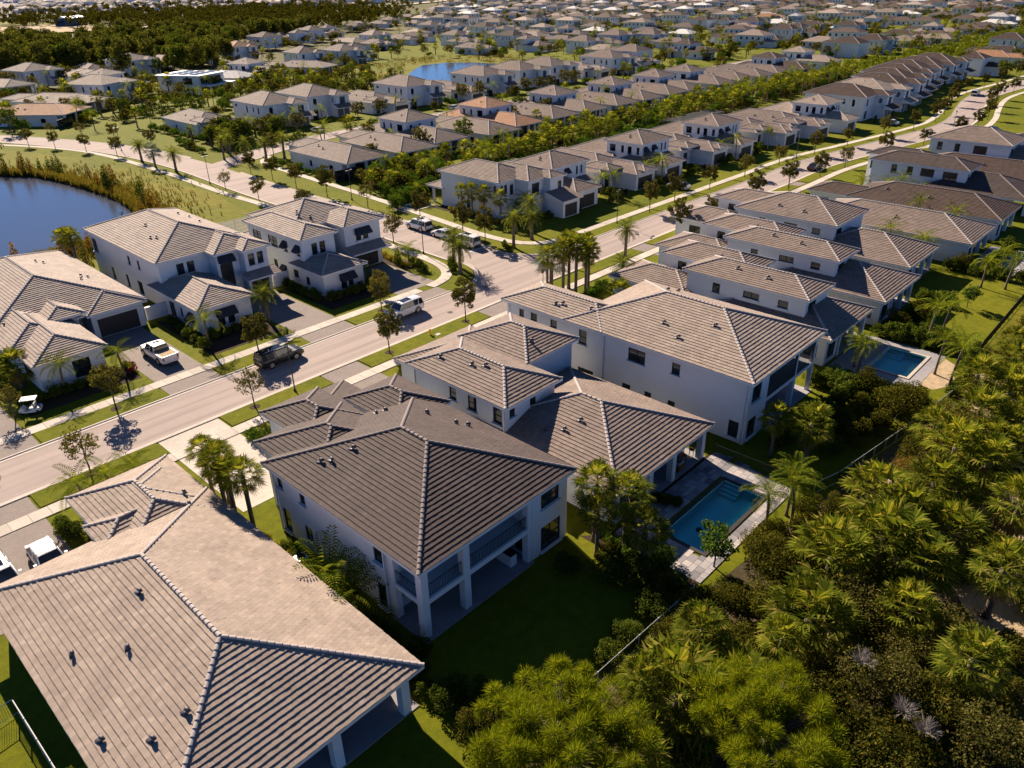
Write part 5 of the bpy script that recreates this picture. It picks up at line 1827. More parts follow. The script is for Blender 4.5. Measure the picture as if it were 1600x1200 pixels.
for x, y in ((36.6, 15.8), (38.6, 16.6), (40.2, 13.2), (43.6, 14.0), (45.8, 16.8), (37.4, 12.2), (34.6, 14.8), (33.2, 13.0), (35.6, 17.0), (44.8, 12.6), (47.8, 15.2), (50.6, 16.2), (52.2, 14.6), (31.8, 16.6), (29.4, 15.4), (27.4, 16.6)):
    r = random.choice((0, 1, 3, 1))
    WOOD_SABAL.append((x, y, 2))
    plant('scrub_tree', WOODB[r], '%s scrub tree %s' % (['rounded dark', 'small rounded', 'broad olive', 'low bushy'][r], scrub_zone(x, y)), 'tree', (x, y, 0), None, random.uniform(0.55, 0.75), '%s scrub trees %s' % (['rounded dark', 'small rounded', 'broad olive', 'low bushy'][r], scrub_zone(x, y)))
for _ in range(900):
    x, y = random.uniform(20, 150), random.uniform(-14, 13)
    if 43 < x < 72 and 0 < y < 6.2 and random.random() < 0.75:
        continue
    if y > 17.4 - 0.055 * x + 1.0 or y > 12.6 and x > 50:
        continue
    if any((x - a) ** 2 + (y - b) ** 2 < 5.2 for a, b, _h in WOOD_SABAL) or inview(x, y, 1, 60) is None:
        continue
    WOOD_SABAL.append((x, y, 2))
    if random.random() < 0.28:
        k = random.choice((0, 1, 1, 2))
        plant('sabal_palm', SAB[k], '%s wild fan palm %s' % (['low trunkless', 'short', 'tall'][k], scrub_zone(x, y)), 'palm tree', (x, y, 0), None, random.uniform(0.85, 1.15), '%s wild fan palms %s' % (['low', 'short', 'tall'][k], scrub_zone(x, y)))
    else:
        r = random.choice((0, 1, 1, 3, 3, 2))
        plant('scrub_tree', WOODB[r], '%s scrub tree %s' % (['rounded dark', 'small rounded', 'broad olive', 'low bushy'][r], scrub_zone(x, y)), 'tree', (x, y, 0), None, random.uniform(0.6, 0.95), '%s scrub trees %s' % (['rounded dark', 'small rounded', 'broad olive', 'low bushy'][r], scrub_zone(x, y)))
    extra += 1
print('extra scrub', extra)
# bare grey shrub
m = MB()
for k in range(60):
    a, e = random.uniform(0, 6.28), random.uniform(0.3, 1.3)
    d = rotv(a, e)
    L = random.uniform(1.0, 2.0)
    p1 = d * L * 0.5
    m.tube([(0, 0, 0), tuple(p1), tuple(d * L + np.array((random.uniform(-.2, .2), random.uniform(-.2, .2), 0.1)))], [0.03, 0.018, 0.006], 4, cap=False)
    for j in range(4):
        d2 = rotv(a + random.uniform(-0.9, 0.9), e + random.uniform(-0.4, 0.4))
        m.tube([tuple(p1), tuple(p1 + d2 * L * 0.5)], [0.014, 0.004], 3, cap=False)
bare = m.mesh('twigs', 'grey_twig')
for x, y, s in ((61.5, 4.6, 1.2), (58.2, 5.6, 1.0), (64.0, 3.2, 1.1)):
    t = thing('bare_shrub', 'leafless grey shrub beside the sandy path in the scrub', 'shrub', (x, y, 0), random.uniform(0, 6), 'leafless grey shrubs')
    t.scale = (s, s, s)
    mo('twigs', bare, t)
for x, y, z in ((34.9, 6.6, 3.9), (33.6, 3.8, 3.4), (33.2, 2.6, 3.3)):
    t = thing('dead_branch', 'grey dead branch sticking out of scrub tree crown', 'branch', (x, y, z), random.uniform(0, 6), 'dead branches in the scrub')
    t.scale = (0.5, 0.5, 0.5)
    mo('twigs', bare, t)

# ---- garden palms
HS = [(56.4, 22.2, 4.0, 'fan palm against the white back corner of the tan-roofed two-storey house'), (57.6, 19.6, 3.6, 'fan palm on the dark lawn behind the tan-roofed two-storey house'), (36.9, 26.8, 4.8, 'fan palm with golden old fronds beside the pool house corner'),
      (37.4, 24.4, 5.0, 'tall fan palm at the edge of the pool deck'), (35.6, 25.6, 3.9, 'fan palm beside the dark-roofed balcony house'), (37.2, 22.6, 3.2, 'lower fan palm by the round clipped shrub')]
for x, y, h, l in HS:
    plant('sabal_palm', SAB[3 if h > 3.8 else 2], l, 'palm tree', (x, y, 0), None, h / (4.6 if h > 3.8 else 3.4) * 1.05)
for x, y, h in ((20.1, 54.0, 4.4), (19.5, 50.4, 4.8), (19.9, 47.0, 5.0), (20.6, 52.2, 4.4), (19.4, 48.6, 4.6)):
    plant('sabal_palm', SAB[4], 'fan palm in the clump between tan-roofed and dark-roofed houses', 'palm tree', (x, y, 0), None, h / 5.0, 'fan palms between tan-roofed and balcony houses')
for x, y, h in ((72.6, 62.4, 5), (74.0, 60.8, 6), (75.2, 59.6, 6.2), (77.4, 59.2, 5.4), (76.4, 61.8, 6.2), (76.0, 58.6, 5), (78.4, 60.4, 5.6)):
    plant('sabal_palm', SAB[4], 'tall slim fan palm in the cluster beside the road junction', 'palm tree', (x, y, 0), None, h / 5.4 * 1.05, 'fan palm cluster at the junction')
for x, y, h in ((34.2, 121.5, 5.2), (34.6, 123.4, 5.2), (33.8, 125, 4.8)):
    plant('sabal_palm', SAB[4], 'fan palm by the pond behind the one-storey house', 'palm tree', (x, y, 0), None, h / 5.4, 'fan palms by the pond')
for x, y, h in ((92.6, 100.0, 4.2), (92.8, 97.6, 4.4), (92.9, 94.6, 4.6), (93.2, 90.9, 4.2)):
    plant('sabal_palm', SAB[3], 'fan palm along the side wall of the corner house', 'palm tree', (x, y, 0), None, h / 4.6, 'fan palms along the corner house')
for x, y in ((74.0, 47.0), (73.2, 51.0), (74.6, 44.0), (15.8, 87.5)):
    plant('sabal_palm', SAB[1], 'squat bushy fan palm in the gap beside a house wall', 'palm tree', (x, y, 0), None, 1.1, 'squat palms beside house walls')
for x, y, h, l in ((91.8, 63.4, 4.3, 'date palm on the wide verge beyond the junction palms'), (84.6, 79.8, 4.4, 'date palm on the corner verge in front of corner house'), (89.6, 80.4, 3.6, 'date palm in the corner house lawn'), (92.6, 83.4, 4.6, 'tall date palm close to the corner house garage'),
                   (70.9, 77.6, 3.8, 'date palm on the corner by the stop line, first of two'), (73.0, 81.2, 4.0, 'date palm on the corner by the stop line, second of two'), (81.5, 56.6, 3.4, 'date palm in front of light tan-roofed house'), (42.9, 83.2, 3.4, 'broad date palm beside the awning house drive'),
                   (74.4, 192.8, 3.8, 'date palm at the bend of the cross street'), (74.6, 175.2, 4.0, 'date palm by the cross street pavement'), (88.2, 178.6, 4.2, 'date palm at the mouth of the back street'), (91.2, 181.0, 4.2, 'date palm beside the back street corner lawn')):
    plant('date_palm', DAT[0 if h < 4.1 else 1], l, 'palm tree', (x, y, 0), None, h / (3.8 if h < 4.1 else 4.8) * 1.02)
plant('silver_palm', SIL, 'silver-blue fan palm on the pond side of the cross street', 'palm tree', (73.6, 183.6, 0), None, 1.15)
plant('silver_palm', SIL, 'silver-blue fan palm at the back of the junction cluster', 'palm tree', (74.6, 63.4, 0), None, 1.3)
CO = [(18.4, 82.4, 1), (24.2, 81.6, 1), (34.0, 81.6, 1), (12.4, 60.2, 0), (16.6, 60.0, 0), (14.6, 60.6, 0), (49.5, 17.4, 2), (47.2, 18.0, 1), (48.6, 16.6, 1), (77.0, 22.6, 1), (78.6, 23.6, 1), (82.6, 16.6, 2), (79.4, 14.4, 2), (89.4, 19.6, 2), (94.5, 19.4, 1), (119.0, 30.0, 1), (118.2, 34.6, 2), (113.2, 20.2, 1), (119.2, 19.4, 1), (114.6, 17.6, 1), (150.0, 40.8, 1), (149.6, 46.5, 1), (149.2, 43.5, 2), (98.0, 90.0, 1), (97.2, 91.2, 0), (120.4, 86.6, 2), (119.9, 89.4, 1), (133.9, 84.6, 2), (135.0, 87.0, 2), (134.4, 89.4, 1), (164.0, 84.5, 2), (163.2, 88.0, 1), (178.8, 84, 2), (93.6, 113.4, 0), (104.0, 48.8, 1), (133.9, 30.6, 1), (134.2, 36.0, 2), (68.6, 86.4, 0), (148.8, 50.6, 1), (178.6, 46.0, 1), (180.0, 50.0, 1)]
for x, y, k in CO:
    near_ = 'by the tan-roofed house front' if x < 17 and y < 63 else 'by the one-storey house with the pickup' if x < 30 else 'beside the awning house' if x < 36 else 'at the end of the pool deck' if x < 55 else 'around the back garden lawns' if y < 40 else 'in front of the houses along the street'
    plant('feather_palm', COC[k], 'slender feather palm with arching yellow-green fronds ' + near_, 'palm tree', (x, y, 0), None, random.uniform(0.9, 1.1), 'feather palms ' + near_)
plant('areca_palm', ARE, 'bushy areca palm in the narrow gap beside the balcony house', 'palm tree', (19.9, 36.6, 0), None, 1.45)
plant('areca_palm', ARE, 'bushy areca palm at the low end of the balcony house side wall', 'palm tree', (20.0, 34.0, 0), None, 1.35)
plant('areca_palm', ARE, 'areca palm by the white rail fence beside the tan-roofed house', 'palm tree', (2.0, 33.0, 0), None, 0.85)

# ---- street trees
OK_ = [(14.3, 64.8, 3), (30.2, 64.7, 3), (47.2, 64.4, 0), (59.2, 64.3, 2), (20.6, 75.0, 1), (36.7, 74.9, 0), (54.4, 75.0, 1), (8.6, 75.0, 3), (115.4, 75.0, 0), (123.6, 75.0, 0), (136.4, 75.0, 0), (150.6, 75.0, 1), (165.4, 74.6, 1), (181.0, 73.4, 0), (195.4, 71.5, 1), (212.0, 69.0, 0),
       (106.6, 63.4, 2), (117.4, 63.6, 0), (133.0, 63.6, 2), (146.5, 63.4, 0), (160.8, 63.2, 0), (172.6, 62.8, 1), (190, 60.5, 0), (207, 57.5, 1), (226, 55.0, 0), (240, 54.4, 2), (256, 56.0, 0), (272, 59.6, 1), (228, 66.8, 0), (244, 66.2, 2), (258, 68, 0), (276, 71.6, 0), (292, 75, 2), (286, 63.0, 0), (300, 64, 2), (318, 64, 0), (334, 62, 0), (350, 61, 2), (310, 76.4, 0), (328, 75.6, 0), (345, 74.5, 2), (365, 73, 0), (380, 60, 0), (400, 71, 2), (420, 57, 0)]
for x, y, k in OK_:
    zone = 'on the near verge' if y < 66.2 and x < 200 else 'on the far verge' if x < 200 else 'around the road bend'
    bare_ = 'sparse twiggy' if k in (1, 3) else 'full-crowned'
    plant('street_tree', OAKS[k], '%s young oak street tree %s' % (bare_, zone), 'tree', (x, y, 0.08), None, random.uniform(0.9, 1.08), '%s young oaks %s' % (bare_, zone))
for x, y, k in [(73.3, 150.3, 3), (73.2, 137.1, 1), (73.4, 122.0, 1), (84.9, 160.6, 0), (84.4, 150.6, 0), (84.0, 140.9, 0), (83.9, 129.7, 2), (84.2, 117.0, 3), (84.6, 102.4, 0), (84.2, 91.0, 2), (83.0, 84.6, 2), (72.0 + 1.7, 96.4, 1), (63.0, 236.0, 1), (66.8, 227.9, 1), (70.2, 216.0, 1), (73.0, 203.8, 1), (72.2, 246.1, 3), (76.6, 236.0, 3), (80.8, 224.2, 1), (83.6, 208, 1)]:
    plant('street_tree', OAKS[k], 'young oak street tree along the curving cross street', 'tree', (x, y, 0.05), None, random.uniform(0.9, 1.08), 'young oaks along the cross street')
plant('street_tree', OAKS[1], 'small young tree on the awning corner house front lawn', 'tree', (57.6, 79.6, 0), None, 0.8)
for q in ((13.0, 80.6), ):
    plant('street_tree', OAKS[3], 'thin bare young tree in front of the one-storey house with the pickup', 'tree', (*q, 0), None, 0.8)
plant('flowering_tree', YTREE, 'small round green tree at the foot of the pool deck', 'tree', (40.4, 18.6, 0), None, 0.85)
plant('flowering_tree', YTREE, 'thin young tree in the open back lawn', 'tree', (104.5, 19.5, 0), None, 0.7)

# ---- shrubs
def shrubs(pts, kind, label, group, s0=0.8, s1=1.15):
    for x, y in pts:
        plant('shrub', BSH[kind], label, 'shrub', (x, y, 0), None, random.uniform(s0, s1), group)


def line(x0, y0, x1, y1, step):
    L = math.hypot(x1 - x0, y1 - y0)
    n = max(1, int(L / step))
    return [(x0 + (x1 - x0) * k / n + random.uniform(-.15, .15), y0 + (y1 - y0) * k / n + random.uniform(-.15, .15)) for k in range(n + 1)]


shrubs(line(33.6, 82, 34.2, 92, 1.7) + line(35.6, 83.6, 42, 83.4, 1.3), 'g', 'dark green shrub in the bed around the awning house', 'shrubs around the awning house')
shrubs(line(51.2, 84, 51.2, 92, 1.5) + line(52, 82.9, 58.6, 82.9, 1.2), 'g', 'dark green shrub in the bed of the awning corner house', 'shrubs around the awning corner house')
shrubs(line(67.6, 85.5, 68.4, 93, 1.0), 'y', 'low yellow-leaved shrub by the corner house garage', 'yellow shrubs by the corner garage')
shrubs(line(67.9, 82.2, 69.2, 86.0, 1.3), 'g', 'round green shrub in the corner house lawn bed', 'green shrubs in the corner lawn')
plant('conifer', CONE, 'narrow cone-shaped conifer in the corner house lawn bed', 'shrub', (67.6, 87.8, 0), None, 1.2)
plant('conifer', CONE, 'dark cone-shaped conifer against the awning corner house window', 'shrub', (58.9, 83.4, 0), None, 1.2)
shrubs(line(14.6, 82.6, 25.0, 82.4, 1.2), 'g', 'dark green shrub in front of the one-storey house with the pickup', 'shrubs in front of the one-storey house')
shrubs([(25.3, 82.8), (24.9, 81.9)], 'r', 'dark red cordyline shrub beside the pickup drive', 'red shrubs by the pickup drive')
shrubs(line(20.1, 37.5, 19.9, 45.5, 1.1), 'y', 'yellow-green shrub between the tan-roofed and balcony houses', 'yellow shrubs between tan-roofed and balcony houses', 0.8, 1.0)
shrubs(line(27.0, 57.6, 27.2, 60.0, 1.0) + [(28.6, 58.4), (29.4, 58.2)], 'h', 'clipped green shrub at the front of balcony house', 'shrubs at the balcony house front')
shrubs([(9.9, 58.8), (10.0, 57.6), (10.1, 56.6)], 'g', 'dark shrub by the tan-roofed house drive', 'shrubs by the tan-roofed house drive')
shrubs(line(18.8, 27.5, 19.4, 33.0, 1.2) + line(19.0, 25.8, 20.4, 28.4, 1.2), 'g', 'dark leafy shrub in the shaded gap beside the lanai columns', 'shrubs in the shaded gap')
shrubs(line(36.7, 19.4, 37.6, 25.5, 0.9), 'h', 'glossy green shrub beside the pool deck', 'shrubs beside the pool deck', 0.9, 1.2)
plant('round_shrub', bush(1.25, 1.7, 2600, 0.07, 'leaf_hedge', 30), 'big round clipped green shrub by the pool deck', 'shrub', (38.0, 21.4, 0))
shrubs(line(44.2, 26.0, 44.6, 24.6, 0.7), 'g', 'dark shrub by the pool house window', 'shrubs by the pool house window', 0.7, 0.8)
shrubs(line(72.2, 25.5, 72.6, 17.0, 1.1) + line(58.5, 22.6, 71.5, 21.4, 1.2), 'g', 'leafy shrub in the thick border between the two back gardens', 'border shrubs between back gardens', 1.0, 1.5)
shrubs(line(75.2, 24.5, 75.6, 15.6, 1.2), 'h', 'glossy shrub along the pool garden edge', 'shrubs along the pool garden', 1.0, 1.4)
shrubs(line(88.8, 25.0, 89.4, 17.0, 1.0) + line(90.2, 22.5, 90.6, 18.0, 1.1), 'g', 'dark shrub dividing the pool garden from the open lawn', 'shrubs dividing gardens', 1.0, 1.5)
shrubs(line(103.6, 24.5, 103.4, 21.0, 1.0) + line(118.4, 26, 118.6, 17.0, 1.1) + line(121, 21.5, 133, 21.2, 1.2), 'g', 'shrub bordering the open back lawn', 'shrubs bordering the open lawn', 1.0, 1.4)
shrubs(line(78.5, 13.9, 92, 15.0, 1.3), 'g', 'low shrub along the black back fence', 'shrubs along the back fence', 0.7, 1.0)
shrubs(line(93.0, 89.0, 93.2, 104.0, 1.2), 'y', 'low yellow shrub along the corner house side', 'yellow shrubs along the corner house', 0.8, 1.0)
shrubs(line(94.6, 88.6, 101.0, 86.4, 1.0), 'g', 'green shrub under the corner house windows', 'shrubs under the corner house windows', 0.9, 1.2)
shrubs(line(82.6, 78.6, 84.6, 82.0, 1.0) + line(70.4, 78.8, 73.2, 82.2, 1.0), 'g', 'low dark shrub in the corner planting under the date palms', 'corner planting shrubs', 0.6, 0.8)
shrubs(line(73.0, 57.6, 79.6, 58.2, 0.9) + line(80.4, 55.2, 83.4, 52.0, 0.9), 'h', 'yellow-green shrub at the foot of the junction palms', 'shrubs under the junction palms', 0.8, 1.3)
for xg in (107.6, 121.0, 136.0, 150.2, 164.6, 179.6, 193.6):
    shrubs(line(xg - 0.6, 86.2, xg + 0.2, 91.0, 1.5) + line(xg + 8.4, 84.2, xg + 12.0, 84.4, 1.3), 'g', 'shrub at the foot of a street-side garage wing', 'shrubs along the street fronts', 0.9, 1.3)

for x, y, r in ((60.5, 18.6, 3), (63.5, 19.6, 1), (66.5, 20.4, 3), (69.0, 19.2, 1), (71.5, 18.0, 3), (73.8, 20.6, 1), (73.6, 24.0, 3), (74.2, 16.0, 1), (88.6, 22.6, 3), (91.6, 24.0, 1), (92.4, 20.4, 3), (95.8, 22.8, 1), (98.6, 23.6, 3), (101.5, 22.8, 3), (117.6, 22.0, 3), (119.6, 24.0, 1), (135.0, 22.0, 3)):
    plant('garden_bush', WOODB[r], 'dense dark bush in the thick planting behind the back gardens', 'shrub', (x, y, 0), None, random.uniform(0.6, 0.85), 'dense bushes behind the back gardens')

for x, y, r, s in ((19.4, 24.2, 3, 0.8), (20.6, 22.6, 1, 0.6), (21.6, 20.6, 3, 0.9), (19.0, 21.4, 1, 0.65), (23.2, 19.4, 3, 0.7), (25.6, 19.3, 3, 0.6), (33.6, 19.4, 3, 0.8), (35.2, 19.6, 1, 0.6), (35.4, 21.8, 3, 0.9), (34.4, 23.6, 3, 0.8), (35.8, 24.4, 1, 0.55), (33.0, 26.2, 3, 0.6), (30.6, 19.2, 3, 0.65), (28.4, 19.2, 3, 0.6)):
    plant('garden_bush', WOODB[r], 'dark bush at the edge of the shaded lawn behind the balcony house', 'shrub', (x, y, 0), None, s, 'bushes around the shaded lawn')
for x, y in ((20.4, 43.0), (20.3, 41.4), (20.2, 39.8), (20.0, 31.8), (20.1, 30.2)):
    plant('garden_bush', WOODB[3], 'low dark bush along the balcony house side wall', 'shrub', (x, y, 0), None, random.uniform(0.45, 0.6), 'bushes along the balcony house side')

# ---- clipped hedge and palm belt between the two rows of houses
V, F = leaf_cloud([(rng.uniform(-4.2, 4.2), rng.uniform(-0.7, 0.7), rng.uniform(0.3, 2.7)) for _ in range(120)], [0.5] * 120, 9000, 0.10)
HEDGE = npmesh('hedge', V, F, 'leaf_hedge')
for k in range(14):
    o = mo('hedge', HEDGE, None, (94.0 + 8.0 * k, 116.6 + 0.1 * random.random(), 0), 0.0 if k % 2 else math.pi)
    o.scale = (1, 1, random.uniform(0.95, 1.1))
    tag(o, 'tall clipped green hedge length along the palm belt behind the street row', 'hedge', 'hedge lengths along the palm belt')
for k, (x, y, rz_) in enumerate(((89.6, 113.0, 0.3), (91.4, 118.5, 1.5))):
    tag(mo('hedge', HEDGE, None, (x, y, 0), rz_), 'round-edged hedge length by the cross street, end %s' % ('beside the corner house' if k == 0 else 'facing the palm belt'), 'hedge')
FSAB = [join_far(sabal(3.2, 26, 1.05, 1.0, dead=2, seg=9), 'far_fan_palm'), join_far(sabal(4.0, 24, 1.05, 1.0, dead=2, seg=9), 'far_fan_palm')]
FCOC = join_far(feather(4.2, 12, 2.5, leaf=0.7, n=12), 'far_feather_palm')
FOAK = [join_far(oak(5.2, 2.0, 700, 0.22, m), 'far_tree') for m in ('leaf_oak', 'leaf_wood', 'leaf_shrub')]
FBSH = [join_far(bush(2.2, 3.0, 900, 0.2, m, 16), 'far_bush') for m in ('leaf_wood', 'leaf_hedge', 'leaf_oak')]
def wood_tree(h, r, n, size, mat):
    c, rad = crown_clumps(30, 0, h * 0.56, r * 0.8, h * 0.40, r * 0.3, r * 0.5, -0.9)
    V, F = leaf_cloud(c, rad, n, size)
    return join_far((npmesh('crown', V, F, mat), None, branches(h * 0.3, h * 0.9, 0, 6, r * 0.6, tw=0.2)), 'wood_tree')


WPINE = [wood_tree(12.0, 4.4, 2600, 0.42, 'leaf_dark'), wood_tree(11.0, 4.8, 2600, 0.42, 'leaf_shrub'), wood_tree(13.0, 4.0, 2200, 0.40, 'leaf_dark')]


def far_plant(name, me, label, cat, x, y, s, group):
    o = mo(name, me, None, (x, y, 0), random.uniform(0, 6.28))
    o.scale = (s, s, s * random.uniform(0.9, 1.12))
    return tag(o, label, cat, group)


for x, y in zip(rng.uniform(93.5, 108, 30), rng.uniform(118, 136, 30)):
    far_plant('belt_shrub', random.choice(FBSH), 'leafy shrub massed at the cross street end of the palm belt', 'shrub', x, y, random.uniform(0.8, 1.4), 'shrubs at the cross street end of the belt')
nb = 0
for x in np.arange(92, 330, 3.1):
    for j in range(3):
        y = 119.5 + j * 5.2 + random.uniform(-1.8, 1.8) + (0 if x < 200 else random.uniform(-1, 4))
        xx = x + random.uniform(-1.3, 1.3)
        if x < 200 and j == 2 and random.random() < 0.35:
            continue
        me = random.choice((FSAB[0], FSAB[1], FSAB[0], FCOC, FBSH[1]))
        nm = 'fan_palm' if me in FSAB else 'feather_palm' if me is FCOC else 'belt_shrub'
        far_plant(nm, me, {'fan_palm': 'fan palm in the dense palm belt behind the hedge', 'feather_palm': 'feather palm in the dense palm belt behind the hedge', 'belt_shrub': 'leafy shrub in the palm belt behind the hedge'}[nm], 'shrub' if nm == 'belt_shrub' else 'palm tree', xx, y, random.uniform(0.9, 1.3), nm.replace('_', ' ') + 's of the palm belt')
        nb += 1
        if random.random() < 0.75:
            far_plant('belt_shrub', FBSH[random.choice((0, 1, 1, 2))], 'leafy shrub in the palm belt behind the hedge', 'shrub', xx + random.uniform(-1.6, 1.6), y + random.uniform(-2.2, 2.2), random.uniform(0.7, 1.1), 'belt shrubs of the palm belt')


def mass(name, label, pts, size, per, r0, r1, mat, trunk=False, hz=1.0):
    """one far mass of foliage: many small crowns in one mesh"""
    c, rad = [], []
    for x, y, h in pts:
        for k in range(per):
            a = random.uniform(0, 6.28)
            q = random.uniform(0, 1)
            c.append((x + math.cos(a) * r1 * q, y + math.sin(a) * r1 * q, h * random.uniform(0.25, 1.0)))
            rad.append(random.uniform(r0, r1) * 0.7)
    V, F = leaf_cloud(c, rad, int(len(c) * 55), size)
    return tag(mo(name, npmesh(name, V, F, mat)), label, 'trees', kind='stuff')


mass('palm_belt', 'far end of the dense palm belt running to the horizon', [(x + random.uniform(-2, 2), y_ + random.uniform(-2, 2) - 0.012 * max(0, x - 330), random.uniform(3, 6)) for x in np.arange(330, 720, 4.5) for y_ in (118, 123, 128, 133)], 0.30, 3, 0.9, 1.8, 'leaf_coco')

# ---- palms and beds at the corner of the back street
FDAT = join_far(feather(3.6, 32, 2.4, 'leaf_date', -35, 80, 1.2, 0.5, 0.24, 0.05, 12, 0.35, 0.12), 'far_date_palm')
for x, y in ((96, 190), (100.5, 193), (104, 197), (108.5, 199), (93, 186), (94.5, 197), (92.5, 203), (114, 197), (90.8, 172.5), (94.5, 170), (98.5, 168.5), (112.5, 202)):
    far_plant('date_palm', FDAT, 'date palm at the corner house of the back street', 'palm tree', x, y, random.uniform(0.95, 1.2), 'date palms at the back street corner')
for x, y in [(96 + 1.6 * k, 201.5 + random.uniform(-1, 1)) for k in range(9)] + [(88.5 + 0.3 * k, 190 + 2.4 * k) for k in range(8)] + [(95.5 + random.uniform(-.5, .5), 208 + 3.2 * k) for k in range(9)] + [(92.8, 140 + 3.4 * k) for k in range(8)]:
    far_plant('corner_shrub', FBSH[random.choice((0, 1, 1))], 'dark shrub in the beds around the back street corner', 'shrub', x, y, random.uniform(0.45, 0.8), 'shrubs around the back street corner')

# ---- trees among the far houses
TP = []
for x, y in FARPOS:
    for k in range(2):
        a = random.uniform(0, 6.28)
        TP.append((x + math.cos(a) * random.uniform(10, 14), y + math.sin(a) * random.uniform(12, 18)))
TP += [(x + random.uniform(-1, 1), y) for x in np.arange(98, 320, 7.3) for y in (171.5 + random.uniform(-1, 1), 196 + random.uniform(-1.5, 1.5))]
TP += [(x, y + random.uniform(-1, 1)) for x in (107.9, 121.6, 136.2, 149.6, 165, 179.4, 194.4, 208.6) for y in (146, 156, 166)]
for x, y in FARPOS[:150]:
    for k in range(3):
        TP.append((x + random.uniform(-17, 17), y - random.uniform(13, 19)))
        TP.append((x + random.choice((-1, 1)) * random.uniform(9, 11), y + random.uniform(-12, 12)))
TP += [(x, y) for x, y in zip(rng.uniform(84, 215, 170), rng.uniform(236, 330, 170)) if x > 96 - 0.25 * (y - 236)]
TP += [(x, y) for x, y in zip(rng.uniform(290, 480, 160), rng.uniform(190, 360, 160))]
TP += [(x, y) for x, y in zip(rng.uniform(92, 118, 26), rng.uniform(188, 204, 26))] + [(x, y) for x, y in zip(rng.uniform(84, 200, 60), rng.uniform(240, 285, 60)) if y < 285 and y > 225 + 0.1 * x]
TP += [(x, y) for x, y in zip(rng.uniform(84, 92, 14), rng.uniform(118, 170, 14)) if x > 94 - 0 or True and x > 93]
cnt = {}
rest = []
TP.sort(key=lambda p: math.hypot(*p))
for x, y in TP:
    if inview(x, y, 3, 30) is None or (118 < y < 136 and x < 720) or abs(y - np.interp(x, MAIN[:, 0], MAIN[:, 1])) < 9:
        continue
    if any(abs(x - a) < 8.5 and abs(y - b) < 10.5 for a, b in FARPOS):
        continue
    if (225 < x < 292 and 238 < y < 312):
        continue
    me = random.choice((FSAB[1], FCOC, FOAK[0], FOAK[1], FOAK[2], FBSH[0], FBSH[1]))
    nm = 'fan_palm' if me in FSAB else 'feather_palm' if me is FCOC else 'garden_tree' if me in FOAK else 'garden_shrub'
    cnt[nm] = cnt.get(nm, 0) + 1
    if cnt[nm] > 220:
        rest.append((x, y, random.uniform(3, 5)))
        continue
    far_plant(nm, me, {'fan_palm': 'fan palm beside a house beyond the palm belt', 'feather_palm': 'feather palm beside a house beyond the palm belt', 'garden_tree': 'leafy garden tree among the houses beyond the palm belt', 'garden_shrub': 'dense garden shrub among the houses beyond the palm belt'}[nm],
              'palm tree' if 'palm' in nm else 'tree' if 'tree' in nm else 'shrub', x, y, random.uniform(0.9, 1.35), nm.replace('_', ' ') + 's among the far houses')
rest += [(x, y, random.uniform(4, 7)) for x, y in zip(rng.uniform(420, 1500, 900), rng.uniform(130, 1100, 900)) if inview(x, y, 3, 10) and inview(x, y, 3, 10)[0] > 640 and not any(abs(x - a) < 9 and abs(y - b) < 11 for a, b in FARPOS)]
mass('distant_garden_trees', 'distant garden trees and palms between the far houses', rest, 0.42, 4, 1.3, 2.6, 'leaf_wood')

# ---- big woods beyond the houses
WL = []
for _ in range(4000):
    x, y = random.uniform(60, 620), random.uniform(330, 1050)
    p = inview(x, y, 8, 20)
    if p is None:
        continue
    px, py = p
    band = (px < 250 and (54 if px < 150 else 44) < py < 92) or (px < 420 and 12 < py < 29) or (230 <= px < 360 and 30 < py < 84) or (330 < px < 620 and 4 < py < 58 - (px - 330) * 0.13)
    if not band or any(abs(x - a) < 10 and abs(y - b) < 12 for a, b in FARPOS):
        continue
    if any((x - a) ** 2 + (y - b) ** 2 < 30 for a, b in WL):
        continue
    WL.append((x, y))
WL.sort(key=lambda p: math.hypot(*p))
for x, y in WL[:230]:
    far_plant('wood_tree', random.choice(WPINE), 'tall dark tree in the dense wood beyond the houses by the pond', 'tree', x, y, random.uniform(0.85, 1.25), 'trees of the dense far wood')
mass('far_wood', 'far wooded strip beyond the dense wood', [(x, y, random.uniform(8, 13)) for x, y in WL[230:]] + [(x, y, 9) for x, y in zip(rng.uniform(60, 900, 700), rng.uniform(700, 1500, 700)) if inview(x, y, 5, 10) and inview(x, y, 5, 10)[0] < 640 and inview(x, y, 5, 10)[1] < 22], 0.7, 4, 2.0, 4.0, 'leaf_wood')
print('belt', nb, 'wood', len(WL), cnt, len(rest))

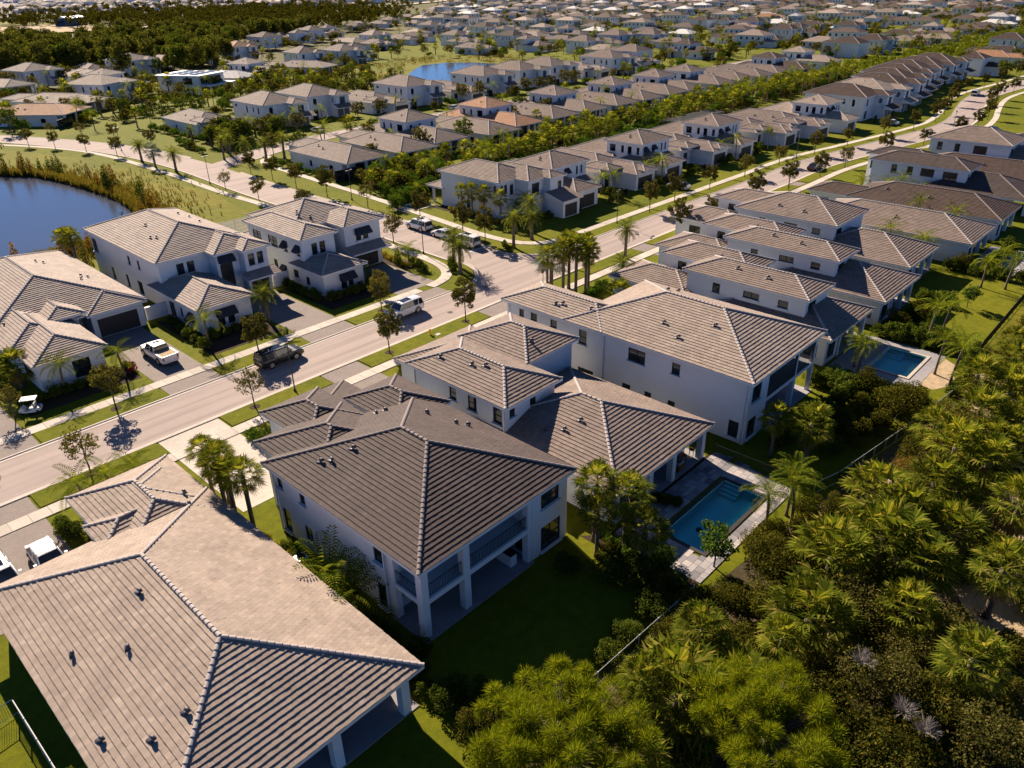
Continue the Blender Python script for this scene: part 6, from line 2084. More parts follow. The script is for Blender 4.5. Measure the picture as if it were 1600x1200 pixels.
# ---- pond margins: reeds, tall grass and young cypress
EDGE = [(27, 131.5), (36, 133), (46, 136), (51, 141), (54.2, 148), (55.5, 158), (55.5, 170), (54.6, 180), (52.4, 194), (49, 200), (45, 205), (30, 214)]
E_ = cr(EDGE, 0.6)
V, F = [], []
for k in range(9000):
    x, y = E_[random.randrange(len(E_))]
    q = abs(random.gauss(0, 1)) * (3.0 if k % 3 else 6.5) - 0.6
    cx, cy = 38, 170
    d = math.hypot(x - cx, y - cy)
    x, y = x + (x - cx) / d * q + random.uniform(-.6, .6), y + (y - cy) / d * q + random.uniform(-.6, .6)
    h = random.uniform(0.5, 1.5) * (1.2 if q < 1.5 else 0.7)
    a = random.uniform(0, 6.28)
    for j in range(4):
        b = a + j * 1.6
        l = random.uniform(0.1, 0.5)
        i = len(V)
        w_ = 0.07
        V += [(x - math.sin(b) * w_, y + math.cos(b) * w_, 0), (x + math.sin(b) * w_, y - math.cos(b) * w_, 0), (x + math.cos(b) * l * .6 + math.sin(b) * w_ * .7, y + math.sin(b) * l * .6 - math.cos(b) * w_ * .7, h * 0.7), (x + math.cos(b) * l, y + math.sin(b) * l, h)]
        F.append((i, i + 1, i + 2, i + 3))
tag(mo('reeds', npmesh('reeds', np.array(V), np.array(F), 'leaf_reed')), 'golden reeds and tall grass along the pond edge', 'reeds', kind='stuff')
CYP = [join_far((lambda c: (npmesh('crown', *c, m_), None, trunk_mesh(3.4, 0.07, 0.02, 'bark')))(leaf_cloud([(0, 0, 0.9 + 0.3 * k) for k in range(9)], [0.75 - 0.06 * k for k in range(9)], 420, 0.13)), 'cypress') for m_ in ('leaf_rust', 'leaf_oak', 'leaf_shrub')]
for k in range(46):
    x, y = E_[random.randrange(len(E_))]
    d = math.hypot(x - 38, y - 170)
    q = random.uniform(1.0, 6.5)
    x, y = x + (x - 38) / d * q, y + (y - 170) / d * q
    i = random.choice((0, 0, 1, 2))
    far_plant('cypress_sapling', CYP[i], ['rust-coloured young cypress on the pond bank', 'olive young cypress on the pond bank', 'green young cypress on the pond bank'][i], 'tree', x, y, random.uniform(0.8, 1.5), ['rust cypress saplings', 'olive cypress saplings', 'green cypress saplings'][i])
pts2 = [(x, y) for x, y in zip(rng.uniform(168, 318, 700), rng.uniform(230, 338, 700)) if not ((x - 256) ** 2 / 34 ** 2 + (y - 275) ** 2 / 38 ** 2 < 1) and ((x - 250) ** 2 / 75 ** 2 + (y - 282) ** 2 / 60 ** 2 < 1)]
V, F = leaf_cloud([(x, y, random.uniform(0.3, 1.4)) for x, y in pts2], [random.uniform(0.6, 1.5) for _ in pts2], 9000, 0.3)
tag(mo('pond_scrub', npmesh('pond_scrub', V, F, 'leaf_reed')), 'low golden scrub around the far pond', 'scrub', kind='stuff')
for x, y in ((50, 236), (54, 233), (52, 240), (47, 238)):
    far_plant('bank_bush', FBSH[0], 'dark rounded bush at the far bank of the near pond', 'shrub', x, y, 1.3, 'dark bushes on the pond bank')

# ------------------------------------------------------------------ vehicles
def loft(m, secs, mi=0, closed_ends=True):
    n = len(secs[0])
    vs = [v for s in secs for v in s]
    fs = [(i * n + k, i * n + k + 1, (i + 1) * n + k + 1, (i + 1) * n + k) for i in range(len(secs) - 1) for k in range(n - 1)]
    if closed_ends:
        fs += [tuple(range(n)), tuple(range((len(secs) - 1) * n, len(secs) * n))]
    m.add(vs, fs, mi)


def car_parts(kind):
    """length along +X (front at +X); returns list of (name, mesh, [(child name, mesh)])"""
    if kind == 'suv':
        L, W, zb, belt, roof, hood = 5.4, 1.0, 0.34, 1.12, 1.86, 1.13
        cab = [(-2.62, -2.45), (1.35, 0.75)]
        axles = (-1.55, 1.55)
        wr = 0.40
    elif kind == 'pickup':
        L, W, zb, belt, roof, hood = 5.9, 1.02, 0.42, 1.18, 1.90, 1.2
        cab = [(-0.85, -0.65), (1.5, 0.85)]
        axles = (-1.75, 1.95)
        wr = 0.42
    else:
        L, W, zb, belt, roof, hood = 4.8, 0.92, 0.25, 0.92, 1.44, 0.86
        cab = [(-1.95, -1.15), (1.15, 0.35)]
        axles = (-1.4, 1.45)
        wr = 0.33
    h = L / 2
    st = [(-h, 0.86, 0.12, -0.10), (-h + 0.12, 0.95, 0.02, -0.03), (-h + 0.5, 1.0, 0, 0), (-0.6, 1.0, 0, 0), (0.9, 1.0, 0, 0), (h - 0.9, 0.98, 0, hood - belt), (h - 0.25, 0.93, 0.04, hood - belt - 0.10), (h, 0.80, 0.16, hood - belt - 0.30)]
    secs = []
    for x, wf, zu, zt in st:
        w = W * wf
        top = belt + zt
        secs.append([(x, -w * 0.94, zb + zu), (x, -w, zb + zu + 0.22), (x, -w, top - 0.18), (x, -w * 0.93, top), (x, 0, top + 0.035), (x, w * 0.93, top), (x, w, top - 0.18), (x, w, zb + zu + 0.22), (x, w * 0.94, zb + zu)])
    b = MB()
    loft(b, secs, 0)
    if kind == 'pickup':
        b.box(-h + 0.02, -W * 0.98, belt - 0.1, -0.95, -W * 0.86, belt + 0.13)
        b.box(-h + 0.02, W * 0.86, belt - 0.1, -0.95, W * 0.98, belt + 0.13)
        b.box(-h + 0.01, -W * 0.86, belt - 0.1, -h + 0.09, W * 0.86, belt + 0.12)
    # wheel arch lips
    for ax in axles:
        for s in (-1, 1):
            pts = [(ax + (wr + 0.09) * math.cos(a), s * (W + 0.012), wr + (wr + 0.09) * math.sin(a)) for a in np.linspace(-0.1, math.pi + 0.1, 9)]
            b.tube(pts, 0.035, 4, 1)
    out = []
    out.append(('body', b, None, []))
    (xr0, xr1), (xf0, xf1) = cab
    gb, gt = W * 0.90, W * 0.74
    g = MB()
    z0, z1 = belt - 0.02, roof - 0.05
    g.add([(xr0, -gb, z0), (xf0, -gb, z0), (xf0, gb, z0), (xr0, gb, z0), (xr1, -gt, z1), (xf1, -gt, z1), (xf1, gt, z1), (xr1, gt, z1)], [(0, 1, 5, 4), (1, 2, 6, 5), (2, 3, 7, 6), (3, 0, 4, 7)])
    out.append(('windows', g, 'car_glass', []))
    r = MB()
    rs = []
    for x, f, dz in ((xr1 - 0.06, 0.93, -0.03), (xr1 + 0.25, 1.0, 0.02), ((xr1 + xf1) / 2, 1.0, 0.05), (xf1 - 0.25, 1.0, 0.02), (xf1 + 0.08, 0.94, -0.05)):
        w = gt * f + 0.03
        rs.append([(x, -w, z1 - 0.02 + dz * 0.3), (x, -w * 0.9, z1 + 0.05 + dz), (x, 0, z1 + 0.08 + dz), (x, w * 0.9, z1 + 0.05 + dz), (x, w, z1 - 0.02 + dz * 0.3)])
    loft(r, rs)
    roofkids = []
    if kind == 'suv':
        k = MB()
        k.box((xr1 + xf1) / 2 - 0.2, -gt * 0.62, z1 + 0.12, xf1 - 0.35, gt * 0.62, z1 + 0.145)
        roofkids.append(('sunroof', k, 'car_glass'))
        k = MB()
        for s in (-1, 1):
            k.tube([(xr1 + 0.3, s * gt * 0.86, z1 + 0.10), (xr1 + 0.4, s * gt * 0.86, z1 + 0.17), (xf1 - 0.4, s * gt * 0.86, z1 + 0.17), (xf1 - 0.3, s * gt * 0.86, z1 + 0.08)], 0.022, 5)
        roofkids.append(('roof_rails', k, 'alum'))
    if kind == 'pickup':
        k = MB()
        k.box(0.0, -gt * 0.5, z1 + 0.12, 0.35, gt * 0.5, z1 + 0.145)
        roofkids.append(('sunroof', k, 'car_glass'))
    out.append(('roof', r, None, roofkids))
    p = MB()
    for s in (-1, 1):
        xs = [(xr0, xr1), (xf0, xf1), ((xr0 + xf0) / 2 - 0.1, (xr1 + xf1) / 2 - 0.1)] + ([((xr0 + xf0) / 2 - 1.1, (xr1 + xf1) / 2 - 1.05)] if kind == 'suv' else [])
        for a, c in xs:
            p.tube([(a, s * gb * 1.005, z0), (c, s * gt * 1.01, z1 + 0.02)], 0.045, 5)
        p.box(xf0 - 0.35, s * (W + 0.13) - 0.1, belt + 0.05, xf0 - 0.2, s * (W + 0.13) + 0.1, belt + 0.2)
    out.append(('pillars', p, None, []))
    for ax in axles:
        for s in (-1, 1):
            t, rm = MB(), MB()
            y = s * (W - 0.10)
            t.tube([(ax, y - 0.12, wr), (ax, y + 0.12, wr)], wr, 16)
            rm.tube([(ax, y + s * 0.10, wr), (ax, y + s * 0.135, wr)], wr * 0.66, 10)
            out.append(('wheel', t, 'tyre', [('rim', rm, 'rim')]))
    for s in (-1, 1):
        k = MB()
        k.box(h - 0.16, s * W * 0.62 - 0.16, hood - 0.38, h - 0.03, s * W * 0.62 + 0.16, hood - 0.22)
        out.append(('headlight', k, 'clear_lens', []))
        k = MB()
        k.box(-h - 0.01, s * W * 0.80 - 0.07, belt - 0.38, -h + 0.12, s * W * 0.80 + 0.10, belt - 0.04)
        out.append(('taillight', k, 'red_lens', []))
    k = MB()
    k.box(-h - 0.07, -W * 0.8, zb + 0.05, -h + 0.1, W * 0.8, zb + 0.24)
    k.box(h - 0.12, -W * 0.8, zb + 0.08, h + 0.03, W * 0.8, zb + 0.30)
    out.append(('bumpers', k, 'alum' if kind == 'pickup' else 'dark_metal', []))
    k = MB()
    k.box(-h + 0.3, -W * 0.8, zb - 0.12, h - 0.3, W * 0.8, zb + 0.02)
    out.append(('underbody', k, 'tyre', []))
    if kind == 'pickup':
        k = MB()
        k.box(-h + 0.1, -W * 0.86, belt + 0.02, -0.97, W * 0.86, belt + 0.09)
        out.append(('bed_cover', k, 'sand', []))
    return out


_cars = {}


def car(name, kind, paint_, label, cat, x, y, rz, z=0.02):
    key = (kind, paint_)
    if key not in _cars:
        L_ = []
        for nm, mb, mat, kids in car_parts(kind):
            mats = [mat] if mat else [paint_, 'tyre']
            L_.append((nm, mb.mesh(nm, mats, nm in ('wheel',)), [(a, q.mesh(a, c)) for a, q, c in kids]))
        _cars[key] = L_
    t = thing(name, label, cat, (x, y, z), rz)
    for nm, me, kids in _cars[key]:
        o = mo(nm, me, t)
        for a, q in kids:
            mo(a, q, o)
    return t


PI = math.pi
car('parked_suv', 'suv', 'paint_white', 'white SUV with dark sunroof parked at the kerb before the junction', 'car', 55.6, 71.9, PI + 0.02)
car('parked_suv', 'suv', 'paint_green', 'dark green SUV parked at the kerb beside a lamp post', 'car', 37.6, 72.0, 0.0)
car('pickup_truck', 'pickup', 'paint_white', 'white pickup truck with tan bed cover on the paver drive', 'pickup truck', 28.9, 83.2, PI / 2 + 0.02)
car('parked_suv', 'suv', 'paint_white', 'white SUV in the drive of the tan-roofed house, half hidden by its roof', 'car', 4.6, 55.2, -PI / 2)
car('parked_car', 'sedan', 'paint_white', 'white sedan in the drive of the tan-roofed house beside the SUV', 'car', 7.7, 55.0, -PI / 2)
car('parked_suv', 'suv', 'paint_white', 'white SUV parked behind the street tree on the cross street, farthest from the junction', 'car', 81.4, 99.0, PI / 2)
car('parked_car', 'sedan', 'paint_white', 'silver-white sedan in the middle of three cars parked on the cross street', 'car', 81.0, 92.4, PI / 2)
car('parked_suv', 'suv', 'paint_white', 'white SUV parked on the cross street closest to the junction', 'car', 80.6, 86.6, PI / 2)
car('parked_car', 'sedan', 'paint_white', 'white sedan in the drive of the third house along the street', 'car', 133.6, 80.4, PI / 2)
car('parked_car', 'sedan', 'paint_dark', 'dark blue-black sedan parked at the near kerb past the junction', 'car', 166.5, 66.8, 0.0)
car('parked_car', 'sedan', 'paint_grey', 'grey sedan in the short drive beside taupe two-storey house', 'car', 110.8, 58.4, 0.2)
car('parked_car', 'sedan', 'paint_white', 'white sedan in the drive of the brown-roofed two-storey house', 'car', 152.2, 57.4, PI / 2)
car('parked_suv', 'suv', 'paint_white', 'white SUV parked where the road climbs past the bend', 'car', 306, 72.6, 0.05)
car('parked_car', 'sedan', 'paint_white', 'white sedan in the drive beside the road bend', 'car', 232.0, 74.4, PI / 2)
car('parked_car', 'sedan', 'paint_dark', 'dark sedan in the drive by the curved pavement', 'car', 236.5, 50.5, PI / 2)
car('parked_car', 'sedan', 'paint_white', 'white sedan on the back street drive below the two-storey houses', 'car', 124.0, 192.5, PI / 2)
car('parked_car', 'sedan', 'paint_white', 'white sedan on the back street by the orange-roofed house', 'car', 176.0, 192.5, PI / 2)

# golf cart
g = thing('golf_cart', 'small white golf cart on the shaded lawn beside the one-storey house', 'golf cart', (14.6, 80.9, 0), 2.6)
g.scale = (0.85, 0.85, 0.85)
b = MB()
loft(b, [[(x, -w, z0), (x, -w, z1), (x, w, z1), (x, w, z0)] for x, w, z0, z1 in ((-1.15, 0.55, 0.3, 0.75), (-0.4, 0.6, 0.22, 0.62), (0.4, 0.6, 0.22, 0.35), (0.8, 0.6, 0.25, 0.85), (1.15, 0.5, 0.3, 0.6))])
mo('body', b.mesh('body', 'paint_white'), g)
b = MB()
b.box(-0.95, -0.58, 1.78, 0.75, 0.58, 1.86)
mo('canopy', b.mesh('canopy', 'white_paint'), g)
b = MB()
for x, y in ((-0.9, -0.52), (-0.9, 0.52), (0.7, -0.52), (0.7, 0.52)):
    b.tube([(x, y, 0.6), (x * 0.95, y, 1.8)], 0.025, 5)
mo('canopy_posts', b.mesh('canopy_posts', 'dark_metal'), g)
b = MB()
b.box(-0.5, -0.55, 0.62, 0.0, 0.55, 0.78)
b.box(-0.6, -0.55, 0.78, -0.48, 0.55, 1.2)
mo('seat', b.mesh('seat', 'fabric_white'), g)
for x in (-0.8, 0.8):
    for y in (-0.5, 0.5):
        b = MB()
        b.tube([(x, y - 0.08, 0.22), (x, y + 0.08, 0.22)], 0.22, 12)
        mo('wheel', b.mesh('wheel', 'tyre', True), g)

# ------------------------------------------------------------------ street furniture
b = MB()
b.tube([(0, 0, 0), (0, 0, 0.5), (0, 0, 5.6)], [0.09, 0.07, 0.05], 8)
POLE = b.mesh('pole', 'dark_metal', True)
b = MB()
b.tube([(0, 0, 0), (0, 0, 0.35)], [0.17, 0.12], 8)
LBASE = b.mesh('base', 'dark_metal')
b = MB()
b.box(-0.55, -0.03, 5.55, 0.55, 0.03, 5.62)
ARM = b.mesh('arm', 'dark_metal')
b = MB()
loft(b, [[(x, -w, 5.6), (x, -w, 5.72), (x, w, 5.72), (x, w, 5.6)] for x, w in ((0.25, 0.1), (0.4, 0.17), (0.85, 0.17), (0.95, 0.12))])
HEAD = b.mesh('lamp_head', 'dark_metal')


def lamp(x, y, rz, label):
    t = thing('street_lamp', label, 'street lamp', (x, y, 0.05), rz)
    mo('pole', POLE, t)
    mo('base', LBASE, t)
    mo('arm', ARM, t)
    mo('lamp_head', HEAD, t)
    o = mo('lamp_head', HEAD, t)
    o.rotation_euler = (0, 0, PI)


for x, y, l in ((34.8, 64.6, 'dark street lamp on the verge opposite the dark green SUV'), (73.2, 88.4, 'dark street lamp beside the cross street tree opposite the parked cars'), (105.8, 75.2, 'dark street lamp behind the verge date palm'), (148.0, 64.0, 'dark street lamp beside the near kerb past the fan palms'),
                (174.6, 74.8, 'dark street lamp on the far verge by the parked dark sedan'), (227.0, 57.0, 'dark street lamp at the start of the road bend'), (85.6, 123.9, 'dark street lamp by the hedge on the cross street'), (74.0, 158.4, 'dark street lamp by the pond-side pavement'), (76.6, 210.0, 'dark street lamp at the far bend of the cross street')):
    lamp(x, y, 0.3, l)


def octagon(r, y):
    return [(r * math.cos(PI / 8 + k * PI / 4), y, r * math.sin(PI / 8 + k * PI / 4)) for k in range(8)]


def text_mesh(body, size, mat, name='lettering'):
    cu = bpy.data.curves.new(name, 'FONT')
    cu.body = body
    cu.size = size
    cu.align_x = 'CENTER'
    cu.align_y = 'CENTER'
    cu.extrude = 0.002
    o = bpy.data.objects.new('tmp', cu)
    COL.objects.link(o)
    dg = bpy.context.evaluated_depsgraph_get()
    me = bpy.data.meshes.new_from_object(o.evaluated_get(dg))
    bpy.data.objects.remove(o)
    me.name = name
    me.materials.clear()
    me.materials.append(MATS[mat])
    return me


def stop_sign(x, y, rz, label):
    t = thing('stop_sign', label, 'road sign', (x, y, 0), rz)
    b = MB()
    b.tube([(0, 0, 0), (0, 0, 2.75)], 0.04, 6)
    mo('post', b.mesh('post', 'dark_metal'), t)
    b = MB()
    a, c = octagon(0.4, -0.05), octagon(0.4, -0.03)
    b.add([(p[0], p[1], p[2] + 2.4) for p in a + c], [tuple(range(8)), tuple(range(15, 7, -1))] + [(k, (k + 1) % 8, 8 + (k + 1) % 8, 8 + k) for k in range(8)])
    pl = mo('plate', b.mesh('plate', 'red_paint'), t)
    w = mo('lettering', text_mesh('STOP', 0.27, 'white_paint'), pl, (0, -0.056, 2.4))
    w.rotation_euler = (PI / 2, 0, 0)


stop_sign(74.6, 64.9, PI, 'red stop sign on dark post by the junction palm cluster')
stop_sign(88.2, 172.4, PI / 2, 'small red stop sign at the mouth of the back street')

h = thing('fire_hydrant', 'yellow fire hydrant on the near verge with its concrete pad', 'fire hydrant', (53.6, 64.6, 0.1))
b = MB()
b.tube([(0, 0, 0), (0, 0, 0.08), (0, 0, 0.09), (0, 0, 0.52), (0, 0, 0.56), (0, 0, 0.68), (0, 0, 0.76)], [0.18, 0.18, 0.12, 0.12, 0.15, 0.13, 0.03], 10)
mo('barrel', b.mesh('barrel', 'yellow_paint', True), h)
for s in (-1, 1):
    b = MB()
    b.tube([(s * 0.1, 0, 0.42), (s * 0.22, 0, 0.42)], 0.06, 8)
    mo('nozzle', b.mesh('nozzle', 'yellow_paint'), h)
b = MB()
b.box(0.35, -0.9, 0.0, 1.0, -0.4, 0.03)
mo('pad', b.mesh('pad', 'concrete'), h)

# tree rings of mulch, manholes and meter covers
for x, y in ((14.3, 64.8), (30.2, 64.7), (47.2, 64.4), (59.2, 64.3), (20.6, 75.0), (36.7, 74.9), (54.4, 75.0), (106.6, 63.4), (91.8, 63.4)):
    poly('tree_ring', [(x + 0.55 * math.cos(a), y + 0.55 * math.sin(a)) for a in np.linspace(0, 6.0, 14)], 0.108, 'mulch')
for x, y in ((69.5, 71.0), (103, 69.0), (60, 68.0), (147, 68.4)):
    poly('manhole_cover', [(x + 0.38 * math.cos(a), y + 0.38 * math.sin(a)) for a in np.linspace(0, 2 * PI, 17)[:-1]], 0.030, 'dark_metal')


# a walker on the pavement
def person(x, y, rz, label, shirt):
    t = thing('person', label, 'person', (x, y, 0.08), rz)
    bm = bpy.data.meshes.new('body')
    J = {'pel': (0, 0, 0.95), 'bel': (0, 0, 1.12), 'che': (0.02, 0, 1.36), 'nec': (0.02, 0, 1.50), 'hea': (0.03, 0, 1.58), 'top': (0.03, 0, 1.74),
         'hl': (0, 0.1, 0.92), 'kl': (0.16, 0.11, 0.52), 'al': (0.10, 0.11, 0.10), 'tl': (0.26, 0.11, 0.04),
         'hr': (0, -0.1, 0.92), 'kr': (-0.04, -0.11, 0.50), 'ar': (-0.28, -0.11, 0.14), 'tr': (-0.16, -0.11, 0.03),
         'sl': (0.02, 0.20, 1.42), 'el': (-0.12, 0.25, 1.16), 'wl': (0.02, 0.25, 0.95), 'fl': (0.06, 0.24, 0.86),
         'sr': (0.02, -0.20, 1.42), 'er': (0.10, -0.25, 1.16), 'wr': (0.28, -0.24, 1.06), 'fr': (0.36, -0.23, 1.08)}
    ks = list(J)
    E = [('pel', 'bel'), ('bel', 'che'), ('che', 'nec'), ('nec', 'hea'), ('hea', 'top'), ('pel', 'hl'), ('hl', 'kl'), ('kl', 'al'), ('al', 'tl'), ('pel', 'hr'), ('hr', 'kr'), ('kr', 'ar'), ('ar', 'tr'), ('che', 'sl'), ('sl', 'el'), ('el', 'wl'), ('wl', 'fl'), ('che', 'sr'), ('sr', 'er'), ('er', 'wr'), ('wr', 'fr')]
    bm.from_pydata([J[k] for k in ks], [(ks.index(a), ks.index(b)) for a, b in E], [])
    o = mo('body', bm, t)
    sk = o.modifiers.new('skin', 'SKIN')
    R = {'pel': .14, 'bel': .13, 'che': .15, 'nec': .055, 'hea': .085, 'top': .07, 'hl': .095, 'kl': .06, 'al': .042, 'tl': .035, 'sl': .065, 'el': .045, 'wl': .032, 'fl': .03}
    for k, v in zip(ks, bm.skin_vertices[0].data):
        r = R.get(k, R.get(k[0] + 'l', 0.05))
        v.radius = (r, r)
    bm.skin_vertices[0].data[0].use_root = True
    o.modifiers.new('sub', 'SUBSURF').levels = 1
    dg = bpy.context.evaluated_depsgraph_get()
    me = bpy.data.meshes.new_from_object(o.evaluated_get(dg))
    o.modifiers.clear()
    o.data = me
    for q in ('skin', shirt, 'black_metal'):
        me.materials.append(MATS[q])
    for p in me.polygons:
        z = p.center.z
        p.material_index = 2 if (0.5 < z < 1.0 and abs(p.center.y) < 0.2) or z < 0.12 else 1 if 1.0 <= z < 1.47 and abs(p.center.y) < 0.27 and (z > 1.14 or abs(p.center.y) < 0.17) else 0
        p.use_smooth = True
    b = MB()
    rings = []
    for z, r in ((1.60, 0.098), (1.67, 0.106), (1.74, 0.088), (1.785, 0.045)):
        rings.append([(0.02 + r * math.cos(a), r * 0.92 * math.sin(a), z) for a in np.linspace(0.9, 2 * PI - 0.9, 9)])
    loft(b, rings)
    mo('hair', b.mesh('hair', 'hair', True), t)


person(126.5, 62.0, PI, 'person in an orange shirt and dark shorts walking along the near pavement', 'fabric_orange')

# ------------------------------------------------------------------ pools, decks, fences
def pool(name, label, x0, y0, x1, y1, steps=True, step_side=1):
    t = thing('swimming_pool', label, 'swimming pool', (x0, y0, 0))
    w, d = x1 - x0, y1 - y0
    b = MB()
    z0, z1 = -0.95, 0.055
    b.add([(0, 0, z0), (w, 0, z0), (w, d, z0), (0, d, z0), (0, 0, z1), (w, 0, z1), (w, d, z1), (0, d, z1)], [(0, 1, 2, 3), (0, 1, 5, 4), (1, 2, 6, 5), (2, 3, 7, 6), (3, 0, 4, 7)])
    mo('basin', b.mesh('basin', 'pool_plaster'), t)
    b = MB()
    b.add([(0, 0, -0.07), (w, 0, -0.07), (w, d, -0.07), (0, d, -0.07)], [(0, 1, 2, 3)])
    mo('water', b.mesh('water', 'pool_water'), t)
    b = MB()
    e = 0.32
    for q in ((-e, -e, w + e, 0), (-e, d, w + e, d + e), (-e, 0, 0, d), (w, 0, w + e, d)):
        b.box(q[0], q[1], 0.05, q[2], q[3], 0.10)
    mo('coping', b.mesh('coping', 'dark_metal' if name == 'c' else 'concrete'), t)
    b = MB()
    for k in range(3):
        b.box(w - 0.32 * (k + 1), d - 1.6, -0.94, w - 0.32 * k - 0.01, d - 0.02, -0.3 - 0.2 * k)
    mo('steps', b.mesh('steps', 'pool_plaster'), t)
    return t


def cut_lawn():
    """open the lawn sheet over the pool basins"""
    lawn = bpy.data.objects['lawn']
    import bmesh
    bm = bmesh.new()
    bm.from_mesh(lawn.data)
    bmesh.ops.triangulate(bm, faces=bm.faces[:])
    P_ = [(41.2, 19.9, 50.5, 23.4), (79.8, 18.5, 86.2, 22.4), (86.9, 108.6, 93.2, 113.0)]
    cuts = sorted({q[0] for q in P_} | {q[2] for q in P_}), sorted({q[1] for q in P_} | {q[3] for q in P_})
    for ax, vals in ((0, cuts[0]), (1, cuts[1])):
        for v in vals:
            co = (v, 0, 0) if ax == 0 else (0, v, 0)
            no = (1, 0, 0) if ax == 0 else (0, 1, 0)
            bmesh.ops.bisect_plane(bm, geom=bm.verts[:] + bm.edges[:] + bm.faces[:], plane_co=co, plane_no=no)
    dele = []
    for f in bm.faces:
        c = f.calc_center_median()
        if any(q[0] < c.x < q[2] and q[1] < c.y < q[3] for q in P_):
            dele.append(f)
    bmesh.ops.delete(bm, geom=dele, context='FACES')
    bm.to_mesh(lawn.data)
    bm.free()
    g_ = bpy.data.objects['ground']
    for v in g_.data.vertices:
        v.co.z = -1.6


cut_lawn()
pool('c', 'turquoise rectangular pool in the dark paved deck behind taupe-roofed house', 41.2, 19.9, 50.5, 23.4)
pool('e', 'teal pool in the sunlit corner garden with sand beside it', 79.8, 18.5, 86.2, 22.4)
pool('r', 'bright pool behind the corner house beside the hedge', 86.9, 108.6, 93.2, 113.0)
f = thing('pool_float', 'round dark float in the turquoise pool', 'float', (43.4, 21.6, -0.07))
b = MB()
b.tube([(0, 0, 0), (0, 0, 0.12)], [0.28, 0.24], 12)
mo('disc', b.mesh('disc', 'frame_dark'), f)

# pavers of the pool deck, each one a piece
deck = poly('patio', [(38.2, 18.4), (53.3, 18.4), (53.3, 19.3), (38.2, 19.3)], 0.012, 'mulch')
poly('patio_bed', [(38.2, 19.3), (40.6, 19.3), (40.6, 24.0), (38.2, 24.0)], 0.012, 'mulch', None, deck)
poly('patio_bed', [(51.1, 19.3), (53.3, 19.3), (53.3, 24.0), (51.1, 24.0)], 0.012, 'mulch', None, deck)
poly('patio_bed', [(38.2, 24.0), (53.3, 24.0), (53.3, 26.5), (38.2, 26.5)], 0.012, 'mulch', None, deck)
for i, c in enumerate(((0.40, 0.37, 0.37), (0.30, 0.28, 0.29), (0.22, 0.21, 0.225), (0.46, 0.41, 0.39))):
    concrete_mat('paver_%d' % i, c)
PV = {}
for w_, d_ in ((0.9, 0.6), (0.6, 0.6), (0.6, 0.45), (0.9, 0.45)):
    for i in range(4):
        b = MB()
        b.box(0.012, 0.012, 0, w_ - 0.012, d_ - 0.012, 0.045)
        PV[(w_, d_, i)] = b.mesh('paver', 'paver_%d' % i)
y = 18.4
npv = 0
while y < 26.4:
    d_ = random.choice((0.6, 0.45))
    x = 38.2 - random.choice((0, 0.3))
    while x < 53.2:
        w_ = random.choice((0.9, 0.6))
        cx, cy = x + w_ / 2, y + d_ / 2
        if not (40.75 < cx < 50.95 and 19.45 < cy < 23.85) and x >= 38.1 and cy < 26.5:
            mo('paver', PV[(w_, d_, random.randrange(4))], deck, (x, y, 0.014 + random.uniform(0, 0.006)))
            npv += 1
        x += w_
    y += d_
print('pavers', npv)
poly('patio', [(76.4, 17.0), (88.0, 17.0), (88.0, 18.1), (76.4, 18.1)], 0.03, 'paver_patio')
poly('patio', [(76.4, 22.8), (88.0, 22.8), (88.0, 25.8), (76.4, 25.8)], 0.03, 'paver_patio')
poly('patio', [(76.4, 18.1), (79.4, 18.1), (79.4, 22.8), (76.4, 22.8)], 0.03, 'paver_patio')
poly('patio', [(86.6, 18.1), (88.0, 18.1), (88.0, 22.8), (86.6, 22.8)], 0.03, 'paver_patio')
poly('patio', [(120.5, 17.5), (133.5, 17.5), (133.5, 24), (120.5, 24)], 0.03, 'paver_patio')


def fence(pts, label, hgt=1.2, rail='black_metal', wire=False):
    t = thing('garden_fence', label, 'fence', (*pts[0], 0))
    ox, oy = pts[0]
    pk = MB()
    for (x0, y0), (x1, y1) in zip(pts[:-1], pts[1:]):
        L = math.hypot(x1 - x0, y1 - y0)
        ux, uy = (x1 - x0) / L, (y1 - y0) / L
        for z in (hgt, 0.15):
            b = MB()
            b.tube([(x0 - ox, y0 - oy, z), (x1 - ox, y1 - oy, z)], 0.032 if z == hgt else 0.02, 4)
            mo('rail', b.mesh('rail', rail), t)
        n = max(1, int(L / 1.9))
        for k in range(n + 1):
            b = MB()
            x, y = x0 - ox + ux * L * k / n, y0 - oy + uy * L * k / n
            b.box(x - 0.035, y - 0.035, 0, x + 0.035, y + 0.035, hgt + 0.06)
            mo('post', b.mesh('post', rail), t)
        for k in range(int(L / 0.13)):
            x, y = x0 - ox + ux * k * 0.13, y0 - oy + uy * k * 0.13
            pk.box(x - 0.008, y - 0.008, 0.15, x + 0.008, y + 0.008, hgt, 0, False)
    mo('pickets', pk.mesh('pickets', 'black_metal'), t)['kind'] = 'stuff'
    return t


fence([(20.5, 18.4), (24.3, 18.5), (36.5, 18.0)], 'thin black metal fence with glint painted along its top rail across the shaded lawn behind balcony house', 1.2, 'alum')  # black fence; the top rail's glint is put into the pale rail colour
fence([(53.6, 17.0), (56.4, 16.2), (68.0, 14.6), (77.6, 13.6)], 'thin metal fence along the dark garden behind the tan-roofed two-storey house', 1.2, 'alum')  # same pale rails: glint painted onto a black fence
fence([(77.6, 13.6), (92.4, 14.6), (118.0, 14.9)], 'black mesh fence curving along the sandy garden corner and lawn', 1.2)
fence([(-4, 41.6), (1.7, 42.4), (1.9, 30.5)], 'black picket fence with white top rail beside the tan-roofed house', 1.25, 'white_paint')
fence([(53.4, 26.0), (53.6, 17.0)], 'short black fence closing the side of the pool deck', 1.1)


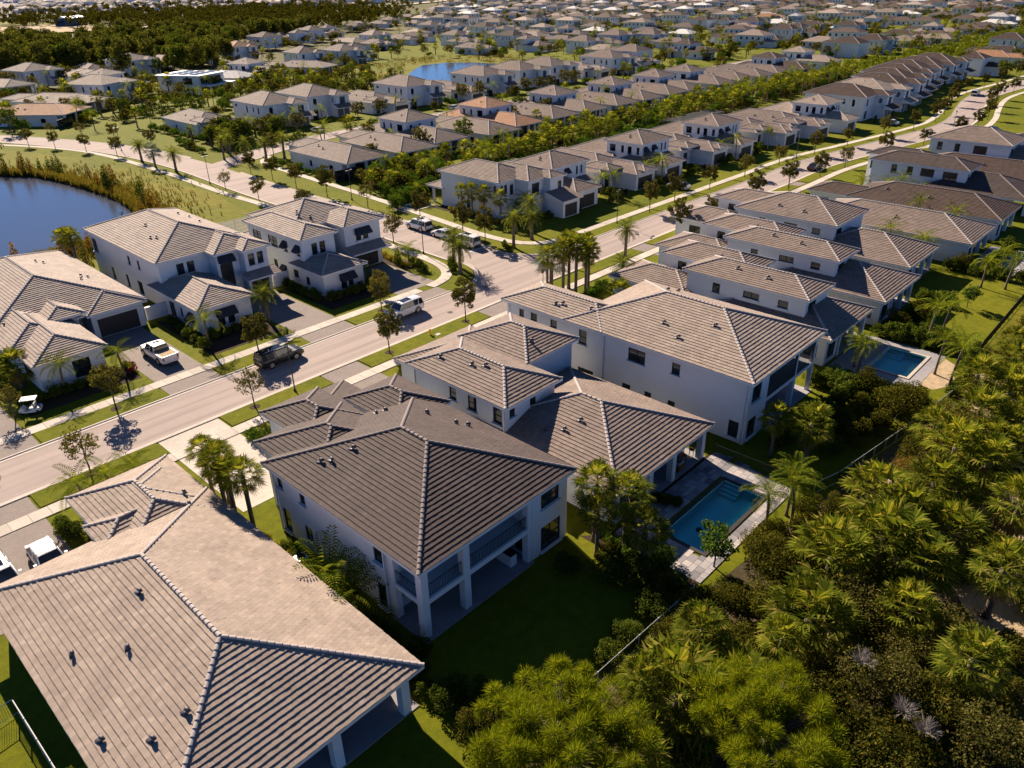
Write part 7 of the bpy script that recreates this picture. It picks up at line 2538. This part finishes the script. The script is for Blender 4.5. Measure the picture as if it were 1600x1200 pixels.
# lanai furniture
def sofa(x, y, rz, label, w=1.9):
    t = thing('outdoor_sofa', label, 'sofa', (x, y, 0.066), rz)
    b = MB()
    b.box(-w / 2, -0.4, 0.06, w / 2, 0.4, 0.24)
    b.box(-w / 2, 0.34, 0.24, w / 2, 0.42, 0.72)
    b.box(-w / 2, -0.4, 0.24, -w / 2 + 0.08, 0.34, 0.55)
    b.box(w / 2 - 0.08, -0.4, 0.24, w / 2, 0.34, 0.55)
    mo('frame', b.mesh('frame', 'wood_brown'), t)
    n = 1 if w < 1.2 else 2
    for k in range(n):
        b = MB()
        a = -w / 2 + 0.1 + (w - 0.2) * k / n
        b.box(a, -0.38, 0.245, a + (w - 0.2) / n - 0.02, 0.2, 0.42)
        mo('seat_cushion', b.mesh('seat_cushion', 'fabric_white'), t)
        b = MB()
        b.box(a, 0.2, 0.30, a + (w - 0.2) / n - 0.02, 0.335, 0.80)
        mo('back_cushion', b.mesh('back_cushion', 'fabric_white'), t)


sofa(49.4, 29.0, 0, 'white-cushioned outdoor sofa deep under the lanai by the pool')
sofa(49.2, 27.2, PI, 'white-cushioned armchair by the lanai column facing the sofa', 1.0)
sofa(46.0, 28.4, -1.2, 'white-cushioned outdoor lounge chair between two lanai columns', 1.0)
t = thing('bar_table', 'brown wooden bar table at the lanai corner', 'table', (51.0, 28.4, 0.066))
b = MB()
b.box(-0.45, -0.45, 0.98, 0.45, 0.45, 1.03)
mo('table_top', b.mesh('table_top', 'wood_brown'), t)
for sx in (-1, 1):
    for sy in (-1, 1):
        b = MB()
        b.box(sx * 0.4 - 0.03, sy * 0.4 - 0.03, 0, sx * 0.4 + 0.03, sy * 0.4 + 0.03, 0.98)
        mo('leg', b.mesh('leg', 'wood_brown'), t)
for i, (x, y) in enumerate(((51.7, 27.4), (50.4, 27.4))):
    t = thing('bar_stool', 'bar stool with %s seat cover at the lanai corner' % ('purple' if i == 0 else 'orange-brown'), 'stool', (x, y, 0.066), 0.3)
    b = MB()
    b.box(-0.2, -0.2, 0.7, 0.2, 0.2, 0.76)
    b.box(-0.2, 0.16, 0.76, 0.2, 0.21, 1.1)
    mo('seat', b.mesh('seat', 'fabric_purple' if i == 0 else 'fabric_orange'), t)
    for sx in (-1, 1):
        for sy in (-1, 1):
            b = MB()
            b.tube([(sx * 0.2, sy * 0.2, 0), (sx * 0.16, sy * 0.16, 0.7)], 0.02, 5)
            mo('leg', b.mesh('leg', 'dark_metal'), t)


# screened pool enclosures
def cage(x0, y0, x1, y1, z, label, solid=False):
    t = thing('pool_enclosure', label, 'pool enclosure', (x0, y0, 0))
    w, d = x1 - x0, y1 - y0
    fr = MB()
    nx, ny = max(2, int(w / 2)), max(2, int(d / 2))
    for i in range(nx + 1):
        x = w * i / nx
        for y in (0, d):
            fr.box(x - 0.05, y - 0.05, 0, x + 0.05, y + 0.05, z)
        fr.box(x - 0.04, 0.05, z - 0.08, x + 0.04, d - 0.05, z)
    for j in range(ny + 1):
        y = d * j / ny
        fr.box(0.05, y - 0.04, z - 0.07, w - 0.05, y + 0.04, z + 0.01)
    for k in range(nx):
        a, b_ = w * k / nx, w * (k + 1) / nx
        fr.tube([(a, 0, z if k % 2 else z * 0.3), (b_, 0, z * 0.3 if k % 2 else z)], 0.03, 4)
    mo('frame', fr.mesh('frame', 'black_metal'), t)
    s = MB()
    s.add([(0, 0, z + 0.02), (w, 0, z + 0.02), (w, d, z + 0.02), (0, d, z + 0.02)], [(0, 1, 2, 3)])
    s.add([(0.01, -0.06, 0), (w - .01, -0.06, 0), (w - .01, -0.06, z), (0.01, -0.06, z)], [(0, 1, 2, 3)])
    s.add([(-0.06, 0.01, 0), (-0.06, d - .01, 0), (-0.06, d - .01, z), (-0.06, 0.01, z)], [(0, 1, 2, 3)])
    mo('screen', s.mesh('screen', 'pool_screen'), t)


cage(51.5, 111.0, 63.0, 119.0, 3.0, 'screened pool enclosure behind the awning corner house')
cage(181.0, 110.0, 204.0, 116.0, 3.6, 'long dark screened pool enclosure in front of the palm belt')

# garden walls between houses
for (x0, y0, x1, y1, l) in ((32.7, 95.0, 35.4, 95.3, 'low white garden wall between the pickup house and awning house'), (49.8, 93.2, 52.3, 93.5, 'low white garden wall between the two awning houses'), (12.0, 95.0, 15.0, 95.3, 'low white garden wall at the side of the pickup house')):
    t = thing('garden_wall', l, 'wall', (x0, y0, 0))
    b = MB()
    b.box(0, 0, 0, x1 - x0, y1 - y0, 1.7)
    mo('panel', b.mesh('panel', 'stucco'), t)
    b = MB()
    b.box(-0.01, -0.04, 1.7, x1 - x0 + 0.01, y1 - y0 + 0.04, 1.78)
    mo('coping', b.mesh('coping', 'trim'), t)

# far blue warehouse beside the clearing, and air-conditioning units beside near houses
Wb = thing('warehouse', 'blue metal warehouse beyond the dense wood', 'building', (322, 931, 0), 0.75)
b = MB()
b.box(-17, -8, -1, 17, 8, 7)
mo('wall', b.mesh('wall', 'blue_steel'), Wb)
b = MB()
b.add([(-18, -9, 7.02), (18, -9, 7.02), (18, 0, 8.6), (-18, 0, 8.6), (18, 9, 7.02), (-18, 9, 7.02)], [(0, 1, 2, 3), (3, 2, 4, 5), (0, 3, 5), (1, 4, 2)])
mo('roof', b.mesh('roof', 'alum'), Wb)
for i, (x, y) in enumerate(((20.3, 41.0), (37.6, 36.0), (54.8, 40.0), (51.0, 96.0))):
    t = thing('air_conditioner', 'grey outdoor air-conditioning unit beside the %s' % ('balcony house', 'pool house', 'tan-roofed two-storey house', 'awning corner house')[i], 'air conditioner', (x, y, 0))
    b = MB()
    b.box(-0.4, -0.4, 0.08, 0.4, 0.4, 0.85)
    mo('case', b.mesh('case', 'alum'), t)
    b = MB()
    b.tube([(0, 0, 0.85), (0, 0, 0.90)], 0.33, 12)
    mo('fan_grille', b.mesh('fan_grille', 'black_metal'), t)
    b = MB()
    b.box(-0.5, -0.5, 0, 0.5, 0.5, 0.078)
    mo('pad', b.mesh('pad', 'concrete'), t)
